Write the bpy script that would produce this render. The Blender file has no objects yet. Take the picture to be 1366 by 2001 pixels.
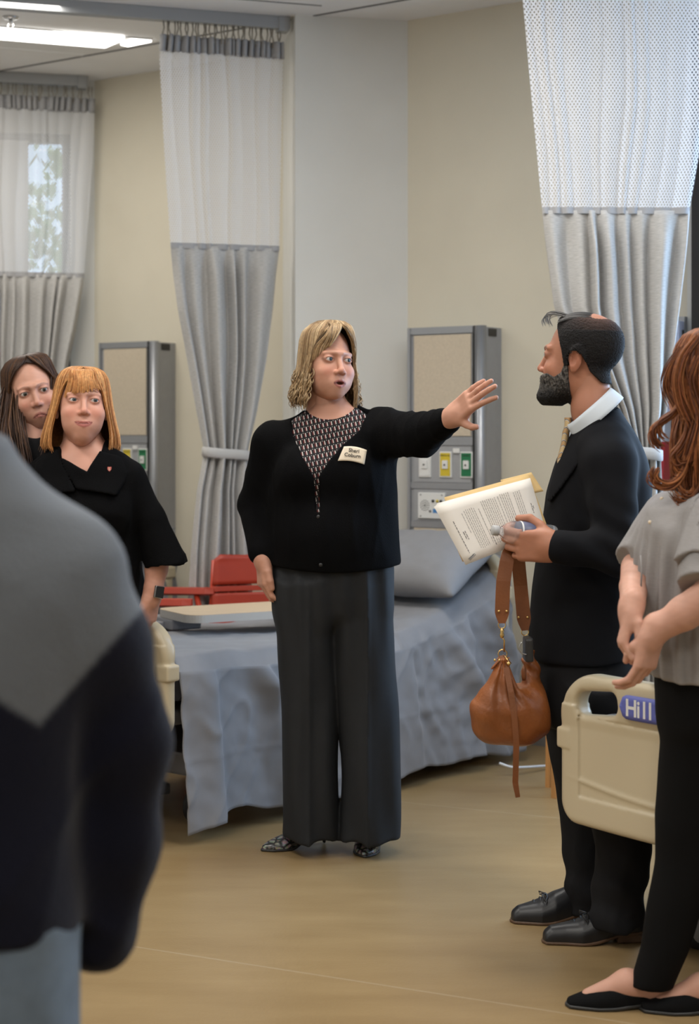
import bpy, bmesh, math, random
import numpy as np
from mathutils import Vector, Matrix, noise as mnoise

# ------------------------------------------------------------------ camera / light / exposure
SC = bpy.context.scene
COL = SC.collection
F_PX, CX, HY, CAM_Z = 3355.0, 683.0, 840.0, 1.352      # focal length in px, horizon row, eye height
ZC = 3.2                                                # ceiling height

def P(px, py, D):
    """point of the room seen at photo pixel (px,py) that stands D metres into the room"""
    return np.array([(px - CX) * D / F_PX, D, CAM_Z - (py - HY) * D / F_PX])

cam_d = bpy.data.cameras.new('camera')
cam = bpy.data.objects.new('camera', cam_d); COL.objects.link(cam)
cam.location = (0, 0, CAM_Z); cam.rotation_euler = (math.pi / 2, 0, 0)
cam_d.sensor_fit = 'HORIZONTAL'; cam_d.sensor_width = 36.0
cam_d.lens = 36.0 * F_PX / 1366.0
cam_d.shift_y = -(2001 / 2 - HY) / 1366.0
cam_d.clip_start = 0.05
cam_d.dof.use_dof = True; cam_d.dof.focus_distance = 4.95; cam_d.dof.aperture_fstop = 5.0
SC.camera = cam

SC.view_settings.view_transform = 'Standard'
SC.view_settings.look = 'None'
SC.view_settings.gamma = 1.0
SC.view_settings.use_curve_mapping = False
SC.view_settings.exposure = 0.0

world = bpy.data.worlds.new('sky'); SC.world = world
world.use_nodes = True
bg = world.node_tree.nodes['Background']
bg.inputs[0].default_value = (0.62, 0.78, 1.0, 1); bg.inputs[1].default_value = 2.6

def area(name, loc, rot, sx, sy, power, color):
    l = bpy.data.lights.new(name, 'AREA'); l.shape = 'RECTANGLE'; l.size = sx; l.size_y = sy
    l.energy = power; l.color = color
    o = bpy.data.objects.new(name, l); COL.objects.link(o)
    o.location = loc; o.rotation_euler = rot
    return o

# daylight arriving through the windows (right and left) ; panels of the ceiling troffers
KEY = dict(day_r=160.0, troffer=26.0)
area('window_daylight', (2.62, 6.13, 1.75), (math.pi / 2, 0, math.radians(136)), 2.5, 2.2, KEY['day_r'], (0.50, 0.70, 1.0))
TROFFERS = [(-1.75, 7.60), (0.2, 5.2), (-2.0, 4.6), (1.6, 3.2), (-0.8, 2.6), (0.6, 0.4), (-2.2, 0.2)]
for _x, _y in TROFFERS:
    area('troffer_light', (_x, _y, ZC - 0.03), (0, 0, 0.62), 0.55, 1.15, KEY['troffer'], (1.0, 0.955, 0.88))

# ------------------------------------------------------------------ helpers
def lin(r, g, b):
    f = lambda c: (c / 255 / 12.92) if c / 255 <= 0.04045 else ((c / 255 + 0.055) / 1.055) ** 2.4
    return (f(r), f(g), f(b), 1.0)

MATS = {}
def mat(name, rgb, rough=0.6, metal=0.0, var=0.0, vscale=6.0, bump=0.0, bscale=60.0, sheen=0.0, spec=0.5, attr=None,
        stretch=(1, 1, 1), coat=0.0, trans=0.0, emis=None, sss=0.0, rvar=0.0, coords='Object'):
    m = bpy.data.materials.new(name); m.use_nodes = True
    nt = m.node_tree; b = nt.nodes['Principled BSDF']
    c = lin(*rgb) if max(rgb) > 1.0 else (*rgb, 1.0)
    b.inputs['Base Color'].default_value = c
    b.inputs['Roughness'].default_value = rough; b.inputs['Metallic'].default_value = metal
    b.inputs['Specular IOR Level'].default_value = spec
    if sheen: b.inputs['Sheen Weight'].default_value = sheen; b.inputs['Sheen Roughness'].default_value = 0.5
    if coat: b.inputs['Coat Weight'].default_value = coat; b.inputs['Coat Roughness'].default_value = 0.15
    if trans: b.inputs['Transmission Weight'].default_value = trans
    if sss:
        b.inputs['Subsurface Weight'].default_value = sss; b.inputs['Subsurface Radius'].default_value = (0.012, 0.005, 0.003)
        b.inputs['Subsurface Scale'].default_value = 1.0
    if emis: b.inputs['Emission Color'].default_value = (*emis[:3], 1); b.inputs['Emission Strength'].default_value = emis[3]
    tc = None
    def coord():
        nonlocal tc
        if tc is None:
            t = nt.nodes.new('ShaderNodeTexCoord'); mp = nt.nodes.new('ShaderNodeMapping')
            mp.inputs['Scale'].default_value = stretch
            nt.links.new(t.outputs[coords], mp.inputs[0]); tc = mp.outputs[0]
        return tc
    src = None
    if attr:
        a = nt.nodes.new('ShaderNodeAttribute'); a.attribute_name = attr; src = a.outputs['Color']
    if var:
        n = nt.nodes.new('ShaderNodeTexNoise'); n.inputs['Scale'].default_value = vscale; n.inputs['Detail'].default_value = 5
        nt.links.new(coord(), n.inputs['Vector'])
        mr = nt.nodes.new('ShaderNodeMapRange'); mr.inputs[1].default_value = 0.3; mr.inputs[2].default_value = 0.7
        mr.inputs[3].default_value = 1 - var; mr.inputs[4].default_value = 1 + var
        nt.links.new(n.outputs[0], mr.inputs[0])
        mx = nt.nodes.new('ShaderNodeMix'); mx.data_type = 'RGBA'; mx.blend_type = 'MULTIPLY'; mx.inputs[0].default_value = 1
        mx.inputs[6].default_value = c
        if src is not None: nt.links.new(src, mx.inputs[6])
        nt.links.new(mr.outputs[0], mx.inputs[7]); src = mx.outputs[2]
    if src is not None: nt.links.new(src, b.inputs['Base Color'])
    if bump:
        n = nt.nodes.new('ShaderNodeTexNoise'); n.inputs['Scale'].default_value = bscale; n.inputs['Detail'].default_value = 4
        nt.links.new(coord(), n.inputs['Vector'])
        bp = nt.nodes.new('ShaderNodeBump'); bp.inputs['Strength'].default_value = bump; bp.inputs['Distance'].default_value = 0.01
        nt.links.new(n.outputs[0], bp.inputs['Height']); nt.links.new(bp.outputs[0], b.inputs['Normal'])
    MATS[name] = m
    return m

def mkmesh(name, V, Fc, smooth=True, uv=None, col=None):
    """V (N,3), Fc list/array of faces -> mesh"""
    me = bpy.data.meshes.new(name)
    V = np.asarray(V, dtype=np.float32)
    if isinstance(Fc, np.ndarray):
        nf, k = Fc.shape
        me.vertices.add(len(V)); me.vertices.foreach_set('co', V.ravel())
        me.loops.add(nf * k); me.loops.foreach_set('vertex_index', Fc.astype(np.int32).ravel())
        me.polygons.add(nf); me.polygons.foreach_set('loop_start', np.arange(0, nf * k, k, dtype=np.int32))
        me.update(calc_edges=True)
    else:
        me.from_pydata(V.tolist(), [], [tuple(f) for f in Fc]); me.update()
    if smooth: me.polygons.foreach_set('use_smooth', np.ones(len(me.polygons), dtype=bool))
    if col is not None:
        a = me.color_attributes.new('Col', 'FLOAT_COLOR', 'POINT')
        c4 = np.ones((len(V), 4), dtype=np.float32); c4[:, :3] = col
        a.data.foreach_set('color', c4.ravel())
    if uv is not None:
        l = me.uv_layers.new(name='UVMap')
        idx = np.zeros(len(me.loops), dtype=np.int32); me.loops.foreach_get('vertex_index', idx)
        l.data.foreach_set('uv', np.asarray(uv, dtype=np.float32)[idx].ravel())
    me.validate()
    return me

def link(name, me, material, parent=None, origin=None):
    """link a mesh given in WORLD coordinates under parent (a root without rotation)"""
    o = bpy.data.objects.new(name, me); COL.objects.link(o)
    if material is not None:
        for m in (material if isinstance(material, (list, tuple)) else [material]): me.materials.append(m)
    if parent is not None:
        p, off = parent, Vector((0, 0, 0))
        while p is not None: off += p.location; p = p.parent
        me.transform(Matrix.Translation(-off)); o.parent = parent
    elif origin is not None:
        me.transform(Matrix.Translation(-Vector(origin))); o.location = origin
    return o

def tag(o, label, cat=None, group=None, kind=None):
    o['label'] = label
    if cat: o['category'] = cat
    if group: o['group'] = group
    if kind: o['kind'] = kind
    return o

def thing(name, label, cat, loc, group=None):
    o = bpy.data.objects.new(name, None); COL.objects.link(o); o.location = loc
    o.empty_display_size = 0.1
    return tag(o, label, cat, group)

def struct(o, label=None):
    o['kind'] = 'structure'
    if label: o['label'] = label
    return o

class MB:
    """collects simple shapes into one mesh"""
    def __init__(s): s.V = []; s.F = []; s.n = 0
    def add(s, V, Fc):
        V = [tuple(map(float, v)) for v in V]
        s.V += V; s.F += [tuple(i + s.n for i in f) for f in Fc]; s.n += len(V); return s
    def box(s, c, size, ax=None, bev=0.0):
        """box centre c, full size, axes rows ax (3 unit vectors)"""
        c = np.array(c, float); h = np.array(size, float) / 2
        A = np.eye(3) if ax is None else np.array(ax, float)
        if bev > 0:
            bm = bmesh.new(); bmesh.ops.create_cube(bm, size=1)
            for v in bm.verts: v.co = Vector((v.co.x * 2 * h[0], v.co.y * 2 * h[1], v.co.z * 2 * h[2]))
            bmesh.ops.bevel(bm, geom=bm.edges[:], offset=bev, segments=2, profile=0.6, affect='EDGES')
            bm.verts.index_update()
            V = [c + np.array(v.co) @ A for v in bm.verts]; Fc = [[v.index for v in f.verts] for f in bm.faces]
            bm.free(); return s.add(V, Fc)
        sg = [(-1, -1, -1), (1, -1, -1), (1, 1, -1), (-1, 1, -1), (-1, -1, 1), (1, -1, 1), (1, 1, 1), (-1, 1, 1)]
        V = [c + (np.array(g) * h) @ A for g in sg]
        return s.add(V, [(0, 3, 2, 1), (4, 5, 6, 7), (0, 1, 5, 4), (1, 2, 6, 5), (2, 3, 7, 6), (3, 0, 4, 7)])
    def tube(s, pts, r, n=8, cap=True, flat=1.0, up=None):
        pts = [np.array(p, float) for p in pts]
        rs = [r] * len(pts) if np.isscalar(r) else list(r)
        V = []; prev = None
        for i, p in enumerate(pts):
            t = pts[min(i + 1, len(pts) - 1)] - pts[max(i - 1, 0)]; t /= (np.linalg.norm(t) + 1e-9)
            if prev is None:
                a = np.array(up, float) if up is not None else (np.array([0, 0, 1.0]) if abs(t[2]) < 0.9 else np.array([1.0, 0, 0]))
            else: a = prev
            a = a - t * a.dot(t); a /= (np.linalg.norm(a) + 1e-9); prev = a; b = np.cross(t, a)
            for k in range(n):
                th = 2 * math.pi * k / n
                V.append(p + rs[i] * (math.cos(th) * a * flat + math.sin(th) * b))
        Fc = []
        for i in range(len(pts) - 1):
            for k in range(n):
                k2 = (k + 1) % n
                Fc.append((i * n + k, i * n + k2, (i + 1) * n + k2, (i + 1) * n + k))
        if cap:
            Fc.append(tuple(range(n - 1, -1, -1))); m = (len(pts) - 1) * n; Fc.append(tuple(range(m, m + n)))
        return s.add(V, Fc)
    def lathe(s, prof, c, axis=(0, 0, 1), n=24):
        """prof list of (r, h) along axis from c"""
        ax = np.array(axis, float); ax /= np.linalg.norm(ax)
        a = np.array([1.0, 0, 0]) if abs(ax[0]) < 0.9 else np.array([0, 1.0, 0])
        a -= ax * a.dot(ax); a /= np.linalg.norm(a); b = np.cross(ax, a); c = np.array(c, float)
        V = []
        for r, h in prof:
            for k in range(n):
                th = 2 * math.pi * k / n
                V.append(c + ax * h + r * (math.cos(th) * a + math.sin(th) * b))
        Fc = []
        for i in range(len(prof) - 1):
            for k in range(n):
                k2 = (k + 1) % n; Fc.append((i * n + k, i * n + k2, (i + 1) * n + k2, (i + 1) * n + k))
        Fc.append(tuple(range(n - 1, -1, -1))); m = (len(prof) - 1) * n; Fc.append(tuple(range(m, m + n)))
        return s.add(V, Fc)
    def torus(s, c, R, r, ax=(0, 0, 1), n=18, m=8, arc=(0, 360)):
        az = np.array(ax, float); az /= np.linalg.norm(az)
        a = np.array([1.0, 0, 0]) if abs(az[0]) < 0.9 else np.array([0, 1.0, 0])
        a -= az * a.dot(az); a /= np.linalg.norm(a); b = np.cross(az, a); c = np.array(c, float)
        full = arc[1] - arc[0] >= 360
        pts = [c + R * (math.cos(math.radians(t)) * a + math.sin(math.radians(t)) * b) for t in np.linspace(arc[0], arc[1], n + 1)]
        return s.tube(pts, r, m, cap=not full, up=az)
    def build(s, name, material, parent=None, smooth=False, origin=None):
        me = mkmesh(name, np.array(s.V), s.F, smooth)
        return link(name, me, material, parent, origin)

def grid_mesh(Pts, closed=False):
    """Pts (n,m,3) -> V,F"""
    n, m = Pts.shape[:2]
    I = np.arange(n * m).reshape(n, m)
    J = np.concatenate([I, I[:, :1]], 1) if closed else I
    Fc = np.stack([J[:-1, :-1], J[:-1, 1:], J[1:, 1:], J[1:, :-1]], -1).reshape(-1, 4)
    return Pts.reshape(-1, 3), Fc

def unit(v):
    v = np.array(v, float); return v / np.linalg.norm(v)

def text_mesh(name, s, size, material, loc, ex, ez, parent, align='LEFT', depth=0.0004, bold=0.0, sx=1.0, line=1.0):
    """flat lettering: baseline start loc, ex = reading direction, ez = up"""
    c = bpy.data.curves.new(name, 'FONT'); c.body = s; c.size = size; c.align_x = align; c.extrude = depth; c.offset = bold
    c.space_line = line
    t = bpy.data.objects.new(name, c); COL.objects.link(t)
    dg = bpy.context.evaluated_depsgraph_get(); dg.update()
    me = bpy.data.meshes.new_from_object(t.evaluated_get(dg))
    bpy.data.objects.remove(t); bpy.data.curves.remove(c)
    ex, ez = unit(ex), unit(ez); n = np.cross(ex, ez)
    M = Matrix([[ex[0] * sx, ez[0], n[0], loc[0]], [ex[1] * sx, ez[1], n[1], loc[1]], [ex[2] * sx, ez[2], n[2], loc[2]], [0, 0, 0, 1]])
    me.transform(M); me.materials.clear()
    return link(name, me, material, parent)

# ------------------------------------------------------------------ implicit-surface toolkit (organic shapes)
def smin(a, b, k):
    if k <= 0: return np.minimum(a, b)
    h = np.clip(0.5 + 0.5 * (b - a) / k, 0, 1)
    return b + (a - b) * h - k * h * (1 - h)
def smax(a, b, k): return -smin(-a, -b, k)

def ell(c, r, R=None):
    c = np.array(c, np.float32); r = np.array(r, np.float32)
    def f(p):
        q = p - c
        if R is not None: q = q @ R.astype(np.float32)
        k0 = np.sqrt(((q / r) ** 2).sum(1)); k1 = np.sqrt(((q / (r * r)) ** 2).sum(1)) + 1e-9
        return k0 * (k0 - 1) / k1
    return f
def cap(a, b, ra, rb=None):
    a = np.array(a, np.float32); b = np.array(b, np.float32); rb = ra if rb is None else rb
    ab = b - a; L = float(ab @ ab) + 1e-12
    def f(p):
        t = np.clip((p - a) @ ab / L, 0, 1)
        return np.sqrt((((p - a) - t[:, None] * ab) ** 2).sum(1)) - (ra + (rb - ra) * t)
    return f
def rbox(c, h, r, R=None):
    c = np.array(c, np.float32); h = np.array(h, np.float32) - r
    def f(p):
        q = p - c
        if R is not None: q = q @ R.astype(np.float32)
        q = np.abs(q) - h
        return np.sqrt((np.maximum(q, 0) ** 2).sum(1)) + np.minimum(q.max(1), 0) - r
    return f
def zloft(zs, cx, cy, rx, ry, e=2.0, yaw=0.0, pivot=(0, 0), r=0.02):
    """stack of (super)ellipses along z; rows may be given in any order of rising z"""
    o = np.argsort(zs); zs = np.array(zs, float)[o]
    arr = [np.array(np.broadcast_to(a, (len(zs),)), float)[o] for a in (cx, cy, rx, ry)]
    zz = np.linspace(zs[0], zs[-1], 200)
    def smooth(a):
        v = np.interp(zz, zs, a); k = np.hanning(17); k /= k.sum()
        return np.convolve(np.pad(v, 8, mode='edge'), k, 'valid')
    arr = [smooth(a) for a in arr]
    ca, sa = math.cos(yaw), math.sin(yaw)
    def f(p):
        z = np.clip(p[:, 2], zs[0], zs[-1])
        X, Y = p[:, 0], p[:, 1]
        a, b, c, d = [np.interp(z, zz, q) for q in arr]
        x0, y0 = X - a, Y - b
        x1, y1 = ca * x0 + sa * y0, -sa * x0 + ca * y0
        q = ((np.abs(x1) / c) ** e + (np.abs(y1) / d) ** e) ** (1.0 / e)
        dd = (q - 1) * np.minimum(c, d)
        dz = np.maximum(p[:, 2] - zs[-1], zs[0] - p[:, 2])
        return smax(dd, dz, r).astype(np.float32)
    return f
class SDF:
    def __init__(s): s.ops = []; s.disp = None
    def u(s, f, k=0.0): s.ops.append(('u', f, k)); return s
    def sub(s, f, k=0.0): s.ops.append(('s', f, k)); return s
    def inter(s, f, k=0.0): s.ops.append(('i', f, k)); return s
    def limb(s, pts, rs, k=0.0, ki=0.0):
        g = None
        fs = [cap(pts[i], pts[i + 1], rs[i], rs[i + 1]) for i in range(len(pts) - 1)]
        def f(p):
            d = fs[0](p)
            for h in fs[1:]: d = smin(d, h(p), ki)
            return d
        return s.u(f, k)
    def __call__(s, p):
        d = None
        for op, f, k in s.ops:
            v = f(p)
            if d is None: d = v
            elif op == 'u': d = smin(d, v, k)
            elif op == 's': d = smax(d, -v, k)
            else: d = smax(d, v, k)
        if s.disp is not None: d = d - s.disp(p)
        return d

def mesh_sdf(f, lo, hi, res, blk=8, slack=1.35):
    lo = np.array(lo, np.float32); hi = np.array(hi, np.float32)
    nb = np.maximum(np.ceil((hi - lo) / res / blk).astype(int), 1); n = nb * blk
    bi = np.stack(np.meshgrid(*[np.arange(k) for k in nb], indexing='ij'), -1).reshape(-1, 3)
    def ev(p):
        return np.concatenate([f(p[i:i + 300000]) for i in range(0, len(p), 300000)]) if len(p) else np.zeros(0, np.float32)
    d = ev((lo + (bi + 0.5) * blk * res).astype(np.float32))
    act = np.abs(d) < blk * res * slack
    sgn = np.where(d < 0, -1.0, 1.0).astype(np.float32).reshape(nb)
    vals = np.repeat(np.repeat(np.repeat(sgn, blk, 0), blk, 1), blk, 2)
    off = np.stack(np.meshgrid(*[np.arange(blk)] * 3, indexing='ij'), -1).reshape(-1, 3)
    ab = bi[act]
    idx = (ab[:, None, :] * blk + off[None]).reshape(-1, 3)
    vals[idx[:, 0], idx[:, 1], idx[:, 2]] = ev((lo + idx * res).astype(np.float32))
    for ax in range(3):                                   # close at the border of the grid
        sl = [slice(None)] * 3
        for e in (0, -1):
            sl[ax] = e; vals[tuple(sl)] = np.maximum(vals[tuple(sl)], 1e-4); 
    s = vals < 0
    cnt = np.zeros(n - 1, np.int8)
    cs = [(i, j, k) for i in (0, 1) for j in (0, 1) for k in (0, 1)]
    sh = lambda A, c: A[c[0]:A.shape[0] - 1 + c[0], c[1]:A.shape[1] - 1 + c[1], c[2]:A.shape[2] - 1 + c[2]]
    for c in cs: cnt += sh(s, c)
    actc = (cnt > 0) & (cnt < 8)
    ids = -np.ones(actc.shape, np.int32); cells = np.stack(np.nonzero(actc), -1); ids[actc] = np.arange(len(cells))
    acc = np.zeros((len(cells), 3), np.float32); num = np.zeros(len(cells), np.float32)
    cv = {c: vals[cells[:, 0] + c[0], cells[:, 1] + c[1], cells[:, 2] + c[2]] for c in cs}
    for a in cs:
        for ax in range(3):
            if a[ax] == 0:
                b = list(a); b[ax] = 1; b = tuple(b)
                va, vb = cv[a], cv[b]; cr = (va < 0) != (vb < 0)
                t = np.where(cr, va / np.where(cr, va - vb, 1), 0)
                pos = np.zeros((len(cells), 3), np.float32); pos += np.array(a, np.float32); pos[:, ax] = t
                acc += np.where(cr[:, None], pos, 0); num += cr
    V = lo + res * (cells + acc / num[:, None])
    Fs = []
    for ax in range(3):
        u, w = (ax + 1) % 3, (ax + 2) % 3
        A = np.take(s, np.arange(n[ax] - 1), ax); B = np.take(s, np.arange(1, n[ax]), ax)
        e = np.stack(np.nonzero(A != B), -1)
        e = e[(e[:, u] > 0) & (e[:, w] > 0) & (e[:, u] < n[u] - 1) & (e[:, w] < n[w] - 1)]
        if not len(e): continue
        ins = A[e[:, 0], e[:, 1], e[:, 2]]
        def cid(du, dw):
            q = e.copy(); q[:, u] += du; q[:, w] += dw; return ids[q[:, 0], q[:, 1], q[:, 2]]
        Q = np.stack([cid(-1, -1), cid(0, -1), cid(0, 0), cid(-1, 0)], -1)
        Q[~ins] = Q[~ins][:, ::-1]
        Fs.append(Q)
    Fc = np.concatenate(Fs); Fc = Fc[(Fc >= 0).all(1)]
    return V.astype(np.float32), Fc

def relax(V, Fc, it=1, w=0.5):
    for _ in range(it):
        acc = np.zeros_like(V); c = np.zeros(len(V), np.float32)
        for a, b in ((0, 1), (1, 2), (2, 3), (3, 0)):
            np.add.at(acc, Fc[:, a], V[Fc[:, b]]); np.add.at(acc, Fc[:, b], V[Fc[:, a]])
            np.add.at(c, Fc[:, a], 1); np.add.at(c, Fc[:, b], 1)
        V = V * (1 - w) + w * acc / np.maximum(c, 1)[:, None]
    return V

def join_parts(parts):
    """parts: list of (V,F,col or None) -> one"""
    V, Fc, C, n = [], [], [], 0
    for v, f, c in parts:
        V.append(v); Fc.append(f + n); n += len(v); C.append(c if c is not None else np.ones((len(v), 3), np.float32))
    return np.concatenate(V), np.concatenate(Fc), np.concatenate(C)

def rotm(yaw=0, pitch=0, roll=0):
    """columns = local axes in world; yaw about z, pitch about x, roll about y (degrees)"""
    y, p, r = [math.radians(a) for a in (yaw, pitch, roll)]
    Rz = np.array([[math.cos(y), -math.sin(y), 0], [math.sin(y), math.cos(y), 0], [0, 0, 1]])
    Rx = np.array([[1, 0, 0], [0, math.cos(p), -math.sin(p)], [0, math.sin(p), math.cos(p)]])
    Ry = np.array([[math.cos(r), 0, math.sin(r)], [0, 1, 0], [-math.sin(r), 0, math.cos(r)]])
    return Rz @ Rx @ Ry
# ------------------------------------------------------------------ materials of the room
M_wall = mat('wall_cream', (0.64, 0.59, 0.475), 0.75, var=0.03, vscale=3, bump=0.05, bscale=180)
M_wall2 = mat('wall_white', (0.66, 0.65, 0.61), 0.75, var=0.03, vscale=3, bump=0.05, bscale=180)
M_ceil = mat('ceiling_paint', (0.80, 0.80, 0.80), 0.85, var=0.03, vscale=4, bump=0.05, bscale=220)
M_seam = mat('ceiling_reveal', (0.16, 0.16, 0.16), 0.7)
M_alu = mat('anodised_aluminium', (0.36, 0.37, 0.39), 0.42, metal=0.75)
M_track = mat('curtain_track_aluminium', (0.34, 0.35, 0.36), 0.5, metal=0.3)
M_black = mat('black_frame', (0.012, 0.012, 0.013), 0.5)
M_base = mat('baseboard_rubber', (0.2, 0.19, 0.18), 0.6)
M_shade = mat('roller_shade', (0.62, 0.62, 0.6), 0.8)
M_lens = mat('lamp_lens', (0.9, 0.9, 0.9), 0.5, emis=(1.0, 0.97, 0.92, 5.0))
M_housing = mat('lamp_housing', (0.75, 0.75, 0.74), 0.4)

def floor_material():
    m = bpy.data.materials.new('sheet_vinyl_wood_tone'); m.use_nodes = True
    nt = m.node_tree; b = nt.nodes['Principled BSDF']; N = nt.nodes.new; L = nt.links.new
    t = N('ShaderNodeTexCoord'); mp = N('ShaderNodeMapping'); mp.inputs['Rotation'].default_value = (0, 0, 0.25)
    mp.inputs['Scale'].default_value = (1.2, 5.0, 1); L(t.outputs['Object'], mp.inputs[0])
    n1 = N('ShaderNodeTexNoise'); n1.inputs['Scale'].default_value = 2.2; n1.inputs['Detail'].default_value = 8; n1.inputs['Roughness'].default_value = 0.6
    L(mp.outputs[0], n1.inputs['Vector'])
    n2 = N('ShaderNodeTexNoise'); n2.inputs['Scale'].default_value = 1.1; n2.inputs['Detail'].default_value = 3; L(t.outputs['Object'], n2.inputs['Vector'])
    mixf = N('ShaderNodeMath'); mixf.operation = 'MULTIPLY_ADD'; mixf.inputs[1].default_value = 0.6; L(n1.outputs[0], mixf.inputs[0])
    m2 = N('ShaderNodeMath'); m2.operation = 'MULTIPLY'; m2.inputs[1].default_value = 0.4; L(n2.outputs[0], m2.inputs[0]); L(m2.outputs[0], mixf.inputs[2])
    r = N('ShaderNodeValToRGB'); e = r.color_ramp.elements
    e[0].position = 0.32; e[0].color = (0.245, 0.162, 0.074, 1); e[1].position = 0.68; e[1].color = (0.32, 0.222, 0.108, 1)
    L(mixf.outputs[0], r.inputs[0])
    # welded seams between the sheets
    w = N('ShaderNodeMapping'); w.inputs['Rotation'].default_value = (0, 0, 0.45); L(t.outputs['Object'], w.inputs[0])
    sp = N('ShaderNodeSeparateXYZ'); L(w.outputs[0], sp.inputs[0])
    md = N('ShaderNodeMath'); md.operation = 'PINGPONG'; md.inputs[1].default_value = 0.95; L(sp.outputs[1], md.inputs[0])
    lt = N('ShaderNodeMath'); lt.operation = 'LESS_THAN'; lt.inputs[1].default_value = 0.003; L(md.outputs[0], lt.inputs[0])
    mx = N('ShaderNodeMix'); mx.data_type = 'RGBA'; L(lt.outputs[0], mx.inputs[0]); L(r.outputs[0], mx.inputs[6]); mx.inputs[7].default_value = (0.36, 0.275, 0.17, 1)
    L(mx.outputs[2], b.inputs['Base Color'])
    b.inputs['Roughness'].default_value = 0.36; b.inputs['Specular IOR Level'].default_value = 0.45
    bp = N('ShaderNodeBump'); bp.inputs['Strength'].default_value = 0.05; bp.inputs['Distance'].default_value = 0.01
    n3 = N('ShaderNodeTexNoise'); n3.inputs['Scale'].default_value = 120; L(t.outputs['Object'], n3.inputs['Vector'])
    L(n3.outputs[0], bp.inputs['Height']); L(bp.outputs[0], b.inputs['Normal'])
    return m
M_floor = floor_material()

# ------------------------------------------------------------------ shell (a saw-tooth row of bed bays)
pL = np.array([-1.35, 9.09]); pP0 = pL + 2.2 * np.array([-0.98, -0.10])
A_DIR = unit([0.813, -0.583])                       # run of the bed-head walls
pQ = np.array([-0.324, 8.354]); pR = np.array([-0.241, 7.635]); pS = np.array([0.263, 7.75])
pW = pS + 1.36 * A_DIR; W_DIR = unit([0.72, -0.694]); pV = pW + 3.0 * W_DIR
XR, XL, YB = float(pV[0]), float(pP0[0]), -2.5

def wall(name, a, b, material, holes=(), th=0.14, ext0=0.0, ext1=0.0):
    """upright slab from a to b (room on the right-hand side); holes = (s0,s1,z0,z1)"""
    a = np.array(a, float); b = np.array(b, float); d = unit(b - a); a = a - d * ext0; b = b + d * ext1
    Ln = np.linalg.norm(b - a); nrm = np.array([-d[1], d[0]])
    mb = MB()
    ax = [(d[0], d[1], 0), (nrm[0], nrm[1], 0), (0, 0, 1)]
    def piece(s0, s1, z0, z1):
        if s1 - s0 < 1e-4 or z1 - z0 < 1e-4: return
        c = a + d * (s0 + s1) / 2 + nrm * th / 2
        mb.box((c[0], c[1], (z0 + z1) / 2), (s1 - s0, th, z1 - z0), ax)
    s = 0.0
    for (h0, h1, z0, z1) in sorted(holes):
        h0 += ext0; h1 += ext0
        piece(s, h0, 0, ZC); piece(h0, h1, 0, z0); piece(h0, h1, z1, ZC); s = h1
    piece(s, Ln, 0, ZC)
    return struct(mb.build(name, material))

fl = MB(); fl.box(((XL + XR) / 2, (YB + 9.3) / 2, -0.05), (XR - XL + 0.3, 9.3 - YB + 0.3, 0.1)); struct(fl.build('floor', M_floor), 'tan wood-toned sheet vinyl floor with soft sheen')
ce = MB(); ce.box(((XL + XR) / 2, (YB + 9.3) / 2, ZC + 0.05), (XR - XL + 0.3, 9.3 - YB + 0.3, 0.1)); struct(ce.build('ceiling', M_ceil), 'flat pale grey ceiling with thin shadow joints')
WIN1 = (2.2 - 1.15, 2.2 - 0.16, 0.9, 2.92)
WIN2 = (0.25, 2.85, 0.75, 2.9)
wall('wall_rear_window', pP0, pL, M_wall2, [WIN1], ext0=0.14, ext1=0.1)
wall('wall_rear_bed_head', pL, pQ, M_wall, ext1=0.14)
wall('wall_middle_return', pQ, pR, M_wall2, ext1=-0.035)
wall('wall_middle', pR, pS, M_wall2, ext0=0.0, ext1=0.1)
wall('wall_middle_bed_head', pS, pW, M_wall)
wall('wall_right_window', pW, pV, M_wall2, [WIN2], th=0.14)
wall('wall_right', pV, (XR, YB), M_wall2)
wall('wall_back', (XR, YB), (XL, YB), M_wall2, ext0=0.14, ext1=0.14)
wall('wall_left', (XL, YB), pP0, M_wall2)

def along(a, b, name, h, th, material, z0=0.0):
    a = np.array(a, float); b = np.array(b, float); d = unit(b - a); n = np.array([d[1], -d[0]]); c = (a + b) / 2 + n * th / 2
    mb = MB(); mb.box((c[0], c[1], z0 + h / 2), (np.linalg.norm(b - a), th, h), [(d[0], d[1], 0), (-n[0], -n[1], 0), (0, 0, 1)])
    return struct(mb.build(name, material))
along(pL + A_DIR * 0.02, pQ, 'baseboard_rear', 0.1, 0.012, M_base)
along(pR, pS - np.array([0.02, 0]), 'baseboard_middle', 0.1, 0.012, M_base)
along(pS + A_DIR * 0.02, pW, 'baseboard_bed_head', 0.1, 0.012, M_base)

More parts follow.
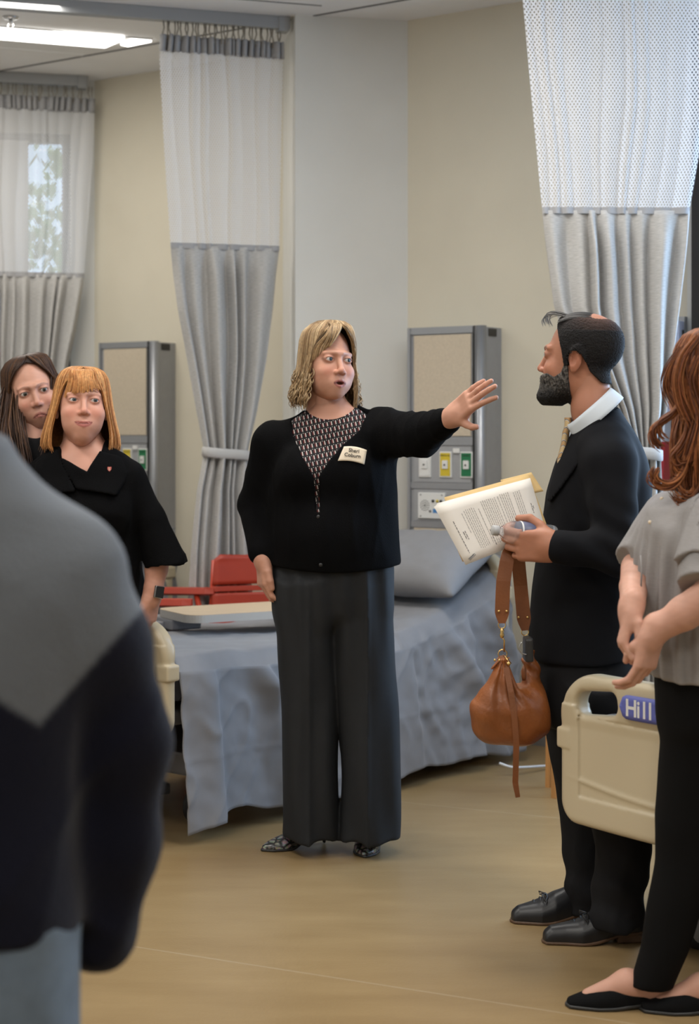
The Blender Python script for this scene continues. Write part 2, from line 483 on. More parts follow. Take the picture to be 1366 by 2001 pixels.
# windows
def window(name, a, b, hole, frame_w, material, mullions=(), th=0.14, depth=0.07):
    a = np.array(a, float); d = unit(np.array(b) - a); n = np.array([-d[1], d[0]]); s0, s1, z0, z1 = hole
    ax = [(d[0], d[1], 0), (n[0], n[1], 0), (0, 0, 1)]
    def bx(mb, u0, u1, w0, w1, dep, off):
        c = a + d * (u0 + u1) / 2 + n * off; mb.box((c[0], c[1], (w0 + w1) / 2), (u1 - u0, dep, w1 - w0), ax)
    root = bpy.data.objects.new(name, None); COL.objects.link(root); c = a + d * (s0 + s1) / 2 + n * th / 2
    root.location = (c[0], c[1], z0); root['kind'] = 'structure'
    for (u0, u1, w0, w1) in ((s0, s0 + frame_w, z0, z1), (s1 - frame_w, s1, z0, z1), (s0 + frame_w, s1 - frame_w, z0, z0 + frame_w), (s0 + frame_w, s1 - frame_w, z1 - frame_w, z1)):
        mb = MB(); bx(mb, u0, u1, w0, w1, depth, th / 2); mb.build('window_frame', material, root)
    for mu in mullions:
        mb = MB(); bx(mb, mu - 0.025, mu + 0.025, z0 + frame_w, z1 - frame_w, depth, th / 2); mb.build('mullion', material, root)
    edges = [s0 + frame_w] + [m for m in mullions] + [s1 - frame_w]
    for i in range(len(edges) - 1):
        mb = MB(); bx(mb, edges[i], edges[i + 1], z0 + frame_w, z1 - frame_w, 0.006, th / 2); mb.build('pane', M_glass, root)
    return root
def glass_material():
    m = bpy.data.materials.new('window_glass'); m.use_nodes = True; nt = m.node_tree; nt.nodes.clear()
    o = nt.nodes.new('ShaderNodeOutputMaterial'); t = nt.nodes.new('ShaderNodeBsdfTransparent'); g = nt.nodes.new('ShaderNodeBsdfGlossy')
    g.inputs['Roughness'].default_value = 0.02; t.inputs[0].default_value = (0.93, 0.96, 0.97, 1)
    x = nt.nodes.new('ShaderNodeMixShader'); x.inputs[0].default_value = 0.06
    nt.links.new(t.outputs[0], x.inputs[1]); nt.links.new(g.outputs[0], x.inputs[2]); nt.links.new(x.outputs[0], o.inputs[0]); return m
M_glass = glass_material()
window('window_1', pP0, pL, WIN1, 0.045, M_black, mullions=(WIN1[1] - 0.26,))
window('window_2', pW, pV, WIN2, 0.09, M_black, mullions=(1.1, 1.95))
# the dark side jamb of the right window stands in front of the wall end
mb = MB(); c = pW + W_DIR * 0.155
mb.box((c[0] - 0.03, c[1] - 0.018, 1.55), (0.17, 0.06, 2.9), [(W_DIR[0], W_DIR[1], 0), (-W_DIR[1], W_DIR[0], 0), (0, 0, 1)])
struct(mb.build('trim_1', M_black), 'black window jamb beside the bed-head wall')
# pulled-down shade over one half of the rear window
mb = MB(); d = unit(pL - pP0); c = pP0 + d * (WIN1[0] + 0.40) + np.array([-d[1], d[0]]) * 0.02
mb.box((c[0], c[1], 1.9), (0.74, 0.012, 1.96), [(d[0], d[1], 0), (-d[1], d[0], 0), (0, 0, 1)])
tag(mb.build('roller_shade', M_shade), 'pale roller shade drawn over the rear window beside the bright pane', 'shade')

# tree outside the rear window
def foliage(name, c, R, n, seed):
    rng = np.random.default_rng(seed)
    q = rng.normal(size=(n, 3)); q /= np.linalg.norm(q, axis=1)[:, None]; q *= (rng.random(n) ** 0.4)[:, None] * np.array(R)
    q += np.array(c); V = []; 
    t = rng.normal(size=(n, 3)); t /= np.linalg.norm(t, axis=1)[:, None]; b = np.cross(t, rng.normal(size=(n, 3))); b /= np.linalg.norm(b, axis=1)[:, None]
    s = (0.05 + 0.05 * rng.random(n))[:, None]
    V = np.stack([q - t * s, q + b * s * 0.5, q + t * s, q - b * s * 0.5], 1).reshape(-1, 3)
    return V, np.arange(n * 4).reshape(-1, 4)
M_leaf = mat('tree_leaves', (0.16, 0.30, 0.07), 0.6, var=0.5, vscale=3)
M_bark = mat('tree_bark', (0.12, 0.09, 0.06), 0.9, bump=0.5, bscale=30)
tr = thing('garden_tree', 'leafy green tree outside the rear window', 'tree', (-2.6, 13.5, 0))
V, Fc = foliage('leaves', (-2.6, 13.5, 2.1), (1.2, 0.9, 1.5), 2600, 5)
lf = link('foliage', mkmesh('foliage', V, Fc, False), M_leaf, tr); lf['kind'] = 'stuff'
mb = MB(); mb.tube([(-2.6, 13.5, 0), (-2.55, 13.5, 0.9), (-2.62, 13.5, 2.2)], [0.12, 0.09, 0.05], 10); mb.build('trunk', M_bark, tr, True)
g = MB(); g.box((-1, 17, -0.1), (30, 12, 0.1)); struct(g.build('ground', mat('outside_ground', (0.25, 0.27, 0.2), 0.9)))

# ------------------------------------------------------------------ ceiling joints, lamp, sprinkler
def Cp(px, py, dz=0.0):
    D = F_PX * (ZC - dz - CAM_Z) / (HY - py); return np.array([(px - CX) * D / F_PX, D, ZC - dz])
def strip(name, a, b, w, th, material):
    a, b = np.array(a), np.array(b); d = unit(b - a); n = np.array([-d[1], d[0], 0])
    mb = MB(); mb.box((a + b) / 2 - np.array([0, 0, th / 2]), (np.linalg.norm(b - a), w, th), [d, n, (0, 0, 1)]); return mb.build(name, material)
E_DIR = unit([0.95, 0.31, 0]); A3 = np.array([A_DIR[0], A_DIR[1], 0])
s0 = Cp(0, 138); struct(strip('trim_2', s0 - A3 * 0.6, s0 + A3 * 3.3, 0.012, 0.004, M_seam), 'dark joint across the ceiling')
s1 = Cp(0, 7); struct(strip('trim_3', s1 - E_DIR * 1.0, s1 + E_DIR * 1.0, 0.008, 0.003, M_seam))
s2 = Cp(520, 2); struct(strip('trim_4', s2 - E_DIR * 0.8, s2 + E_DIR * 0.25, 0.008, 0.003, M_seam))
def slab(pts, z0, z1):
    mb = MB(); n = len(pts)
    V = [(p[0], p[1], z0) for p in pts] + [(p[0], p[1], z1) for p in pts]
    return mb.add(V, [tuple(range(n))[::-1], tuple(range(n, 2 * n))] + [(i, (i + 1) % n, n + (i + 1) % n, n + i) for i in range(n)])
q = Cp(60, 75)
lamp = thing('ceiling_light', 'long white recessed ceiling light, lit, over the far bed bay', 'ceiling light', (q[0], q[1], ZC))
slab([Cp(-150, 37), Cp(298, 75), Cp(165, 103), Cp(-150, 76)], ZC - 0.008, ZC).build('housing', M_housing, lamp)
slab([Cp(-150, 38.5), Cp(243, 69.5), Cp(205, 86), Cp(-150, 57)], ZC - 0.02, ZC - 0.006).build('lens', M_lens, lamp)
slab([Cp(258, 72), Cp(296, 75.5), Cp(250, 85), Cp(236, 82)], ZC - 0.016, ZC - 0.006).build('lens', M_lens, lamp)
slab([Cp(-150, 76), Cp(165, 103), Cp(160, 105.5), Cp(-150, 79)], ZC - 0.012, ZC).build('edge_trim', M_housing, lamp)
for i, (x, y) in enumerate(TROFFERS[1:]):
    t = thing('ceiling_light', ['recessed ceiling light over the standing group, square lens', 'recessed ceiling light by the left wall, towards the far bays', 'recessed ceiling light beside the right wall',
        'recessed ceiling light over the near left of the room', 'recessed ceiling light over the near middle of the room', 'recessed ceiling light in the near left corner'][i], 'ceiling light', (x, y, ZC), 'ceiling lights over the room')
    ca, sa = math.cos(0.62), math.sin(0.62); ax = [(ca, sa, 0), (-sa, ca, 0), (0, 0, 1)]
    mb = MB(); mb.box((x, y, ZC - 0.004), (0.62, 1.24, 0.008), ax); mb.build('housing', M_housing, t)
    mb = MB(); mb.box((x, y, ZC - 0.012), (0.54, 1.14, 0.01), ax); mb.build('lens', M_lens, t)
q = Cp(21, 33)
sp = thing('sprinkler_head', 'small chrome fire sprinkler hanging from the ceiling', 'sprinkler', (q[0], q[1], ZC))
M_chrome = mat('chrome', (0.5, 0.5, 0.5), 0.25, metal=1.0)
mb = MB(); mb.lathe([(0.036, 0), (0.036, 0.006), (0.03, 0.01), (0.012, 0.012)], (q[0], q[1], ZC), (0, 0, -1), 20); mb.build('escutcheon', M_chrome, sp, True)
mb = MB(); mb.lathe([(0.009, 0.01), (0.009, 0.03), (0.004, 0.032)], (q[0], q[1], ZC), (0, 0, -1), 12)
for sx in (-1, 1): mb.tube([(q[0] + sx * 0.008, q[1], ZC - 0.028), (q[0] + sx * 0.013, q[1], ZC - 0.042), (q[0] + sx * 0.003, q[1], ZC - 0.056)], 0.0025, 6)
mb.lathe([(0.014, 0.055), (0.014, 0.058)], (q[0], q[1], ZC), (0, 0, -1), 12); mb.build('sprinkler_frame', M_chrome, sp, True)

# ------------------------------------------------------------------ privacy curtains
def net_material():
    m = bpy.data.materials.new('curtain_net'); m.use_nodes = True; nt = m.node_tree; nt.nodes.clear(); N = nt.nodes.new; L = nt.links.new
    o = N('ShaderNodeOutputMaterial'); df = N('ShaderNodeBsdfDiffuse'); df.inputs[0].default_value = (0.80, 0.80, 0.81, 1)
    tl = N('ShaderNodeBsdfTranslucent'); tl.inputs[0].default_value = (0.8, 0.8, 0.82, 1)
    m1 = N('ShaderNodeMixShader'); m1.inputs[0].default_value = 0.3; L(df.outputs[0], m1.inputs[1]); L(tl.outputs[0], m1.inputs[2])
    tp = N('ShaderNodeBsdfTransparent')
    uv = N('ShaderNodeUVMap'); uv.uv_map = 'UVMap'; s = N('ShaderNodeSeparateXYZ'); L(uv.outputs[0], s.inputs[0])
    def sn(out, per, ph=0.0):
        a = N('ShaderNodeMath'); a.operation = 'MULTIPLY_ADD'; a.inputs[1].default_value = 2 * math.pi / per; a.inputs[2].default_value = ph; L(out, a.inputs[0])
        b = N('ShaderNodeMath'); b.operation = 'SINE'; L(a.outputs[0], b.inputs[0]); return b.outputs[0]
    pr = N('ShaderNodeMath'); pr.operation = 'MULTIPLY'; L(sn(s.outputs[0], 0.030), pr.inputs[0]); L(sn(s.outputs[1], 0.020), pr.inputs[1])
    gt = N('ShaderNodeMath'); gt.operation = 'GREATER_THAN'; gt.inputs[1].default_value = 0.42; L(pr.outputs[0], gt.inputs[0])
    m2 = N('ShaderNodeMixShader'); L(gt.outputs[0], m2.inputs[0]); L(m1.outputs[0], m2.inputs[1]); L(tp.outputs[0], m2.inputs[2]); L(m2.outputs[0], o.inputs[0])
    return m
M_net = net_material()
def fabric_material(name, rgb, sc=(1, 1, 1)):
    m = mat(name, rgb, 0.85, var=0.05, vscale=4)
    nt = m.node_tree; N = nt.nodes.new; L = nt.links.new; b = nt.nodes['Principled BSDF']
    uv = N('ShaderNodeUVMap'); uv.uv_map = 'UVMap'; mp = N('ShaderNodeMapping'); mp.inputs['Scale'].default_value = (18, 420, 1); L(uv.outputs[0], mp.inputs[0])
    n = N('ShaderNodeTexNoise'); n.inputs['Scale'].default_value = 1.0; n.inputs['Detail'].default_value = 2; L(mp.outputs[0], n.inputs['Vector'])
    mr = N('ShaderNodeMapRange'); mr.inputs[1].default_value = 0.35; mr.inputs[2].default_value = 0.65; mr.inputs[3].default_value = 0.86; mr.inputs[4].default_value = 1.08; L(n.outputs[0], mr.inputs[0])
    mx = N('ShaderNodeMix'); mx.data_type = 'RGBA'; mx.blend_type = 'MULTIPLY'; mx.inputs[0].default_value = 1
    old = b.inputs['Base Color'].links[0].from_socket; L(old, mx.inputs[6]); L(mr.outputs[0], mx.inputs[7]); L(mx.outputs[2], b.inputs['Base Color'])
    return m
M_cloth = fabric_material('curtain_fabric', (0.47, 0.46, 0.445))
M_hem = mat('curtain_header', (0.36, 0.36, 0.37), 0.85)
M_hook = mat('curtain_hook', (0.30, 0.27, 0.22), 0.5, metal=0.3)

def fold_fn(seed, n, sharp=1.6):
    rng = np.random.default_rng(seed)
    edges = np.cumsum(0.5 + rng.random(n)); edges = np.concatenate([[0], edges]) / edges[-1]
    amp = 0.5 + 0.8 * rng.random(n); skew = 0.25 + 0.5 * rng.random(n)
    def f(u):
        u = np.clip(u, 0, 0.99999); i = np.clip(np.searchsorted(edges, u, 'right') - 1, 0, n - 1)
        t = (u - edges[i]) / (edges[i + 1] - edges[i])
        w = np.where(t < skew[i], t / skew[i] * 0.5, 0.5 + (t - skew[i]) / (1 - skew[i]) * 0.5)
        return amp[i] * np.abs(np.sin(math.pi * w)) ** sharp
    return f

def curtain(label, trackA, trackB, rows, z_top, z_seam, z_bot, seed, n_folds, n_hooks, tie_z=None, net_amp=0.012, fab_amp=0.05, cloth_w=1.5, hook_r=None):
    """rows: (py, left px, right px) outline; the hanging line runs from trackA to trackB (XY)"""
    A, B = np.array(trackA, float), np.array(trackB, float); d = unit(B - A); nrm = np.array([d[1], -d[0]])   # nrm: to the room
    Dm = (A[1] + B[1]) / 2
    def hit(px):      # where the sight line of column px meets the hanging line
        k = (px - CX) / F_PX; t = (k * A[1] - A[0]) / (d[0] - k * d[1]); return A + d * t
    rows = sorted(rows); rp = np.array([r[0] for r in rows], float)
    zs_of = CAM_Z - (rp - HY) * Dm / F_PX
    lx = np.array([r[1] for r in rows], float); rx = np.array([r[2] for r in rows], float)
    o = np.argsort(zs_of); zz, lz, rz = zs_of[o], lx[o], rx[o]
    c0 = hit((np.interp(z_seam, zz, lz) + np.interp(z_seam, zz, rz)) / 2)
    root = thing('privacy_curtain', label, 'curtain', (c0[0], c0[1], z_bot), 'privacy curtains between the bed bays')
    ff = fold_fn(seed, n_folds); fn = fold_fn(seed + 7, n_folds + 3, 1.0)
    def sheet(z0, z1, nz, nu, amp_fn, fold):
        Z = np.linspace(z0, z1, nz); U = np.linspace(0, 1, nu); Pt = np.zeros((nz, nu, 3)); uv = np.zeros((nz, nu, 2))
        for i, z in enumerate(Z):
            l, r = np.interp(z, zz, lz), np.interp(z, zz, rz); a, b = hit(l), hit(r)
            am = amp_fn(z, np.linalg.norm(b - a))
            off = am * (fold(U + 0.012 * np.sin(7 * z + 9 * U)) - 0.5)
            Pt[i, :, :2] = a + (b - a) * U[:, None] + nrm * off[:, None]; Pt[i, :, 2] = z
            uv[i, :, 0] = U * cloth_w; uv[i, :, 1] = z
        V, Fc = grid_mesh(Pt); return V, Fc, uv.reshape(-1, 2)
    V, Fc, uv = sheet(z_top - 0.07, z_seam, 60, 150, lambda z, w: net_amp, fn)
    link('net_panel', mkmesh('net_panel', V, Fc, True, uv), M_net, root)
    def famp(z, w):
        k = min(1.0, max(0.0, (z_seam - z) / 0.12)); return net_amp + (fab_amp - net_amp) * k
    V, Fc, uv = sheet(z_seam, z_bot, 110, 220, famp, ff)
    fp = link('fabric_panel', mkmesh('fabric_panel', V, Fc, True, uv), M_cloth, root)
    s = fp.modifiers.new('thickness', 'SOLIDIFY'); s.thickness = 0.002
    V, Fc, uv = sheet(z_seam + 0.012, z_seam - 0.012, 3, 150, lambda z, w: net_amp, fn); V[:, :2] += nrm * 0.003
    sb = link('seam_band', mkmesh('seam_band', V, Fc, True, uv), M_hem, root)
    V, Fc, uv = sheet(z_top, z_top - 0.075, 4, 200, lambda z, w: 0.035, fold_fn(seed + 3, 20, 1.0))
    hb = link('header_band', mkmesh('header_band', V, Fc, True, uv), M_hem, root); s = hb.modifiers.new('thickness', 'SOLIDIFY'); s.thickness = 0.003
    l, r = np.interp(z_top, zz, lz), np.interp(z_top, zz, rz); a, b = hit(l), hit(r)
    hm = MB(); hm.tube([(0, 0, 0), (0.004, 0, -0.03), (-0.004, 0, -0.055), (0, 0, -0.085)], 0.0035, 6); hme = mkmesh('hook', np.array(hm.V), hm.F, True); hme.materials.append(M_hook)
    for i in range(n_hooks):
        p = a + (b - a) * (0.02 + 0.96 * (i + 0.3 * math.sin(i * 2.4)) / (n_hooks - 1))
        h = bpy.data.objects.new('hook', hme); COL.objects.link(h); h.parent = root
        h.location = Vector((p[0], p[1], ZC - 0.055)) - root.location; h.rotation_euler = (0, 0, i * 1.7)
    if tie_z is not None:
        l, r = np.interp(tie_z, zz, lz) - 3, np.interp(tie_z, zz, rz) + 3; a, b = hit(l), hit(r); c = (a + b) / 2; w = np.linalg.norm(b - a) / 2
        Pt = np.zeros((5, 40, 3))
        for i, dz in enumerate((0.022, 0.018, 0, -0.018, -0.022)):
            for k in range(40):
                th = 2 * math.pi * k / 40; e = 0.006 if abs(dz) < 0.02 else 0.0
                q2 = c + d * (w + e) * math.copysign(abs(math.cos(th)) ** 0.7, math.cos(th)) + nrm * (fab_amp * 0.72 + e) * math.copysign(abs(math.sin(th)) ** 0.7, math.sin(th))
                Pt[i, k] = (q2[0], q2[1], tie_z + dz - 0.01 * math.cos(th))
        V, Fc = grid_mesh(Pt, True); link('tieback', mkmesh('tieback', V, Fc, True, np.zeros((len(V), 2))), M_cloth, root)
    return root
def track(label, a, b):
    a = np.array([*a, 0.0]); b = np.array([*b, 0.0]); d = unit(b - a); n = np.array([-d[1], d[0], 0]); c = (a + b) / 2; Ln = np.linalg.norm(b - a)
    root = thing('curtain_track', label, 'curtain track', (c[0], c[1], ZC))
    mb = MB(); mb.box((c[0], c[1], ZC - 0.028), (Ln, 0.05, 0.056), [d, n, (0, 0, 1)], bev=0.004); mb.build('rail', M_track, root)
    for e, q in ((1, b), (-1, a)):
        mb = MB(); qq = q - d * e * 0.03; mb.box((qq[0], qq[1], ZC - 0.034), (0.05, 0.062, 0.068), [d, n, (0, 0, 1)], bev=0.004); mb.build('end_bracket', M_track, root)
c1a, c1b = np.array([-1.272, 7.38]), np.array([-0.30, 7.69])
track('grey aluminium curtain track fixed to the ceiling by the middle wall', c1a - 0.8 * unit(c1b - c1a), c1b + 0.03 * unit(c1b - c1a))
curtain('grey privacy curtain with white net top, gathered by a tieback, beside the white middle wall', c1a, c1b,
        [(20, 316, 553), (120, 312, 553), (300, 322, 550), (482, 334, 546), (600, 350, 536), (700, 368, 524), (800, 386, 506), (880, 402, 487), (905, 398, 488),
         (960, 388, 486), (1080, 376, 492), (1240, 366, 500), (1450, 360, 505)], ZC - 0.115, 2.163, 0.06, 11, 6, 34, tie_z=CAM_Z - (887 - HY) * 7.6 / F_PX, fab_amp=0.06)
c2a, c2b = np.array([-2.05, 8.80]), np.array([-1.37, 8.98])
track('grey aluminium curtain track in front of the rear window', c2a - 0.9 * unit(c2b - c2a), c2b)
curtain('grey privacy curtain with white net top hanging before the rear window', c2a, c2b,
        [(150, -70, 187), (300, -70, 182), (540, -60, 164), (640, -55, 150), (730, -45, 132), (880, -5, 95), (900, -8, 98), (1450, -40, 120)], ZC - 0.115, 2.158, 0.06, 23, 9, 26, tie_z=CAM_Z - (890 - HY) * 8.9 / F_PX, fab_amp=0.06)
c3a, c3b = np.array([0.58, 6.34]), np.array([1.42, 6.36])
track('grey aluminium curtain track above the man in the suit', c3a - np.array([0.1, 0]), c3b + np.array([0.3, 0]))
curtain('grey privacy curtain with white net top hanging behind the man in the suit', c3a, c3b,
        [(-140, 1012, 1415), (0, 1021, 1400), (200, 1040, 1385), (412, 1060, 1347), (600, 1086, 1332), (700, 1120, 1320), (800, 1180, 1304), (880, 1215, 1288), (900, 1212, 1290),
         (1100, 1190, 1300), (1560, 1180, 1310)], ZC - 0.115, 2.163, 0.06, 37, 8, 30, tie_z=CAM_Z - (885 - HY) * 6.34 / F_PX, fab_amp=0.065)
# ------------------------------------------------------------------ bed-head service panels
M_panelgrey = mat('panel_grey', (0.30, 0.305, 0.315), 0.5, var=0.03, vscale=30)
M_panelside = mat('panel_side_grey', (0.33, 0.335, 0.345), 0.5, var=0.03, vscale=30)
M_tan = mat('tan_laminate', (0.55, 0.47, 0.36), 0.55, var=0.06, vscale=90)
M_white = mat('white_plastic', (0.72, 0.72, 0.70), 0.4)
M_yellow = mat('yellow_plastic', (0.62, 0.47, 0.03), 0.45)
M_green = mat('green_plastic', (0.01, 0.16, 0.06), 0.45)
M_blue = mat('blue_label', (0.06, 0.22, 0.5), 0.45)
M_dark = mat('dark_plastic', (0.02, 0.02, 0.02), 0.4)
M_gray2 = mat('mid_grey_plastic', (0.22, 0.22, 0.22), 0.5)

def plane_hit(px, py, p0, n):
    d = np.array([(px - CX) / F_PX, 1.0, -(py - HY) / F_PX]); o = np.array([0, 0, CAM_Z])
    return o + d * (np.dot(np.array(p0) - o, n) / np.dot(d, n))

def headwall(label, back_right_xy, w=0.385, dep=0.16, zt=1.80, zb=0.35):
    ex = np.array([A_DIR[0], A_DIR[1], 0]); ey = np.array([-A_DIR[1], A_DIR[0], 0]); ez = np.array([0, 0, 1.0])   # ey: into the wall
    br = np.array([*back_right_xy, 0.0]); fr = br - ey * dep; o = fr - ex * w                                        # o: front-left
    root = thing('service_panel', label, 'wall panel', tuple(o + ex * w / 2 + ey * dep + ez * zb), 'service panels on the bed-head walls')
    def bx(name, m, u0, u1, z0, z1, y0, y1, bev=0.0, parent=None):
        mb = MB(); c = o + ex * (u0 + u1) / 2 + ey * (y0 + y1) / 2; mb.box((c[0], c[1], (z0 + z1) / 2), (u1 - u0, y1 - y0, z1 - z0), [ex, ey, ez], bev)
        return mb.build(name, m, parent or root)
    bx('body', M_panelgrey, 0.012, w - 0.03, zb, zt - 0.004, 0.012, dep)
    bx('side_panel', M_panelside, w - 0.03, w, zb, zt - 0.006, 0.03, dep)
    bx('name_plate', M_dark, w - 0.001, w + 0.003, zt - 0.045, zt - 0.012, 0.05, 0.115)
    bx('edge_rail', M_alu, 0.0, 0.014, zb, zt, 0.0, dep)
    bx('top_rail', M_alu, 0.014, w - 0.045, zt - 0.03, zt, 0.004, 0.05)
    mb = MB(); c = o + ex * (w - 0.022) + ey * 0.026; mb.lathe([(0.024, zb), (0.024, zt)], (c[0], c[1], 0), (0, 0, 1), 24); mb.build('corner_post', M_alu, root, True)
    bx('post_groove', M_dark, w - 0.052, w - 0.045, zb, zt - 0.002, 0.004, 0.02)
    bx('upper_panel', M_tan, 0.030, w - 0.062, 1.325, 1.765, 0.006, 0.02, 0.002)
    bx('cross_rail', M_alu, 0.014, w - 0.052, 1.285, 1.322, 0.005, 0.02)
    bx('outlet_bay', M_panelside, 0.03, w - 0.062, 1.125, 1.282, 0.009, 0.02)
    bx('cross_rail', M_alu, 0.014, w - 0.052, 1.095, 1.122, 0.005, 0.02)
    bx('call_bay', M_panelside, 0.03, w - 0.062, 0.955, 1.093, 0.009, 0.02)
    bx('cross_rail', M_alu, 0.014, w - 0.052, 0.925, 0.952, 0.005, 0.02)
    bx('lower_panel', M_tan, 0.03, w - 0.062, 0.42, 0.922, 0.006, 0.02, 0.002)
    for u, m, words in ((0.058, M_white, 'VACUUM'), (0.165, M_yellow, 'MEDICAL AIR'), (0.272, M_green, 'OXYGEN')):
        pl = bx('gas_outlet', M_white, u, u + 0.062, 1.145, 1.258, 0.002, 0.012, 0.003)
        bx('colour_plate', m, u + 0.006, u + 0.056, 1.152, 1.252, 0.0, 0.004, parent=pl)
        bx('socket_cover', M_white, u + 0.018, u + 0.046, 1.183, 1.220, -0.006, 0.003, 0.002, parent=pl)
        mb = MB(); c = o + ex * (u + 0.032) - ey * 0.006; mb.lathe([(0.004, 0), (0.004, 0.003)], (c[0], c[1], 1.20), -ey, 10); mb.build('socket', M_dark, pl)
        c = o + ex * (u + 0.031) - ey * 0.0006; text_mesh('lettering', words, 0.0085, M_dark, (c[0], c[1], 1.238), ex, ez, pl, 'CENTER')
    bx('tag', M_white, 0.236, 0.268, 1.252, 1.272, 0.0, 0.01, 0.001)
    pl = bx('nurse_call_plate', M_white, 0.055, 0.195, 0.965, 1.078, 0.0, 0.012, 0.003)
    mb = MB(); c0 = o + ex * 0.092 - ey * 0.0
    for R_, n_ in ((0.022, 14), (0.013, 9), (0.004, 4)):
        for k in range(n_):
            a = 2 * math.pi * k / n_; q = c0 + ex * R_ * math.cos(a) + ez * (1.022 + R_ * math.sin(a)); mb.lathe([(0.0026, 0), (0.0026, 0.001)], q, -ey, 6)
    mb.build('speaker_grille', M_dark, pl)
    for u, m in ((0.135, M_dark), (0.157, M_yellow), (0.176, M_dark)):
        mb = MB(); q = o + ex * u; mb.lathe([(0.0065, -0.002), (0.0065, 0.004), (0.004, 0.006)], (q[0], q[1], 1.042), -ey, 12); mb.build('button', m, pl, True)
    mb = MB(); q = o + ex * 0.12; mb.lathe([(0.006, -0.002), (0.006, 0.003)], (q[0], q[1], 0.998), -ey, 12); mb.build('button', M_gray2, pl, True)
    bx('blue_label', M_blue, 0.134, 0.188, 0.990, 1.008, -0.001, 0.002, parent=pl)
    for u in (0.07, 0.18):
        for z in (0.975, 1.068):
            mb = MB(); q = o + ex * u; mb.lathe([(0.0035, 0), (0.0035, 0.0015)], (q[0], q[1], z), -ey, 8); mb.build('screw', M_gray2, pl)
    return root
def on_wall(p, px):
    k = (px - CX) / F_PX; t = (k * p[1] - p[0]) / (A_DIR[0] - k * A_DIR[1]); return p + A_DIR * t
headwall('grey aluminium medical service panel behind the head of the middle bed', on_wall(pS, 980))
headwall('grey aluminium medical service panel behind the red-blonde woman', on_wall(pL, 343))

# ------------------------------------------------------------------ beds
M_beige = mat('beige_plastic', (0.52, 0.44, 0.30), 0.38, coat=0.15, bump=0.02, bscale=300)
M_sheet = mat('bed_sheet_cotton', (0.20, 0.20, 0.212), 0.8, var=0.03, vscale=20, bump=0.06, bscale=500, sheen=0.2)
M_matt = mat('mattress_vinyl', (0.10, 0.10, 0.13), 0.6)
M_pillow = mat('pillow_case', (0.225, 0.225, 0.235), 0.85, var=0.03, vscale=15, bump=0.08, bscale=300)
M_frame = mat('bed_frame_steel', (0.28, 0.28, 0.30), 0.5, metal=0.2)
M_rubber = mat('caster_rubber', (0.02, 0.02, 0.022), 0.6)
M_caster = mat('caster_hub', (0.33, 0.33, 0.34), 0.5)
M_pedal = mat('blue_pedal', (0.04, 0.08, 0.55), 0.35)
M_cord = mat('white_cord', (0.7, 0.72, 0.75), 0.5)
M_logo = mat('logo_blue', (0.10, 0.12, 0.42), 0.45)

FB_W, FB_Z0, FB_Z1 = 0.90, 0.350, 0.738
def footboard_mesh():
    W, z0, z1 = FB_W, FB_Z0, FB_Z1
    def outline(x, z):           # signed distance in the board's plane
        xm = np.abs(x - W / 2)
        zc = (z0 + z1) / 2; hw, hh = W / 2, (z1 - z0) / 2
        r = np.where(z > zc, 0.13, 0.06)
        qx = xm - (hw - r); qz = np.abs(z - zc) - (hh - r)
        return np.sqrt(np.maximum(qx, 0) ** 2 + np.maximum(qz, 0) ** 2) + np.minimum(np.maximum(qx, qz), 0) - r
    def f(p):
        x, y, z = p[:, 0], p[:, 1], p[:, 2]
        bow = 0.03 * (1 - ((x - W / 2) / (W / 2)) ** 2); y = y + bow
        d2 = outline(x, z)
        th = 0.018 + 0.012 * np.clip((z - 0.60) / 0.08, 0, 1)
        groove = np.where(d2 + 0.075 > 0, 0.006, 0.0) * (z < 0.655)          # raised rim round the panel
        d = smax(d2, np.abs(y) - th - groove, 0.022)
        xm = np.abs(x - W / 2)
        # hand hole
        hx = np.abs(xm - (W / 2 - 0.142)) - 0.072; hz = np.abs(z - 0.668 - 0.10 * (W / 2 - 0.142 - xm)) - 0.030; rr = 0.027
        qx, qz = hx + rr, hz + rr
        dh = np.sqrt(np.maximum(qx, 0) ** 2 + np.maximum(qz, 0) ** 2) + np.minimum(np.maximum(qx, qz), 0) - rr
        d = smax(d, -dh, 0.018)
        # moulding line
        zl = 0.475 - 0.035 * np.sin(np.clip(x / W, 0, 1) * math.pi)
        d = smin(d, np.sqrt((z - zl) ** 2 + (np.abs(y) - th + 0.002) ** 2) - 0.006 + np.maximum(d2 + 0.03, 0), 0.006)
        # shallow step line
        zs = 0.628; d = smax(d, -(np.sqrt((z - zs) ** 2 + (np.abs(y) - th) ** 2) - 0.0035 + np.maximum(d2 + 0.07, 0)), 0.002)
        # side clips
        cl = np.sqrt(np.maximum(np.abs(xm - W / 2 + 0.018) - 0.022, 0) ** 2 + np.maximum(np.abs(z - 0.565) - 0.022, 0) ** 2 + np.maximum(np.abs(y) - th - 0.006, 0) ** 2) - 0.004
        return smin(d, cl, 0.003).astype(np.float32)
    V, Fc = mesh_sdf(f, (-0.02, -0.09, z0 - 0.02), (W + 0.02, 0.06, z1 + 0.02), 0.0042)
    return mkmesh('footboard', V, Fc)
FOOT = footboard_mesh(); FOOT.materials.append(M_beige)

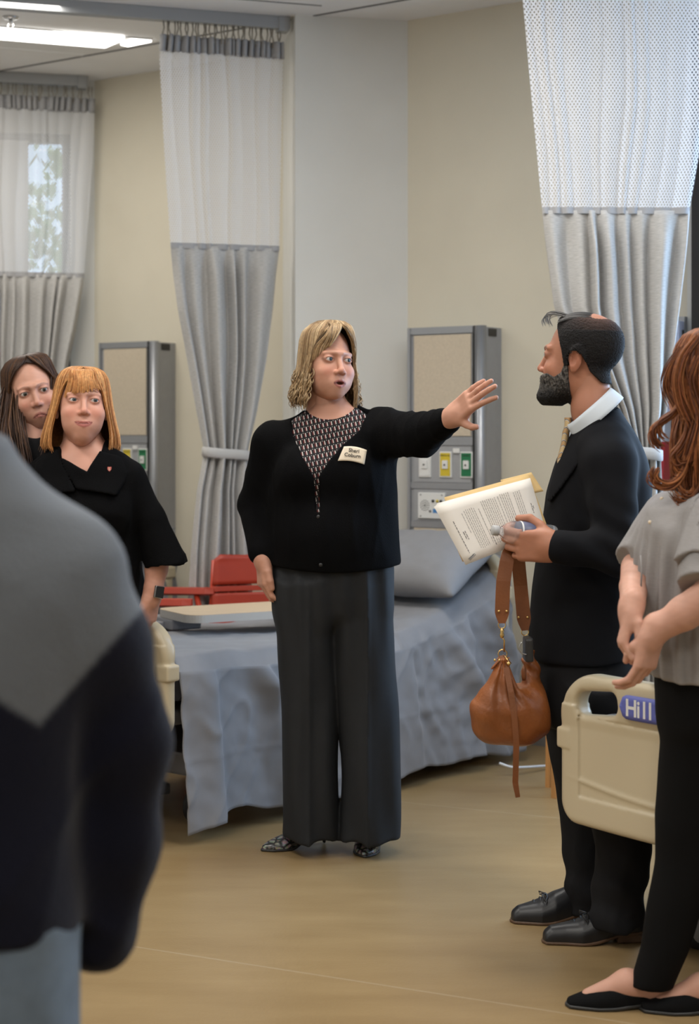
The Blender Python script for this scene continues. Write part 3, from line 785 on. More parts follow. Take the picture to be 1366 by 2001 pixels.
def bed(label, sheet_label, F, u, v, L=1.88, W=0.82, rise=True, drape=0.03, seed=1, visible=True, sheet=True):
    F = np.array([*F, 0.0]); u = np.array([*u, 0.0]); v = np.array([*v, 0.0]); ez = np.array([0, 0, 1.0])
    root = thing('hospital_bed', label, 'bed', tuple(F + u * L / 2 + v * W / 2), 'hospital beds')
    tk = [0, 0.25, 1.1, 1.35, 1.7, L + 0.05]; zk = [0.61, 0.60, 0.565, 0.60, 0.72, 0.86]
    ztop = lambda t: np.interp(t, np.linspace(-0.05, L + 0.05, 120), np.convolve(np.pad(np.interp(np.linspace(-0.05, L + 0.05, 120), tk, zk), 8, mode='edge'), np.hanning(17) / np.hanning(17).sum(), 'valid'))
    # mattress
    n = 30; T = np.linspace(0.0, L, n); Pt = []
    prof = [(0.02, -0.15), (0.0, -0.13), (0.0, -0.03), (0.03, -0.008), (W - 0.03, -0.008), (W, -0.03), (W, -0.13), (W - 0.02, -0.15)]
    for t in T: Pt.append([F + u * t + v * a + ez * (ztop(t) + b) for a, b in prof])
    V, Fc = grid_mesh(np.array(Pt), True); k = len(prof)
    Fl = [tuple(f) for f in Fc] + [tuple(range(k - 1, -1, -1)), tuple(range((n - 1) * k, n * k))]
    link('mattress', mkmesh('mattress', V, Fl, False), M_matt, root)
    ax = [u, v, ez]
    def bx(name, m, t0, t1, a0, a1, z0, z1, bev=0.0, parent=None):
        mb = MB(); mb.box(F + u * (t0 + t1) / 2 + v * (a0 + a1) / 2 + ez * (z0 + z1) / 2, (t1 - t0, a1 - a0, z1 - z0), ax, bev); return mb.build(name, m, parent or root)
    bx('deck', M_frame, 0.02, 1.25, 0.06, W - 0.06, 0.37, 0.42, 0.008)
    mb = MB(); a0, a1 = 0.08, W - 0.08
    q = [F + u * 1.2 + ez * 0.40, F + u * (L - 0.04) + ez * (0.62)]
    for aa in (a0 + 0.03, a1 - 0.03): mb.tube([q[0] + v * aa, q[1] + v * aa], 0.022, 8)
    mb.tube([q[1] + v * a0, q[1] + v * a1], 0.022, 8); mb.build('backrest_frame', M_frame, root, True)
    bx('base_frame', M_frame, 0.16, L - 0.16, 0.1, W - 0.1, 0.17, 0.25, 0.01)
    bx('base_cover', M_white, L - 0.45, L + 0.15, 0.04, 0.40, 0.030, 0.080, 0.015)
    for t0 in (0.45, 1.15):
        mb = MB()
        for aa in (0.22, W - 0.22): mb.tube([F + u * t0 + v * aa + ez * 0.21, F + u * (t0 + 0.12) + v * aa + ez * 0.40], 0.028, 8)
        mb.build('lift_arm', M_frame, root, True)
    for t0 in (L + 0.0, L + 0.10):
        bx('pedal', M_pedal, t0 - 0.04, t0 + 0.04, 0.02, 0.13, 0.070, 0.095, 0.008)
    for t0, a0 in ((0.22, 0.14), (0.22, W - 0.14), (L - 0.30, 0.14), (L - 0.30, W - 0.14)):
        c = F + u * t0 + v * a0
        cs = MB(); cs.lathe([(0.016, 0.12), (0.016, 0.19)], c, (0, 0, 1), 10)
        cs.box(c + ez * 0.105, (0.05, 0.075, 0.04), ax, 0.008); cst = cs.build('caster', M_rubber, root)
        w = MB(); w.lathe([(0.045, -0.02), (0.0625, -0.016), (0.0625, 0.016), (0.045, 0.02)], c + ez * 0.0635, v, 28); w.build('wheel', M_rubber, cst, True)
        w = MB(); w.lathe([(0.040, -0.024), (0.046, -0.019), (0.046, 0.019), (0.040, 0.024)], c + ez * 0.0635, v, 24); w.build('hub_cover', M_caster, cst, True)
    # footboard and headboard share their moulding
    ex = np.array([u[1], -u[0], 0.0])
    for nm, t0 in (('footboard', -0.085), ('headboard', L - 0.06)):
        o = bpy.data.objects.new(nm, FOOT); COL.objects.link(o); o.parent = root
        st = F + u * t0 + (v * (W + FB_W) / 2 if np.dot(ex, v) < 0 else v * (W - FB_W) / 2)
        o.location = Vector(st + (ez * 0.12 if nm == 'headboard' else 0)) - root.location; o.rotation_euler = (0, 0, math.atan2(ex[1], ex[0]))
        if nm == 'footboard':
            # logo plate on the outer side: a rounded lozenge with raised lettering
            bowf = lambda x: 0.03 * (1 - ((x - FB_W / 2) / (FB_W / 2)) ** 2)
            def pt(x, z, out): return st + ex * x + ez * z - u * (0.0305 + out + bowf(x))
            zt, zb_, xa, xb = 0.706, 0.646, 0.232, 0.668
            xs_ = np.linspace(xa, xb, 40)
            hz = lambda x: 0.03 * (math.sqrt(max(0.0, 1 - ((max(xa + 0.03 - x, x - xb + 0.03, 0)) / 0.03) ** 2)))
            Pt = np.array([[pt(x, (zt + zb_) / 2 + hz(x) * s_, 0.0015) for s_ in (-1, -0.5, 0, 0.5, 1)] for x in xs_])
            V, Fc = grid_mesh(Pt[:, ::1]); 
            lg = link('logo_plate', mkmesh('logo_plate', V, Fc, False), M_logo, root)
            s = lg.modifiers.new('thickness', 'SOLIDIFY'); s.thickness = 0.002
            for i, (ch, x) in enumerate(zip('Hill-Rom', (0.252, 0.290, 0.309, 0.328, 0.350, 0.378, 0.414, 0.448))):
                p = pt(x, 0.656, 0.0035); x2 = x + 0.03; dirx = pt(x2, 0.656, 0.0035) - p
                text_mesh('letter', ch, 0.058, M_white, p, dirx, (0, 0, 1), lg, bold=0.0012, sx=0.95)
    if sheet:
        rng = np.random.default_rng(seed); nt, nn, ntp, nf = 230, 46, 34, 12
        T = np.linspace(-0.035, L - 0.01, nt); Pt = np.zeros((nt, nn + ntp + nf, 3))
        ridges = [(0.10, 0.02, 0.035, 0.030), (0.36, 0.16, 0.040, 0.022), (0.30, 0.85, 0.045, 0.030), (0.95, -0.1, 0.02, 0.05), (1.18, 0.05, 0.02, 0.03), (1.52, 0.10, 0.045, 0.035), (1.72, 0.22, 0.035, 0.03), (1.40, 0.5, 0.03, 0.02), (1.62, 0.62, 0.03, 0.02), (0.72, 0.2, 0.025, 0.045)]
        for i, t in enumerate(T):
            zt = float(ztop(t)); hem = drape + 0.012 * math.sin(5 * t + 1) + 0.010 * math.sin(17 * t) + (0.0 if t < 0.12 else 0.02) + 0.035 * math.exp(-((t - 0.24) / 0.09) ** 2)
            row = []
            for j in range(nn):
                w = j / (nn - 1); z = hem + (zt - 0.05 - hem) * w; drop = zt - z
                o = 0.022 + 0.035 * (1 - w) ** 1.3
                for (t0, sl, am, wd) in ridges:
                    c = t0 + sl * drop; g = math.exp(-((t - c) / wd) ** 2) if t > c else math.exp(-((t - c) / (wd * 2.6)) ** 2)
                    o += am * g * min(1, drop / 0.12) * (1.0 if sl < 0.7 else max(0.0, 1 - drop / 0.5))
                o += 0.007 * mnoise.noise((t * 6, z * 5, seed)) + 0.0045 * mnoise.noise((t * 17 + z * 9, z * 15 - t * 6, seed + 3)) * (1 + 1.5 * (t > 1.2))
                rg = (1 - min(1, 2.2 * abs(mnoise.noise((t * 3.1 + z * 1.3 + seed, z * 1.6 - t * 1.2, seed + 1.5))))) ** 3; rg2 = (1 - min(1, 2.4 * abs(mnoise.noise((t * 6.5 - z * 4.2, z * 4.0 + t * 2.2, seed + 7.5))))) ** 3
                o += 0.012 * rg * min(1, drop / 0.1) + 0.008 * rg2
                o += 0.0030 * math.exp(-((z - 0.27) / 0.006) ** 2)
                row.append(F + u * t - v * o + ez * z)
            for j in range(ntp):
                w = j / (ntp - 1); a = -0.018 + (W + 0.036) * w
                ed = min(1, min(w, 1 - w) * ntp / 2.2); z = zt - 0.05 + 0.055 * math.sqrt(max(0, 1 - (1 - ed) ** 2))
                z += 0.010 * mnoise.noise((t * 4 + 0.7 * a * 6, a * 5, seed + 9)) + 0.005 * mnoise.noise((t * 11 - a * 9, a * 14, seed + 5)) + 0.014 * (t > 1.15) * abs(mnoise.noise((t * 7 + a * 8, a * 7 - t * 3, seed + 2)))
                z += 0.018 * math.exp(-((a - 0.75 - 0.12 * t) / 0.06) ** 2) * min(1, t)
                row.append(F + u * t + v * a + ez * z)
            for j in range(nf):
                w = (j + 1) / nf; row.append(F + u * t + v * (W + 0.02 + 0.01 * w) + ez * (zt - 0.05 - 0.28 * w))
            Pt[i] = np.array(row)
        V, Fc = grid_mesh(Pt); so = link('bed_sheet', mkmesh('bed_sheet', V, Fc), M_sheet, None, origin=tuple(F + u * L / 2 + v * W / 2 + ez * 0.03))
        s = so.modifiers.new('thickness', 'SOLIDIFY'); s.thickness = 0.002; s.offset = 1
        tag(so, sheet_label, 'bed sheet', 'sheets on the hospital beds')
    return root, ztop

def pillow(label, c, ax, size, seed=0, sag=0.0):
    """ax rows: long, short, up"""
    n = 40; U = np.linspace(-1, 1, n); Pt = np.zeros((2, n, n, 3)); ax = np.array(ax)
    for s in (0, 1):
        for i, a in enumerate(U):
            for j, b in enumerate(U):
                th = (max(0, 1 - abs(a) ** 3.2) ** 0.55) * (max(0, 1 - abs(b) ** 3.0) ** 0.55)
                x = a * (1 - 0.07 * (1 - b * b) * abs(a)) ; y = b * (1 - 0.09 * (1 - a * a) * abs(b))
                z = (1 if s else -0.75) * th + 0.10 * mnoise.noise((a * 1.6 + seed, b * 1.7, s)) * th
                z += 0.05 * mnoise.noise((a * 5 + seed, b * 4, s + 4)) * th - sag * a
                Pt[s, i, j] = np.array(c) + np.array([x * size[0] / 2, y * size[1] / 2, z * size[2] / 2]) @ ax
    V1, F1 = grid_mesh(Pt[1]); V0, F0 = grid_mesh(Pt[0])
    V = np.concatenate([V1, V0]); Fc = np.concatenate([F1[:, ::-1], F0 + len(V1)])
    me = mkmesh('pillow', V, Fc)
    bm = bmesh.new(); bm.from_mesh(me); bmesh.ops.remove_doubles(bm, verts=bm.verts, dist=0.0008); bmesh.ops.recalc_face_normals(bm, faces=bm.faces); bm.to_mesh(me); bm.free()
    o = link('pillow', me, M_pillow, None, origin=tuple(np.array(c) - np.array([0, 0, size[2] / 2])))
    return tag(o, label, 'pillow', 'pillows on the beds')

U1, V1_ = unit([0.64, 0.77]), unit([-0.77, 0.64])
B1 = (-0.55, 5.637)
bed1, zt1 = bed('hospital bed with beige footboard under the grey sheet, behind the woman in the black cardigan', 'grey cotton sheet draped to the floor over the middle bed', B1, U1, V1_, seed=1)
b1 = np.array([*B1, 0.0]); u3 = np.array([*U1, 0.0]); v3 = np.array([*V1_, 0.0]); ez = np.array([0, 0, 1.0])
slope = unit(u3 + ez * 0.55); upn = np.cross(v3, slope); upn = upn if upn[2] > 0 else -upn
pillow('plump grey pillow propped at the head of the middle bed', b1 + u3 * 1.60 + v3 * 0.25 + ez * (float(zt1(1.60)) + 0.115), [v3, slope, upn], (0.62, 0.42, 0.20), 2)
B2 = (0.647, 4.443)
bed2, _ = bed('hospital bed with beige lettered footboard in front of the man in the suit', 'grey cotton sheet on the bed with the lettered footboard', B2, unit([0.77, 0.64]), unit([0.64, -0.77]), drape=0.33, seed=4)
B3 = (-0.86 - 1.88 * U1[0] + 0.03, 8.16 - 1.88 * U1[1] - 0.05)
bed3, zt3 = bed('hospital bed in the far bay beneath the service panel behind the red-blonde woman', 'grey cotton sheet on the far bay bed', B3, U1, V1_, drape=0.22, seed=8)
b3 = np.array([*B3, 0.0])
M_lav = M_pillow
pillow('grey pillow at the head of the far bay bed', b3 + u3 * 1.64 + v3 * 0.16 + ez * (float(zt3(1.62)) + 0.11), [v3, slope, upn], (0.5, 0.38, 0.18), 5)
# power cord of the middle bed
c0 = P(972, 1490, 6.72); c1 = P(1000, 1500, 6.70); c2 = P(1030, 1499, 6.75); c3 = P(1075, 1496, 6.85); c4 = P(1120, 1500, 6.95)
mb = MB()
ts = np.linspace(0, 4, 30); ctl = np.array([c0, c1, c2, c3, c4])
pts = np.stack([np.interp(ts, range(5), ctl[:, k]) for k in range(3)], -1); pts = np.array([pts[max(0, i - 2):i + 3].mean(0) for i in range(30)])
mb.tube(pts, 0.005, 8); o = mb.build('power_cord', M_cord, None, True, origin=tuple(c2)); tag(o, 'white power cord looping below the head of the middle bed', 'cord')

# ------------------------------------------------------------------ overbed table
M_maple = mat('maple_laminate', (0.56, 0.43, 0.29), 0.45, var=0.05, vscale=8, stretch=(1, 8, 1))
M_edge = mat('grey_edge_band', (0.42, 0.40, 0.37), 0.5)
def overbed_table():
    a = np.array([(372 - CX) * 6.28 / F_PX, 6.28]); ex = unit([0.86, 0.5]); ey = np.array([-ex[1], ex[0]]); Wd, Dp, zt = 0.78, 0.32, 0.672
    c = a + ex * Wd / 2 + ey * Dp / 2; root = thing('overbed_table', 'maple topped overbed table reaching over the middle bed', 'table', (c[0], c[1], 0.0))
    def rr(off, rad, n=8):
        pts = []
        for cx_, cy_, a0 in ((Wd - rad, Dp - rad, 0), (rad, Dp - rad, 90), (rad, rad, 180), (Wd - rad, rad, 270)):
            for k in range(n + 1):
                t = math.radians(a0 + 90 * k / n); q = a + ex * (cx_ + (rad + off) * math.cos(t)) + ey * (cy_ + (rad + off) * math.sin(t)); pts.append(q)
        return pts
    slab(rr(0, 0.06), zt - 0.002, zt).build('table_top', M_maple, root)
    slab(rr(0, 0.06), zt - 0.03, zt - 0.002).build('edge_band', M_edge, root)
    p = a + ex * 0.10 + ey * (Dp + 0.62)
    pc = a + ex * 0.06 + ey * (Dp - 0.06)
    mb = MB(); mb.box((pc[0], pc[1], zt - 0.05), (0.12, 0.2, 0.04), [(*ex, 0), (*ey, 0), (0, 0, 1)], 0.006); mb.build('support_bracket', M_frame, root)
    q0 = pc - ex * 0.16
    mb = MB(); mb.box((q0[0], q0[1], 0.36), (0.06, 0.05, 0.60), [(*ex, 0), (*ey, 0), (0, 0, 1)], 0.006); mb.box(((pc[0] + q0[0]) / 2, (pc[1] + q0[1]) / 2, zt - 0.06), (0.2, 0.05, 0.03), [(*ex, 0), (*ey, 0), (0, 0, 1)], 0.004); mb.build('column', M_frame, root)
    mb = MB()
    mb.box((q0[0] - 0.02, q0[1] + 0.02, 0.045), (0.07, 0.55, 0.04), [(*ex, 0), (*ey, 0), (0, 0, 1)], 0.008); mb.build('base', M_frame, root)
    for s in (-0.24, 0.0, 0.24):
        w = q0 + ey * (s + 0.02); mb = MB(); mb.lathe([(0.02, -0.01), (0.025, -0.006), (0.025, 0.006), (0.02, 0.01)], (w[0] - 0.02, w[1], 0.025), (*ex, 0), 14); mb.build('castor', M_rubber, root, True)
overbed_table()

# ------------------------------------------------------------------ red visitor chairs
M_red = mat('red_plastic', (0.42, 0.045, 0.02), 0.45, var=0.04, vscale=20)
M_redtube = mat('red_tube', (0.50, 0.05, 0.02), 0.35)
M_seatdark = mat('dark_brown_seat', (0.035, 0.018, 0.014), 0.7)
def red_chair(label, c, yaw, seat_mat, arms=True):
    ca, sa = math.cos(yaw), math.sin(yaw); c = np.array([*c, 0.0])
    T = lambda x, y, z: c + np.array([ca * x - sa * y, sa * x + ca * y, z])          # chair faces -y
    ax = [(ca, sa, 0), (-sa, ca, 0), (0, 0, 1)]
    root = thing('visitor_chair', label, 'chair', tuple(c), 'red visitor chairs')
    def plate(name, z0, z1, hw0, hw1, rad=0.0):
        nz, nx = 8, 17; Pt = np.zeros((nz, nx, 3))
        for i, z in enumerate(np.linspace(z0, z1, nz)):
            k = (z - z0) / (z1 - z0); hw = hw0 + (hw1 - hw0) * k
            if rad and z > z1 - rad: hw -= rad - math.sqrt(max(0, rad ** 2 - (z - z1 + rad) ** 2))
            for j, s in enumerate(np.linspace(-1, 1, nx)):
                Pt[i, j] = T(s * hw, 0.22 + 0.10 * (z - 0.45) - 0.035 * s * s, z)
        V, Fc = grid_mesh(Pt); o = link(name, mkmesh(name, V, Fc), M_red, root); m = o.modifiers.new('thickness', 'SOLIDIFY'); m.thickness = 0.014; return o
    plate('backrest', 0.672, 0.80, 0.225, 0.215, 0.03)
    plate('back_slat', 0.642, 0.666, 0.227, 0.225); plate('back_slat', 0.56, 0.636, 0.23, 0.228); plate('back_slat', 0.50, 0.553, 0.23, 0.23)
    for s in (-1, 1):
        mb = MB(); mb.tube([T(s * 0.24, 0.20, 0.0), T(s * 0.235, 0.215, 0.45), T(s * 0.215, 0.235, 0.78)], 0.0125, 8); mb.build('leg', M_redtube, root, True)
        mb = MB(); mb.tube([T(s * 0.26, -0.22, 0.0), T(s * 0.25, -0.20, 0.45), T(s * 0.25, -0.16, 0.63 if arms else 0.47)], 0.0125, 8); mb.build('leg', M_redtube, root, True)
        if not arms: continue
        mb = MB(); n = 9; Pt = []
        for k in range(n):
            y = -0.24 + 0.30 * k / (n - 1); w = 0.032 * (1 - 0.45 * (k / (n - 1))) if k > 0 else 0.02
            Pt.append([T(s * 0.25 - w, y, 0.635), T(s * 0.25 - w * 0.8, y, 0.660), T(s * 0.25 + w * 0.8, y, 0.660), T(s * 0.25 + w, y, 0.635), T(s * 0.25, y, 0.625)])
        V, Fc = grid_mesh(np.array(Pt), True); link('armrest', mkmesh('armrest', V, [tuple(f) for f in Fc] + [(4, 3, 2, 1, 0), tuple(range(40, 45))], False), M_red, root)
    Pt = np.zeros((11, 11, 3))
    for i, y in enumerate(np.linspace(-0.24, 0.22, 11)):
        for j, x in enumerate(np.linspace(-0.235, 0.235, 11)): Pt[i, j] = T(x, y, 0.45 + 0.012 * (x / 0.235) ** 2 - 0.02 * max(0, (-y - 0.14) / 0.1) ** 2 - 0.012 * (y > 0.1))
    V, Fc = grid_mesh(Pt); o = link('seat', mkmesh('seat', V, Fc), seat_mat, root); m = o.modifiers.new('thickness', 'SOLIDIFY'); m.thickness = 0.03
    return root
red_chair('red plastic visitor chair behind the overbed table, slotted backrest showing', ((532 - CX) * 7.4 / F_PX, 7.36), 0.22, M_red, False)
red_chair('red visitor chair with dark seat, mostly behind the red-blonde woman, armrest showing', ((288 - CX) * 7.28 / F_PX, 7.30), math.radians(84), M_seatdark)

# ------------------------------------------------------------------ shelf with pump bottle, wooden stool, wall things
M_ply = mat('beech_wood', (0.50, 0.25, 0.085), 0.45, var=0.12, vscale=6, stretch=(6, 6, 1))
cb = P(779, 1068, 7.655)
M_soap = mat('soap_bottle', (0.75, 0.75, 0.73), 0.35)
pb = thing('pump_bottle', 'white pump bottle standing on the small wall shelf', 'bottle', (cb[0], cb[1], cb[2] - 0.06))
mb = MB(); mb.lathe([(0.026, -0.06), (0.030, -0.055), (0.030, 0.0), (0.024, 0.015), (0.012, 0.022)], cb, (0, 0, 1), 20); mb.build('bottle_body', M_soap, pb, True)
mb = MB(); mb.lathe([(0.013, 0.02), (0.013, 0.034), (0.005, 0.036), (0.005, 0.058)], cb, (0, 0, 1), 14); mb.box(cb + np.array([-0.01, 0, 0.062]), (0.045, 0.014, 0.012), None, 0.003); mb.build('pump', M_soap, pb)
dS = unit(pS - pR); nS = np.array([-dS[1], dS[0]]); kS = float(np.dot(cb[:2] - pR, dS)); wS = pR + dS * kS; dep = float(np.linalg.norm(wS - cb[:2])) + 0.045; axs = [(*dS, 0), (*nS, 0), (0, 0, 1)]
sh = thing('wall_shelf', 'small maple shelf on the white middle wall holding the pump bottle', 'shelf', (wS[0], wS[1], cb[2] - 0.08))
c_ = wS - nS * dep / 2; mb = MB(); mb.box((c_[0], c_[1], cb[2] - 0.069), (0.20, dep, 0.018), axs, 0.003); mb.build('shelf_board', M_maple, sh)
for s_ in (-0.07, 0.07):
    c_ = wS + dS * s_ - nS * dep * 0.3; mb = MB(); mb.box((c_[0], c_[1], cb[2] - 0.098), (0.012, dep * 0.6, 0.04), axs, 0.002); mb.build('shelf_bracket', M_alu, sh)

def wooden_stool(label, c, yaw):
    ca, sa = math.cos(yaw), math.sin(yaw); c = np.array([*c, 0.0]); T = lambda x, y, z: c + np.array([ca * x - sa * y, sa * x + ca * y, z]); ax = [(ca, sa, 0), (-sa, ca, 0), (0, 0, 1)]
    root = thing('wooden_stool', label, 'stool', tuple(c))
    for sx in (-1, 1):
        for sy in (-1, 1):
            mb = MB(); b0, b1_ = T(sx * 0.095, sy * 0.095, 0), T(sx * 0.082, sy * 0.082, 0.44); mb.tube([b0, (b0 + b1_) / 2, b1_], [0.014, 0.019, 0.019], 4); mb.build('leg', M_ply, root)
        mb = MB(); mb.box(T(sx * 0.084, 0, 0.40), (0.02, 0.15, 0.045), ax, 0.003); mb.build('side_rail', M_ply, root)
        mb = MB(); mb.box(T(0, sx * 0.084, 0.40), (0.15, 0.02, 0.045), ax, 0.003); mb.build('side_rail', M_ply, root)
    mb = MB(); mb.box(T(0, 0, 0.455), (0.23, 0.23, 0.03), ax, 0.008); mb.build('seat', M_ply, root)
    return root
q = P(1082, 1560, 6.3)
wooden_stool('beech wood stool standing behind the man in the suit', (q[0] + 0.10, q[1] + 0.10), 0.0)

M_sharps = mat('translucent_red_plastic', (0.62, 0.05, 0.07), 0.35, trans=0.25)
M_lid = mat('frosted_clear_plastic', (0.70, 0.74, 0.85), 0.4, trans=0.3)
exw = np.array([A_DIR[0], A_DIR[1], 0]); eyw = np.array([A_DIR[1], -A_DIR[0], 0]); eyw = eyw if eyw[1] < 0 else -eyw
wq = on_wall(pS, 1296); wp = np.array([wq[0], wq[1], 0])
shp = thing('sharps_container', 'red sharps container with clear lid mounted on the wall beside the curtain', 'container', tuple(wp + np.array([0, 0, 1.14])))
def taper(name, m, w0, w1, d0, d1, z0, z1, parent):
    V = []
    for w, d, z in ((w0, d0, z0), (w1, d1, z1)):
        for sx, y in ((-1, 0.004), (1, 0.004), (1, d), (-1, d)): V.append(wp + exw * sx * w / 2 + eyw * y + np.array([0, 0, z]))
    mb = MB(); mb.add(V, [(0, 1, 2, 3), (7, 6, 5, 4), (0, 4, 5, 1), (1, 5, 6, 2), (2, 6, 7, 3), (3, 7, 4, 0)]); return mb.build(name, m, parent)
taper('container_body', M_sharps, 0.085, 0.13, 0.09, 0.12, 1.14, 1.305, shp); taper('container_lid', M_lid, 0.135, 0.10, 0.125, 0.09, 1.305, 1.40, shp)
taper('wall_bracket', M_white, 0.10, 0.10, 0.03, 0.03, 1.06, 1.15, shp)
wq = on_wall(pS, 1318); wp = np.array([wq[0], wq[1], 0])
gl = thing('glove_dispenser', 'pale blue glove box holder on the wall between curtain and black window jamb', 'dispenser', tuple(wp + np.array([0, 0, 1.42])))
M_glove = mat('pale_blue_card', (0.45, 0.52, 0.72), 0.6, var=0.1, vscale=40)
taper('box', M_glove, 0.11, 0.11, 0.075, 0.075, 1.42, 1.79, gl); taper('bracket', M_alu, 0.115, 0.115, 0.03, 0.03, 1.40, 1.81, gl)
c = wp + exw * 0.056 + eyw * 0.04 + np.array([0, 0, 1.74]); mb = MB(); mb.box(c, (0.001, 0.016, 0.03), [exw, eyw, (0, 0, 1)]); mb.build('printed_mark', M_dark, gl)
# ------------------------------------------------------------------ figures: head, hands, hair
SKIN_RES = 0.0021
def head_sdf(h):
    """face looks along -y, z up, origin between the eyes' level and the skull axis; unit = metres for a 0.23 m head"""
    g = lambda k, d: h.get(k, d)
    fw = g('face_w', 1.0); jaw = g('jaw', 1.0); ch = g('cheek', 1.0)
    S = SDF()
    S.u(ell((0, 0.022, 0.036), (0.0735, 0.094, 0.082)))
    S.u(ell((0, -0.022, -0.030), (0.0635 * fw, 0.066, 0.082)), 0.035)
    S.u(ell((0, -0.035, -0.068), (0.050 * fw * jaw, 0.050, 0.044)), 0.030)                 # jaw
    S.u(ell((0, -0.067, -0.098), (0.022 * jaw, 0.020, 0.018)), 0.026)                      # chin
    if g('dchin', 0): S.u(ell((0, -0.022, -0.108), (0.040 * g('dchin', 0) + 0.01, 0.042, 0.020)), 0.03)
    for s in (-1, 1):
        S.u(ell((s * 0.037 * fw, -0.062, -0.036), (0.025 * ch, 0.023 * ch, 0.024 * ch)), 0.022)   # cheeks
        S.u(ell((s * 0.030 * fw, -0.057, -0.068), (0.019 * ch, 0.020, 0.020)), 0.022)
        S.u(cap((s * 0.010, -0.087, 0.0215), (s * 0.045, -0.072, 0.0205), 0.0060, 0.0045), 0.020)  # brow ridge
        S.sub(ell((s * 0.0315, -0.098, 0.0035), (0.0195, 0.0165, 0.0120)), 0.013)                # socket
    # nose
    nl = g('nose', 1.0)
    S.u(cap((0, -0.084, 0.010), (0, -0.1025 - 0.004 * (nl - 1), -0.030), 0.0062, 0.0088), 0.010)
    S.u(ell((0, -0.1035 - 0.006 * (nl - 1), -0.0350), (0.0098 * nl, 0.0098, 0.0088)), 0.007)
    for s in (-1, 1):
        S.u(ell((s * 0.0115 * nl, -0.0955, -0.0385), (0.0075, 0.0095, 0.0070)), 0.006)
        S.sub(ell((s * 0.0062 * nl, -0.1035, -0.0455), (0.0036, 0.0050, 0.0032)), 0.003)
    # eyelids round the eyeballs
    eo = g('eye_open', 1.0)
    for s in (-1, 1):
        lid = SDF(); lid.u(ell((s * 0.0315, -0.0748, 0.0030), (0.0172, 0.0146, 0.0136)))
        lid.sub(ell((s * 0.0315, -0.0900, 0.0024), (0.0146, 0.0140, 0.0053 * eo)), 0.0012)
        S.u(lid, 0.005)
    # mouth
    mo = g('mouth_open', 0.0); sm = g('smile', 0.0); mw = g('mouth_w', 1.0); zm = -0.0705; mx = g('mouth_x', 0.0)
    S.u(ell((0, -0.076, zm), (0.030, 0.021, 0.022)), 0.016)
    cz = zm + 0.004 * sm - g('frown', 0) * 0.004
    for s in (-1, 1):
        S.u(cap((s * 0.0045 + mx, -0.0962, zm + 0.0055 + mo * 0.003), (s * 0.0215 * mw + mx, -0.0840, cz + 0.0012), 0.0040, 0.0020), 0.004)
    S.u(cap((-0.019 * mw + mx, -0.0850, cz - 0.0015), (mx, -0.0950, zm - 0.0062 - mo * 0.006), 0.0024, 0.0046), 0.004)
    S.u(cap((0.019 * mw + mx, -0.0850, cz - 0.0015), (mx, -0.0950, zm - 0.0062 - mo * 0.006), 0.0024, 0.0046), 0.004)
    for s in (-1, 1):
        S.sub(cap((mx, -0.1010, zm + 0.0002), (s * 0.0215 * mw + mx, -0.0895, cz), 0.0013 + 0.0042 * mo, 0.0009), 0.0012)
    if mo > 0: S.sub(ell((mx, -0.094, zm - 0.002), (0.013 * mw, 0.022, 0.0060 * mo)), 0.002)
    # ears
    for s in (-1, 1):
        R = rotm(s * 22, -8, s * 6)
        e = SDF(); e.u(ell((s * 0.0775, 0.012, -0.010), (0.0075, 0.0175, 0.0310), R)); e.u(ell((s * 0.0740, 0.006, -0.034), (0.006, 0.009, 0.012)), 0.006)
        e.sub(ell((s * 0.0845, 0.006, -0.008), (0.0065, 0.0105, 0.0200), R), 0.004)
        S.u(e, 0.006)
    nr = g('neck_r', 0.054)
    S.u(cap((0, 0.026, -0.05), (0, 0.040 + g('neck_dy', 0.0), -0.20), nr, nr * 1.06), 0.014)
    return S

def smoothstep(a, b, x):
    t = np.clip((x - a) / (b - a), 0, 1); return t * t * (3 - 2 * t)

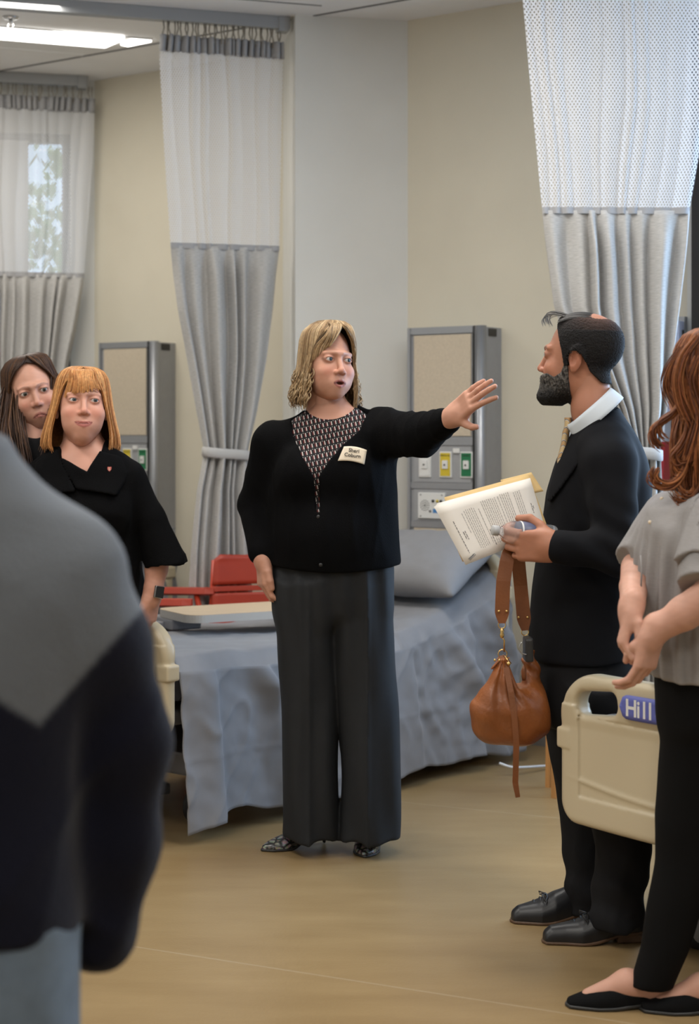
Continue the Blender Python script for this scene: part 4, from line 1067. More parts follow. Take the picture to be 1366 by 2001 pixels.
def head_colors(q, h):
    """q: vertices in head space -> linear rgb"""
    g = lambda k, d: h.get(k, d)
    skin = np.array(g('skin', (0.52, 0.285, 0.205))); x, y, z = q.T; ax_ = np.abs(x)
    C = np.tile(skin, (len(q), 1)).astype(np.float32)
    front = smoothstep(-0.03, -0.06, y)
    def mixc(m, c):
        nonlocal C; C = C * (1 - m[:, None]) + np.array(c) * m[:, None]
    n1 = np.sin(x * 190 + 3 * np.sin(z * 120)) * np.sin(z * 210 + y * 160)
    C *= (1 + 0.03 * n1)[:, None]
    red = skin * np.array([1.02, 0.74, 0.72])
    mixc(0.55 * front * np.exp(-(((ax_ - 0.038) / 0.02) ** 2 + ((z + 0.036) / 0.018) ** 2)), red)          # cheeks
    mixc(0.5 * front * np.exp(-((ax_ / 0.014) ** 2 + ((z + 0.036) / 0.012) ** 2)), red)                    # nose
    mixc(0.3 * smoothstep(0.07, 0.078, ax_) * smoothstep(0.05, 0.02, np.abs(z + 0.01)), red)               # ears
    zm = -0.0705; mw = g('mouth_w', 1.0); mx = g('mouth_x', 0.0); mo = g('mouth_open', 0.0); sm = g('smile', 0.0)
    xx = np.clip(np.abs(x - mx) / (0.0245 * mw), 0, 1.5); lipz = zm + 0.004 * (sm - g('frown', 0)) * xx ** 2
    up = (0.0092 + 0.002 * mo) * np.sqrt(np.clip(1 - xx ** 2, 0, 1)); dn = (0.0115 + 0.006 * mo) * np.sqrt(np.clip(1 - xx ** 2, 0, 1))
    lip = front * (xx < 1) * smoothstep(0, 0.0022, np.where(z > lipz, up - (z - lipz), dn - (lipz - z))) * smoothstep(-0.078, -0.083, y)
    mixc(0.8 * lip, g('lip', (0.36, 0.12, 0.115)))
    slit = front * smoothstep(0.0020 + 0.004 * mo, 0.0006 + 0.002 * mo, np.abs(z - lipz + 0.002 * mo)) * (xx < 1) * smoothstep(-0.075, -0.085, y)
    mixc(0.75 * slit, (0.10, 0.025, 0.02))
    # brows
    bz = 0.0245 - 18.0 * (ax_ - 0.028) ** 2 + 0.002 * g('brow_up', 0) + 0.0
    bw = 0.0030 * (1 - 0.5 * smoothstep(0.03, 0.05, ax_)) * g('brow_w', 1.0)
    br = front * smoothstep(bw, bw * 0.4, np.abs(z - bz)) * smoothstep(0.009, 0.014, ax_) * smoothstep(0.053, 0.046, ax_) * (0.75 + 0.25 * np.sin(x * 2200 + z * 900))
    mixc(g('brow_a', 0.6) * br, g('brow', (0.20, 0.11, 0.06)))
    # eye rims and shadow
    ex = (ax_ - 0.0315) / 0.0150; ezz = (z - 0.0024) / 0.0064
    r = np.sqrt(ex ** 2 + ezz ** 2); rim = front * np.exp(-((r - 1.0) / 0.26) ** 2) * (y < -0.06)
    mixc(g('liner', 0.5) * rim * np.where(z > 0.0024, 1.0, 0.6), g('liner_c', (0.06, 0.035, 0.03)))
    lidm = front * smoothstep(2.3, 1.1, np.sqrt(ex ** 2 + ((z - 0.0065) / 0.0085) ** 2)) * (y < -0.055)
    mixc(0.25 * lidm, skin * np.array([0.8, 0.66, 0.66]))
    if 'paint' in h: C = h['paint'](q, C)
    return C

def make_head(h, R, T, sc=1.0, res=SKIN_RES, zcut=-0.21):
    """returns V,F,col in world space + eye transforms"""
    S = head_sdf(h)
    V, Fc = mesh_sdf(S, (-0.10, -0.13, zcut), (0.10, 0.135, 0.135), res)
    V = relax(V, Fc, 1, 0.35)
    C = head_colors(V, h)
    return (V * sc) @ R.T + T, Fc, C

def eyeballs(parent, h, R, T, sc, gaze=(0, 0)):
    """two eyes with iris and pupil rings; gaze = yaw,pitch in degrees"""
    out = []
    iris = h.get('iris', (0.08, 0.13, 0.16))
    for s in (-1, 1):
        rr = 0.01285; V = []; C = []; n = 28; rings = 26
        for i in range(rings + 1):
            a = math.pi * i / rings
            for k in range(n):
                th = 2 * math.pi * k / n; V.append((rr * math.sin(a) * math.cos(th), -rr * math.cos(a) - (0.0006 if a < 0.45 else 0), rr * math.sin(a) * math.sin(th)))
                d = math.degrees(a); C.append((0.004, 0.004, 0.004) if d < 12 else (tuple(iris) if d < 30 else ((0.04, 0.04, 0.04) if d < 33 else (0.50, 0.46, 0.44))))
        G = rotm(gaze[0], gaze[1]); V = np.array(V) @ G.T + np.array([s * 0.0315, -0.0745, 0.0026])
        I = np.arange((rings + 1) * n).reshape(rings + 1, n); J = np.concatenate([I, I[:, :1]], 1)
        Fc = np.stack([J[:-1, :-1], J[1:, :-1], J[1:, 1:], J[:-1, 1:]], -1).reshape(-1, 4)
        out.append(link('eye', mkmesh('eye', (V * sc) @ R.T + T, Fc, True, col=np.array(C)), M_eye, parent))
    return out
M_eye = mat('eye_surface', (1, 1, 1), 0.2, attr='Col', spec=0.4)
M_skin = mat('skin', (1, 1, 1), 0.5, attr='Col', sss=0.12, spec=0.35, bump=0.04, bscale=500)

def hand_sdf(wrist, f, t, side, pose, sc=1.0, thumb=None, spread=(8, 2, -4, -10), forearm=None, wr=0.026):
    """wrist point, f finger direction, t thumb-side direction, side 'L'/'R'; pose: 4 x (mcp,pip,dip) bends in degrees
    thumb: list of 4 local points (t,f,n) in metres"""
    f = unit(f); t = np.array(t, float); t = unit(t - f * t.dot(f)); n = np.cross(t, f) if side == 'L' else np.cross(f, t)      # n: back of the hand
    W = np.array(wrist, float); M = lambda a, b, c: W + sc * (t * a + f * b + n * c)
    R = np.stack([t, f, n], 1)
    S = SDF()
    S.u(rbox(M(0.000, 0.052, 0), np.array([0.039, 0.046, 0.0135]) * sc, 0.0130 * sc, R))
    S.u(ell(M(0.022, 0.034, -0.008), np.array([0.018, 0.030, 0.014]) * sc, R), 0.012 * sc)
    S.u(ell(M(-0.024, 0.034, -0.007), np.array([0.014, 0.032, 0.012]) * sc, R), 0.012 * sc)
    S.u(cap(M(0, -0.02, 0), M(0, 0.022, 0), wr * 0.98, 0.024 * sc), 0.022 * sc)
    bases = [(0.0285, 0.090), (0.0095, 0.095), (-0.0100, 0.091), (-0.0285, 0.081)]
    lens = [(0.043, 0.026, 0.021), (0.047, 0.030, 0.022), (0.043, 0.028, 0.021), (0.033, 0.021, 0.019)]
    rads = [0.0093, 0.0096, 0.0090, 0.0080]; tips = []
    for i in range(4):
        p = np.array([bases[i][0], bases[i][1], 0.0]); a = math.radians(spread[i]); d0 = np.array([math.sin(a), math.cos(a), 0]); bend = 0.0
        pts = [p - d0 * 0.02]; pts.append(p)
        for k in range(3):
            bend += math.radians(pose[i][k]); d = d0 * math.cos(bend) + np.array([0, 0, -1]) * math.sin(bend); p = p + d * lens[i][k]; pts.append(p)
        r = rads[i]; S.limb([M(*q) for q in pts], [r * 1.05 * sc, r * 1.08 * sc, r * 1.0 * sc, r * 0.93 * sc, r * 0.80 * sc], 0.005 * sc, 0.002 * sc); tips.append(M(*pts[-1]))
    th = thumb or [(0.020, 0.018, -0.006), (0.044, 0.048, -0.014), (0.058, 0.075, -0.018), (0.066, 0.098, -0.020)]
    S.limb([M(*q) for q in th], [0.0150 * sc, 0.0125 * sc, 0.0108 * sc, 0.0088 * sc], 0.010 * sc, 0.003 * sc)
    if forearm is not None:
        pts, rs = forearm; S.limb(pts, rs, 0.02, 0.01)
    return S, tips

def sdf_skin(S, pts, pad, skin, res=0.0027, lo=None, hi=None):
    pts = np.array(pts); lo = pts.min(0) - pad if lo is None else lo; hi = pts.max(0) + pad if hi is None else hi
    V, Fc = mesh_sdf(S, lo, hi, res); V = relax(V, Fc, 1, 0.3)
    C = np.tile(np.array(skin, np.float32), (len(V), 1))
    nn = np.sin(V[:, 0] * 170 + 2 * np.sin(V[:, 2] * 130)) * np.sin(V[:, 2] * 190 + V[:, 1] * 140); C *= (1 + 0.04 * nn)[:, None]
    return V, Fc, C

# --- hair: locks (tapered tubes) over a thin under-layer, both following one silhouette
class Hair:
    """sil: rows (z, half width, front reach, back reach) in head space; open_phi(z): half angle of the face opening"""
    def __init__(s, sil, R, T, sc, open_pts, seed, centre=(0, 0.012), part=0.0):
        a = np.array(sorted(sil), float); s.z, s.w, s.f, s.b = a.T; s.R, s.T, s.sc = R, T, sc
        o = np.array(sorted(open_pts), float); s.oz, s.op = o.T; s.rng = np.random.default_rng(seed); s.c = centre; s.part = part
        s.V = []; s.F = []; s.C = []; s.n = 0
    def surf(s, phi, z, k=1.0):
        w, f, b = (np.interp(z, s.z, q) * k for q in (s.w, s.f, s.b))
        y = np.where(np.cos(phi) > 0, -f, b) * np.abs(np.cos(phi))
        return np.stack([w * np.sin(phi) + s.c[0], y + s.c[1], z], -1)
    def opening(s, z): return np.radians(np.interp(z, s.oz, s.op))
    def add(s, V, Fc, col):
        s.V.append((V * s.sc) @ s.R.T + s.T); s.F.append(Fc + s.n); s.n += len(V); s.C.append(np.broadcast_to(np.array(col, np.float32), (len(V), 3)))
    def under(s, z0, z1, k=0.93, col=(0.1, 0.06, 0.03), nz=60, nphi=90):
        z1 = float(s.z.max()); Z = np.concatenate([z1 - np.linspace(0, 0.03, 14) ** 1.0, np.linspace(z1 - 0.034, z0, nz - 14)]); Pt = np.zeros((nz, nphi, 3))
        for i, z in enumerate(Z):
            o = s.opening(z); ph = np.linspace(o, 2 * math.pi - o, nphi); Pt[i] = s.surf(ph, np.full(nphi, z), k)
            if i == 0: Pt[i, :, 2] = z
        V, Fc = grid_mesh(Pt); s.add(V, Fc, col)
    def lock(s, path, r0, r1, col, nseg=None, n=4, flat=0.6):
        path = np.array(path); m = len(path)
        t = np.gradient(path, axis=0); t /= np.linalg.norm(t, axis=1)[:, None] + 1e-9
        ref = path - np.array([s.c[0], s.c[1], np.clip(path[:, 2].mean(), -0.1, 0.03)]); ref -= t * (ref * t).sum(1)[:, None]; ref /= np.linalg.norm(ref, axis=1)[:, None] + 1e-9
        b = np.cross(t, ref); u = np.linspace(0, 1, m); r = (r0 + (r1 - r0) * u) * np.clip(np.minimum(1, 0.35 + u * 6), 0, 1) * np.sqrt(np.clip(1 - (np.clip(u - 0.75, 0, 1) / 0.25) ** 2 * 0.9, 0.05, 1))
        th = np.arange(n) * 2 * math.pi / n
        V = path[:, None] + r[:, None, None] * (np.cos(th)[None, :, None] * ref[:, None] * flat + np.sin(th)[None, :, None] * b[:, None])
        I = np.arange(m * n).reshape(m, n); J = np.concatenate([I, I[:, :1]], 1)
        Fc = np.stack([J[:-1, :-1], J[:-1, 1:], J[1:, 1:], J[1:, :-1]], -1).reshape(-1, 4)
        s.add(V.reshape(-1, 3), Fc, col)
    def meridians(s, count, z_top, z_end, wave, cols, r=(0.004, 0.003), k=(0.95, 1.04), phis=None, curl=0.0, nz=24, zend_jit=0.03, wave_f=55, fan=True):
        for i in range(count):
            z_top = min(z_top, float(s.z.max())) if z_top < float(s.z.max()) - 0.008 else float(s.z.max()) - 0.0004; lo, hi = phis if phis else (0, 2 * math.pi); ph = lo + (hi - lo) * (i + s.rng.random()) / count; ph = (ph + math.pi) % (2 * math.pi) - math.pi
            kk = s.rng.uniform(*k); ze = z_end + s.rng.normal() * zend_jit; ph0 = ph
            Z = z_top - (z_top - ze) * np.linspace(0, 1, nz) ** 1.5; p_ = s.rng.random() * 6.28; am = wave * s.rng.uniform(0.5, 1.3)
            o = s.opening(Z)
            phi = np.where(np.abs(ph) < o, np.sign(ph if ph != 0 else 1) * o, ph) + am * np.sin(wave_f * (z_top - Z) + p_) * smoothstep(0.03, -0.06, Z) * 1.0
            phi = np.convolve(np.pad(phi, 3, mode='edge'), np.ones(7) / 7, 'valid')
            q = s.surf(phi, Z, kk * (1 + curl * np.sin(wave_f * 0.9 * (z_top - Z) + p_ * 1.7) * smoothstep(0.0, -0.08, Z)))
            if s.part is not None and fan:
                tt = smoothstep(z_top - 0.05, z_top, Z); q[:, 0] = q[:, 0] * (1 - 0.0 * tt) + s.part * tt * 0.6
            c = np.array(cols[s.rng.integers(len(cols))]) * s.rng.uniform(0.8, 1.2)
            s.lock(q, s.rng.uniform(0.7, 1.3) * r[0], s.rng.uniform(0.7, 1.2) * r[1], c)
    def curve(s, ctl, r0, r1, col, n=18):
        ctl = np.array(ctl, float); t = np.linspace(0, len(ctl) - 1, n); q = np.stack([np.interp(t, range(len(ctl)), ctl[:, k]) for k in range(3)], -1)
        for _ in range(2): q[1:-1] = (q[:-2] + 2 * q[1:-1] + q[2:]) / 4
        s.lock(q, r0, r1, col)
    def build(s, parent, material, name='hair'):
        V = np.concatenate(s.V); Fc = np.concatenate(s.F); C = np.concatenate(s.C)
        return link(name, mkmesh(name, V, Fc, True, col=C), material, parent)
M_hair = mat('hair', (1, 1, 1), 0.5, attr='Col', spec=0.25, var=0.25, vscale=120)

def cloth_obj(name, S, lo, hi, res, material, parent, it=1, col=None):
    V, Fc = mesh_sdf(S, lo, hi, res); V = relax(V, Fc, it, 0.4)
    c = col(V) if col else None
    return link(name, mkmesh(name, V, Fc, True, col=c), material, parent)

def folds(seed, amp, fx=9, fz=4, dirs=5):
    """gentle cloth creases"""
    rng = np.random.default_rng(seed); ks = rng.normal(size=(dirs, 3)) * np.array([fx, fx, fz]); ph = rng.random(dirs) * 6.28; k2 = rng.normal(size=(dirs, 3)) * np.array([fx, fx, fz]) * 0.7
    def f(p):
        d = 0
        for i in range(dirs):
            w = np.sin(p @ k2[i] + ph[i] * 2); s_ = np.sin(p @ ks[i] + ph[i] + 1.6 * w); d = d + (1 - np.abs(s_)) ** 2 * 1.2 - 0.4
        return (amp * d / dirs * 2).astype(np.float32)
    return f
def poly2d(pts):
    pts = np.array(pts, np.float32); nxt = np.roll(pts, -1, 0)
    def f(x, z):
        d2 = np.full(len(x), 1e9, np.float32); sgn = np.ones(len(x), np.float32)
        for (ax_, az), (bx_, bz) in zip(pts, nxt):
            ex, ez_ = bx_ - ax_, bz - az; wx, wz = x - ax_, z - az
            t = np.clip((wx * ex + wz * ez_) / (ex * ex + ez_ * ez_ + 1e-12), 0, 1); dx, dz = wx - ex * t, wz - ez_ * t
            d2 = np.minimum(d2, dx * dx + dz * dz)
            c1, c2, c3 = z >= az, z < bz, ex * wz > ez_ * wx
            sgn = np.where((c1 & c2 & c3) | (~c1 & ~c2 & ~c3), -sgn, sgn)
        return sgn * np.sqrt(d2)
    return f
def prism_px(pix, D, y0, y1):
    """solid whose front outline is the pixel polygon at depth D, between depths y0..y1"""
    g = poly2d([((px - CX) * D / F_PX, CAM_Z - (py - HY) * D / F_PX) for px, py in pix])
    return lambda p: np.maximum(g(p[:, 0], p[:, 2]), np.maximum(y0 - p[:, 1], p[:, 1] - y1))
def offset(S, d): return lambda p: S(p) - d
def halfspace(pt, n):
    pt = np.array(pt, np.float32); n = unit(n).astype(np.float32); return lambda p: (p - pt) @ n
def yawed(f, c, yaw):
    """evaluate f in a frame turned by yaw (degrees) about the upright axis through c"""
    a = math.radians(yaw); ca, sa = math.cos(a), math.sin(a); c = np.array(c[:2], np.float32)
    def g(p):
        q = p.copy(); x, y = p[:, 0] - c[0], p[:, 1] - c[1]; q[:, 0] = ca * x + sa * y + c[0]; q[:, 1] = -sa * x + ca * y + c[1]; return f(q)
    return g
def coarse_body(hips, chest, head_base, arms, legs, k=1.0):
    """plain body that fills the clothes (hidden under them)"""
    S = SDF(); S.limb([hips, chest], [0.10 * k, 0.11 * k])
    S.limb([chest, head_base], [0.09 * k, 0.05 * k], 0.05)
    for pts, rs in arms + legs: S.limb(pts, rs, 0.04, 0.02)
    return S
def framed(f, o, ex, ey, ez_):
    R = np.stack([unit(ex), unit(ey), unit(ez_)], 1).astype(np.float32); o = np.array(o, np.float32)
    return lambda p: f((p - o) @ R)

def pump_shoe(name, heel, toe, material, sole_mat, parent, L=0.245, heel_h=0.065, wid=0.040, closed=False, flat=False, stud=None):
    """heel/toe floor points give the direction; local x along the foot"""
    heel = np.array(heel, float); toe = np.array(toe, float); ex = unit((toe - heel) * np.array([1, 1, 0])); ey = np.cross([0, 0, 1.0], ex); o = np.array([heel[0], heel[1], 0.0])
    hh = heel_h
    S = SDF()
    zc = lambda x: hh * (1 - smoothstep(0.02, 0.66 * L, x))
    def base(p):
        x, y, z = p[:, 0], p[:, 1], p[:, 2]; z = z - zc(x)
        w = np.interp(x, [-0.005, 0.02, 0.07, 0.13, 0.17, 0.21, L - 0.005, L], [0.016, 0.030, 0.030, wid, wid * 1.02, wid * 0.72, wid * (0.25 if not flat else 0.5), 0.004])
        ht = np.interp(x, [0, 0.03, 0.08, 0.14, 0.19, L], [0.062, 0.060, 0.056, 0.050, 0.036, 0.018])
        if closed: ht = np.interp(x, [0, 0.03, 0.08, 0.13, 0.18, L - 0.02, L], [0.075, 0.08, 0.085, 0.078, 0.058, 0.045, 0.028])
        q = np.sqrt((y / w) ** 2 + (np.maximum(z - ht * 0.35, 0) / (ht * 0.65)) ** 2); d = (q - 1) * np.minimum(w, ht * 0.6)
        d = smax(d, 0.004 - z, 0.004); return smax(d, np.maximum(-0.004 - x, x - L), 0.01).astype(np.float32)
    S.u(base)
    if not closed:
        op = lambda p: (np.sqrt(((p[:, 0] - 0.075) / 0.080) ** 2 + (p[:, 1] / 0.026) ** 2 + ((p[:, 2] - zc(p[:, 0]) - 0.066) / 0.052) ** 2) - 1) * 0.026
        S.sub(op, 0.003)
    fr = framed(S, o, ex, ey, (0, 0, 1))
    c = o + ex * L / 2
    V, Fc = mesh_sdf(fr, c - np.array([L / 2 + 0.06, L / 2 + 0.06, 0.01]), c + np.array([L / 2 + 0.06, L / 2 + 0.06, 0.20]), 0.003); V = relax(V, Fc, 1, 0.4)
    sh = link(name, mkmesh(name, V, Fc), material, parent)
    # sole and heel
    Sl = SDF()
    def sole(p):
        x, y, z = p[:, 0], p[:, 1], p[:, 2]; z = z - zc(x)
        w = np.interp(x, [-0.005, 0.02, 0.07, 0.13, 0.17, 0.21, L - 0.005, L + 0.002], [0.018, 0.032, 0.031, wid + 0.003, wid * 1.02 + 0.003, wid * 0.72 + 0.004, wid * (0.25 if not flat else 0.5) + 0.003, 0.006])
        return smax(smax(np.abs(y) - w, np.abs(z - 0.004) - 0.0045, 0.003), np.maximum(-0.006 - x, x - L - 0.003), 0.004).astype(np.float32)
    Sl.u(sole)
    if hh > 0.03: Sl.u(cap((0.018, 0, hh), (0.012, 0, 0.006), 0.017, 0.0055), 0.01)
    elif closed: Sl.u(rbox((0.035, 0, hh * 0.5), (0.04, 0.030, max(hh * 0.5, 0.006)), 0.004))
    Sl.sub(lambda p: p[:, 2] - 0.0006)
    fr = framed(Sl, o, ex, ey, (0, 0, 1)); V, Fc = mesh_sdf(fr, c - np.array([L / 2 + 0.06, L / 2 + 0.06, 0.006]), c + np.array([L / 2 + 0.06, L / 2 + 0.06, hh + 0.03]), 0.0028)
    link('sole', mkmesh('sole', V, Fc), sole_mat, sh)
    return sh, o, ex, ey
# ------------------------------------------------------------------ woman in the black cardigan
M_blackknit = mat('black_knit', (0.0032, 0.0032, 0.0036), 0.95, bump=0.25, bscale=260, spec=0.08)
M_blackcloth = mat('black_cloth', (0.005, 0.005, 0.006), 0.85, bump=0.15, bscale=300, spec=0.2)
M_slate = mat('slate_trousers', (0.0135, 0.0148, 0.017), 0.75, var=0.06, vscale=30, bump=0.05, bscale=400, spec=0.3)
def blouse_material():
    m = mat('dash_print_blouse', (0.006, 0.006, 0.007), 0.7, spec=0.2); nt = m.node_tree; N = nt.nodes.new; L = nt.links.new; b = nt.nodes['Principled BSDF']
    t = N('ShaderNodeTexCoord'); mp = N('ShaderNodeMapping'); mp.inputs['Rotation'].default_value = (0, 0.22, 0); L(t.outputs['Object'], mp.inputs[0])
    s = N('ShaderNodeSeparateXYZ'); L(mp.outputs[0], s.inputs[0])
    def mth(op, a, b_=None, c_=None):
        n = N('ShaderNodeMath'); n.operation = op
        for i, v in enumerate((a, b_, c_)):
            if v is None: continue
            if isinstance(v, (int, float)): n.inputs[i].default_value = v
            else: L(v, n.inputs[i])
        return n.outputs[0]
    PX, PZ = 0.0135, 0.0185
    row = mth('FLOOR', mth('DIVIDE', s.outputs[2], PZ)); shift = mth('MULTIPLY', mth('MODULO', row, 2.0), 0.5)
    wob = mth('MULTIPLY', mth('SINE', mth('MULTIPLY', row, 12.9)), 0.18)
    u = mth('ADD', mth('ADD', mth('DIVIDE', s.outputs[0], PX), shift), wob)
    fu = mth('FRACT', u); fz = mth('FRACT', mth('DIVIDE', s.outputs[2], PZ))
    col = mth('FLOOR', u)
    def dash(cx_, w, cz_, h): return mth('MULTIPLY', mth('LESS_THAN', mth('ABSOLUTE', mth('SUBTRACT', fu, cx_)), w), mth('LESS_THAN', mth('ABSOLUTE', mth('SUBTRACT', fz, cz_)), h))
    w1 = dash(0.62, 0.105, 0.5, 0.34); r1 = dash(0.36, 0.13, 0.45, 0.28); d1 = dash(0.10, 0.06, 0.88, 0.07)
    mx = N('ShaderNodeMix'); mx.data_type = 'RGBA'; L(r1, mx.inputs[0]); mx.inputs[6].default_value = (0.005, 0.005, 0.006, 1); mx.inputs[7].default_value = (0.10, 0.008, 0.008, 1)
    m2 = N('ShaderNodeMix'); m2.data_type = 'RGBA'; L(mth('MAXIMUM', w1, d1), m2.inputs[0]); L(mx.outputs[2], m2.inputs[6]); m2.inputs[7].default_value = (0.50, 0.45, 0.42, 1)
    L(m2.outputs[2], b.inputs['Base Color']); return m
M_blouse = blouse_material()
def snake_material():
    m = mat('snake_print', (0.3, 0.28, 0.25), 0.3, coat=0.3); nt = m.node_tree; N = nt.nodes.new; L = nt.links.new; b = nt.nodes['Principled BSDF']
    t = N('ShaderNodeTexCoord'); v = N('ShaderNodeTexVoronoi'); v.feature = 'DISTANCE_TO_EDGE'; v.inputs['Scale'].default_value = 42; L(t.outputs['Object'], v.inputs['Vector'])
    v2 = N('ShaderNodeTexVoronoi'); v2.inputs['Scale'].default_value = 190; L(t.outputs['Object'], v2.inputs['Vector'])
    r = N('ShaderNodeValToRGB'); e = r.color_ramp.elements; e[0].position = 0.06; e[0].color = (0.012, 0.011, 0.011, 1); e[1].position = 0.22; e[1].color = (0.36, 0.33, 0.30, 1); L(v.outputs['Distance'], r.inputs[0])
    mx = N('ShaderNodeMix'); mx.data_type = 'RGBA'; mx.blend_type = 'MULTIPLY'; mx.inputs[0].default_value = 0.6; L(r.outputs[0], mx.inputs[6]); L(v2.outputs['Color'], mx.inputs[7]); L(mx.outputs[2], b.inputs['Base Color']); return m
M_snake = snake_material()
M_tag = mat('name_tag_card', (0.70, 0.60, 0.46), 0.6)
M_ink = mat('ink', (0.03, 0.025, 0.02), 0.7)

def speaker():
    D = 5.5; X = lambda px, d=D: (px - CX) * d / F_PX; Z = lambda py, d=D: CAM_Z - (py - HY) * d / F_PX
    cx = X(652); root = thing('person', 'woman in black cardigan and wide slate trousers pointing with an outstretched arm', 'person', (cx, D, 0), None)
    skin = (0.50, 0.255, 0.175)
    h = dict(skin=skin, mouth_open=0.75, mouth_w=0.86, mouth_x=0.0, dchin=0, face_w=0.99, jaw=1.0, cheek=1.03, iris=(0.025, 0.045, 0.055), lip=(0.34, 0.11, 0.10), brow=(0.28, 0.16, 0.09), brow_a=0.5, liner=0.6, neck_r=0.047, nose=1.1, brow_up=1)
    R = rotm(27, -3, 3); T = np.array([X(639), D - 0.005, Z(709)])
    hv = make_head(h, R, T, 1.02)
    # trunk (clothes are grown from it)
    zs = [0.80, 0.88, 0.96, 1.04, 1.12, 1.20, 1.28, 1.34, 1.375, 1.405, 1.43]
    rx = [0.196, 0.196, 0.194, 0.190, 0.186, 0.182, 0.182, 0.176, 0.140, 0.092, 0.062]
    ry = [0.145, 0.150, 0.150, 0.146, 0.138, 0.130, 0.118, 0.105, 0.090, 0.072, 0.058]
    trunk = SDF(); trunk.u(zloft(zs, cx, D + 0.005, rx, ry, 2.2, math.radians(-8), r=0.03))
    for px in (598, 682): trunk.u(ell((X(px), D - 0.105, Z(925)), (0.072, 0.058, 0.070)), 0.05)
    trunk.u(ell((X(640), D - 0.085, Z(1040)), (0.13, 0.085, 0.10)), 0.06)
    # arms: bent one with the hand at the pocket, outstretched one
    sR, eR, wR = P(534, 864, 5.52), P(503, 985, 5.60), P(513, 1088, 5.46)
    sL, eL, wL = P(742, 845, 5.47), P(822, 842, 5.25), P(884, 815, 5.04)
    bust = SDF(); bust.u(trunk); bust.u(cap((X(645), D + 0.015, 1.36), (X(643), D + 0.01, 1.47), 0.056, 0.048), 0.045)
    V, Fc = mesh_sdf(bust, (cx - 0.24, D - 0.25, 1.18), (cx + 0.24, D + 0.2, 1.468), 0.005); V = relax(V, Fc, 1, 0.4); bv = (V, Fc, np.tile(np.array(skin, np.float32), (len(V), 1)))
    S, tips = hand_sdf(wL, (0.56, -0.62, 0.55), (0.25, -0.50, -0.82), 'L', [(6, 10, 8), (2, 8, 6), (6, 10, 8), (12, 14, 10)], 0.95, spread=(10, 3, -4, -11),
                       thumb=[(0.020, 0.018, -0.004), (0.050, 0.036, -0.010), (0.072, 0.054, -0.010), (0.086, 0.075, -0.006)], forearm=([wL, wL + (eL - wL) * 0.35, eL], [0.0275, 0.036, 0.046]))
    h1 = sdf_skin(S, [wL, *tips, wL + (eL - wL) * 0.6], 0.055, skin)
    S, tips = hand_sdf(wR, (0.04, -0.10, -1.0), (0.35, -1.0, 0.05), 'R', [(25, 35, 20), (28, 38, 20), (30, 40, 20), (32, 40, 20)], 0.98, spread=(4, 1, -2, -5),
                       thumb=[(0.018, 0.018, -0.004), (0.040, 0.050, -0.006), (0.046, 0.080, -0.010), (0.044, 0.104, -0.016)], forearm=([wR, wR + (eR - wR) * 0.4, eR], [0.0285, 0.036, 0.044]))
    h2 = sdf_skin(S, [wR, *tips, wR + (eR - wR) * 0.5], 0.045, skin)
    core = SDF(); core.limb([(cx, D, 0.86), (cx, D, 1.30)], [0.10, 0.10]); core.limb([(X(606), D, 0.06), (X(606), D, 0.45), (X(610), D, 0.85)], [0.030, 0.045, 0.070], 0.03); core.limb([(X(722), D - 0.03, 0.08), (X(718), D - 0.02, 0.45), (X(700), D, 0.85)], [0.030, 0.045, 0.070], 0.03)
    core.limb([sR, eR, wR], [0.05, 0.038, 0.024], 0.04); core.limb([sL, eL, wL], [0.05, 0.04, 0.024], 0.04); core.u(cap((cx, D, 1.3), (X(640), D, 1.45), 0.06, 0.05), 0.05)
    V, Fc = mesh_sdf(core, (cx - 0.35, D - 0.6, 0.0), (cx + 0.45, D + 0.3, 1.5), 0.011); cv = (V, Fc, np.tile(np.array(skin, np.float32), (len(V), 1)))
    V, Fc, C = join_parts([hv, bv, h1, h2, cv]); link('body', mkmesh('body', V, Fc, True, col=C), M_skin, root)
    eyeballs(root, h, R, T, 1.02, (16, -2))
    # blouse
    Bl = SDF(); Bl.u(offset(trunk, 0.006)); neck = ell((X(645), D - 0.03, Z(765)), (0.092, 0.125, 0.098)); Bl.sub(neck, 0.004); Bl.sub(lambda p: p[:, 2] - 0.935)
    cloth_obj('blouse', Bl, (cx - 0.26, D - 0.27, 0.88), (cx + 0.26, D + 0.2, 1.45), 0.005, M_blouse, root)
    # cardigan
    Cd = SDF(); Cd.u(offset(trunk, 0.017))
    Cd.limb([sR + np.array([0.04, 0, 0.0]), sR, eR, wR + (eR - wR) * 0.10], [0.066, 0.067, 0.060, 0.047], 0.04, 0.02)
    Cd.limb([sL - np.array([0.03, 0, 0.01]), sL, eL - np.array([0, 0, 0.012]), wL + (eL - wL) * 0.12 - np.array([0, 0, 0.004])], [0.078, 0.080, 0.066, 0.040], 0.035, 0.02)
    fo = folds(3, 0.007, 10, 8); Cd.disp = lambda p: fo(p) * smoothstep(0.9, 1.0, p[:, 2])
    Cd.sub(lambda p: p[:, 2] - (Z(1112) - 0.012 * np.cos((p[:, 0] - cx) * 9) + 0.012), 0.006)
    Cd.sub(prism_px([(570, 770), (569, 805), (574, 850), (590, 890), (614, 928), (621, 928), (640, 902), (668, 872), (704, 838), (722, 800), (722, 770)], 5.36, 4.9, D - 0.01), 0.006)
    Cd.sub(prism_px([(615, 920), (620, 920), (622, 975), (624, 1000), (621, 1000), (617, 960)], 5.34, 4.9, D - 0.01), 0.003)
    Cd.sub(ell((X(645), D + 0.02, Z(765)), (0.100, 0.115, 0.098)), 0.008)
    cloth_obj('cardigan', Cd, (cx - 0.36, D - 0.62, 0.88), (cx + 0.52, D + 0.28, 1.47), 0.0056, M_blackknit, root)
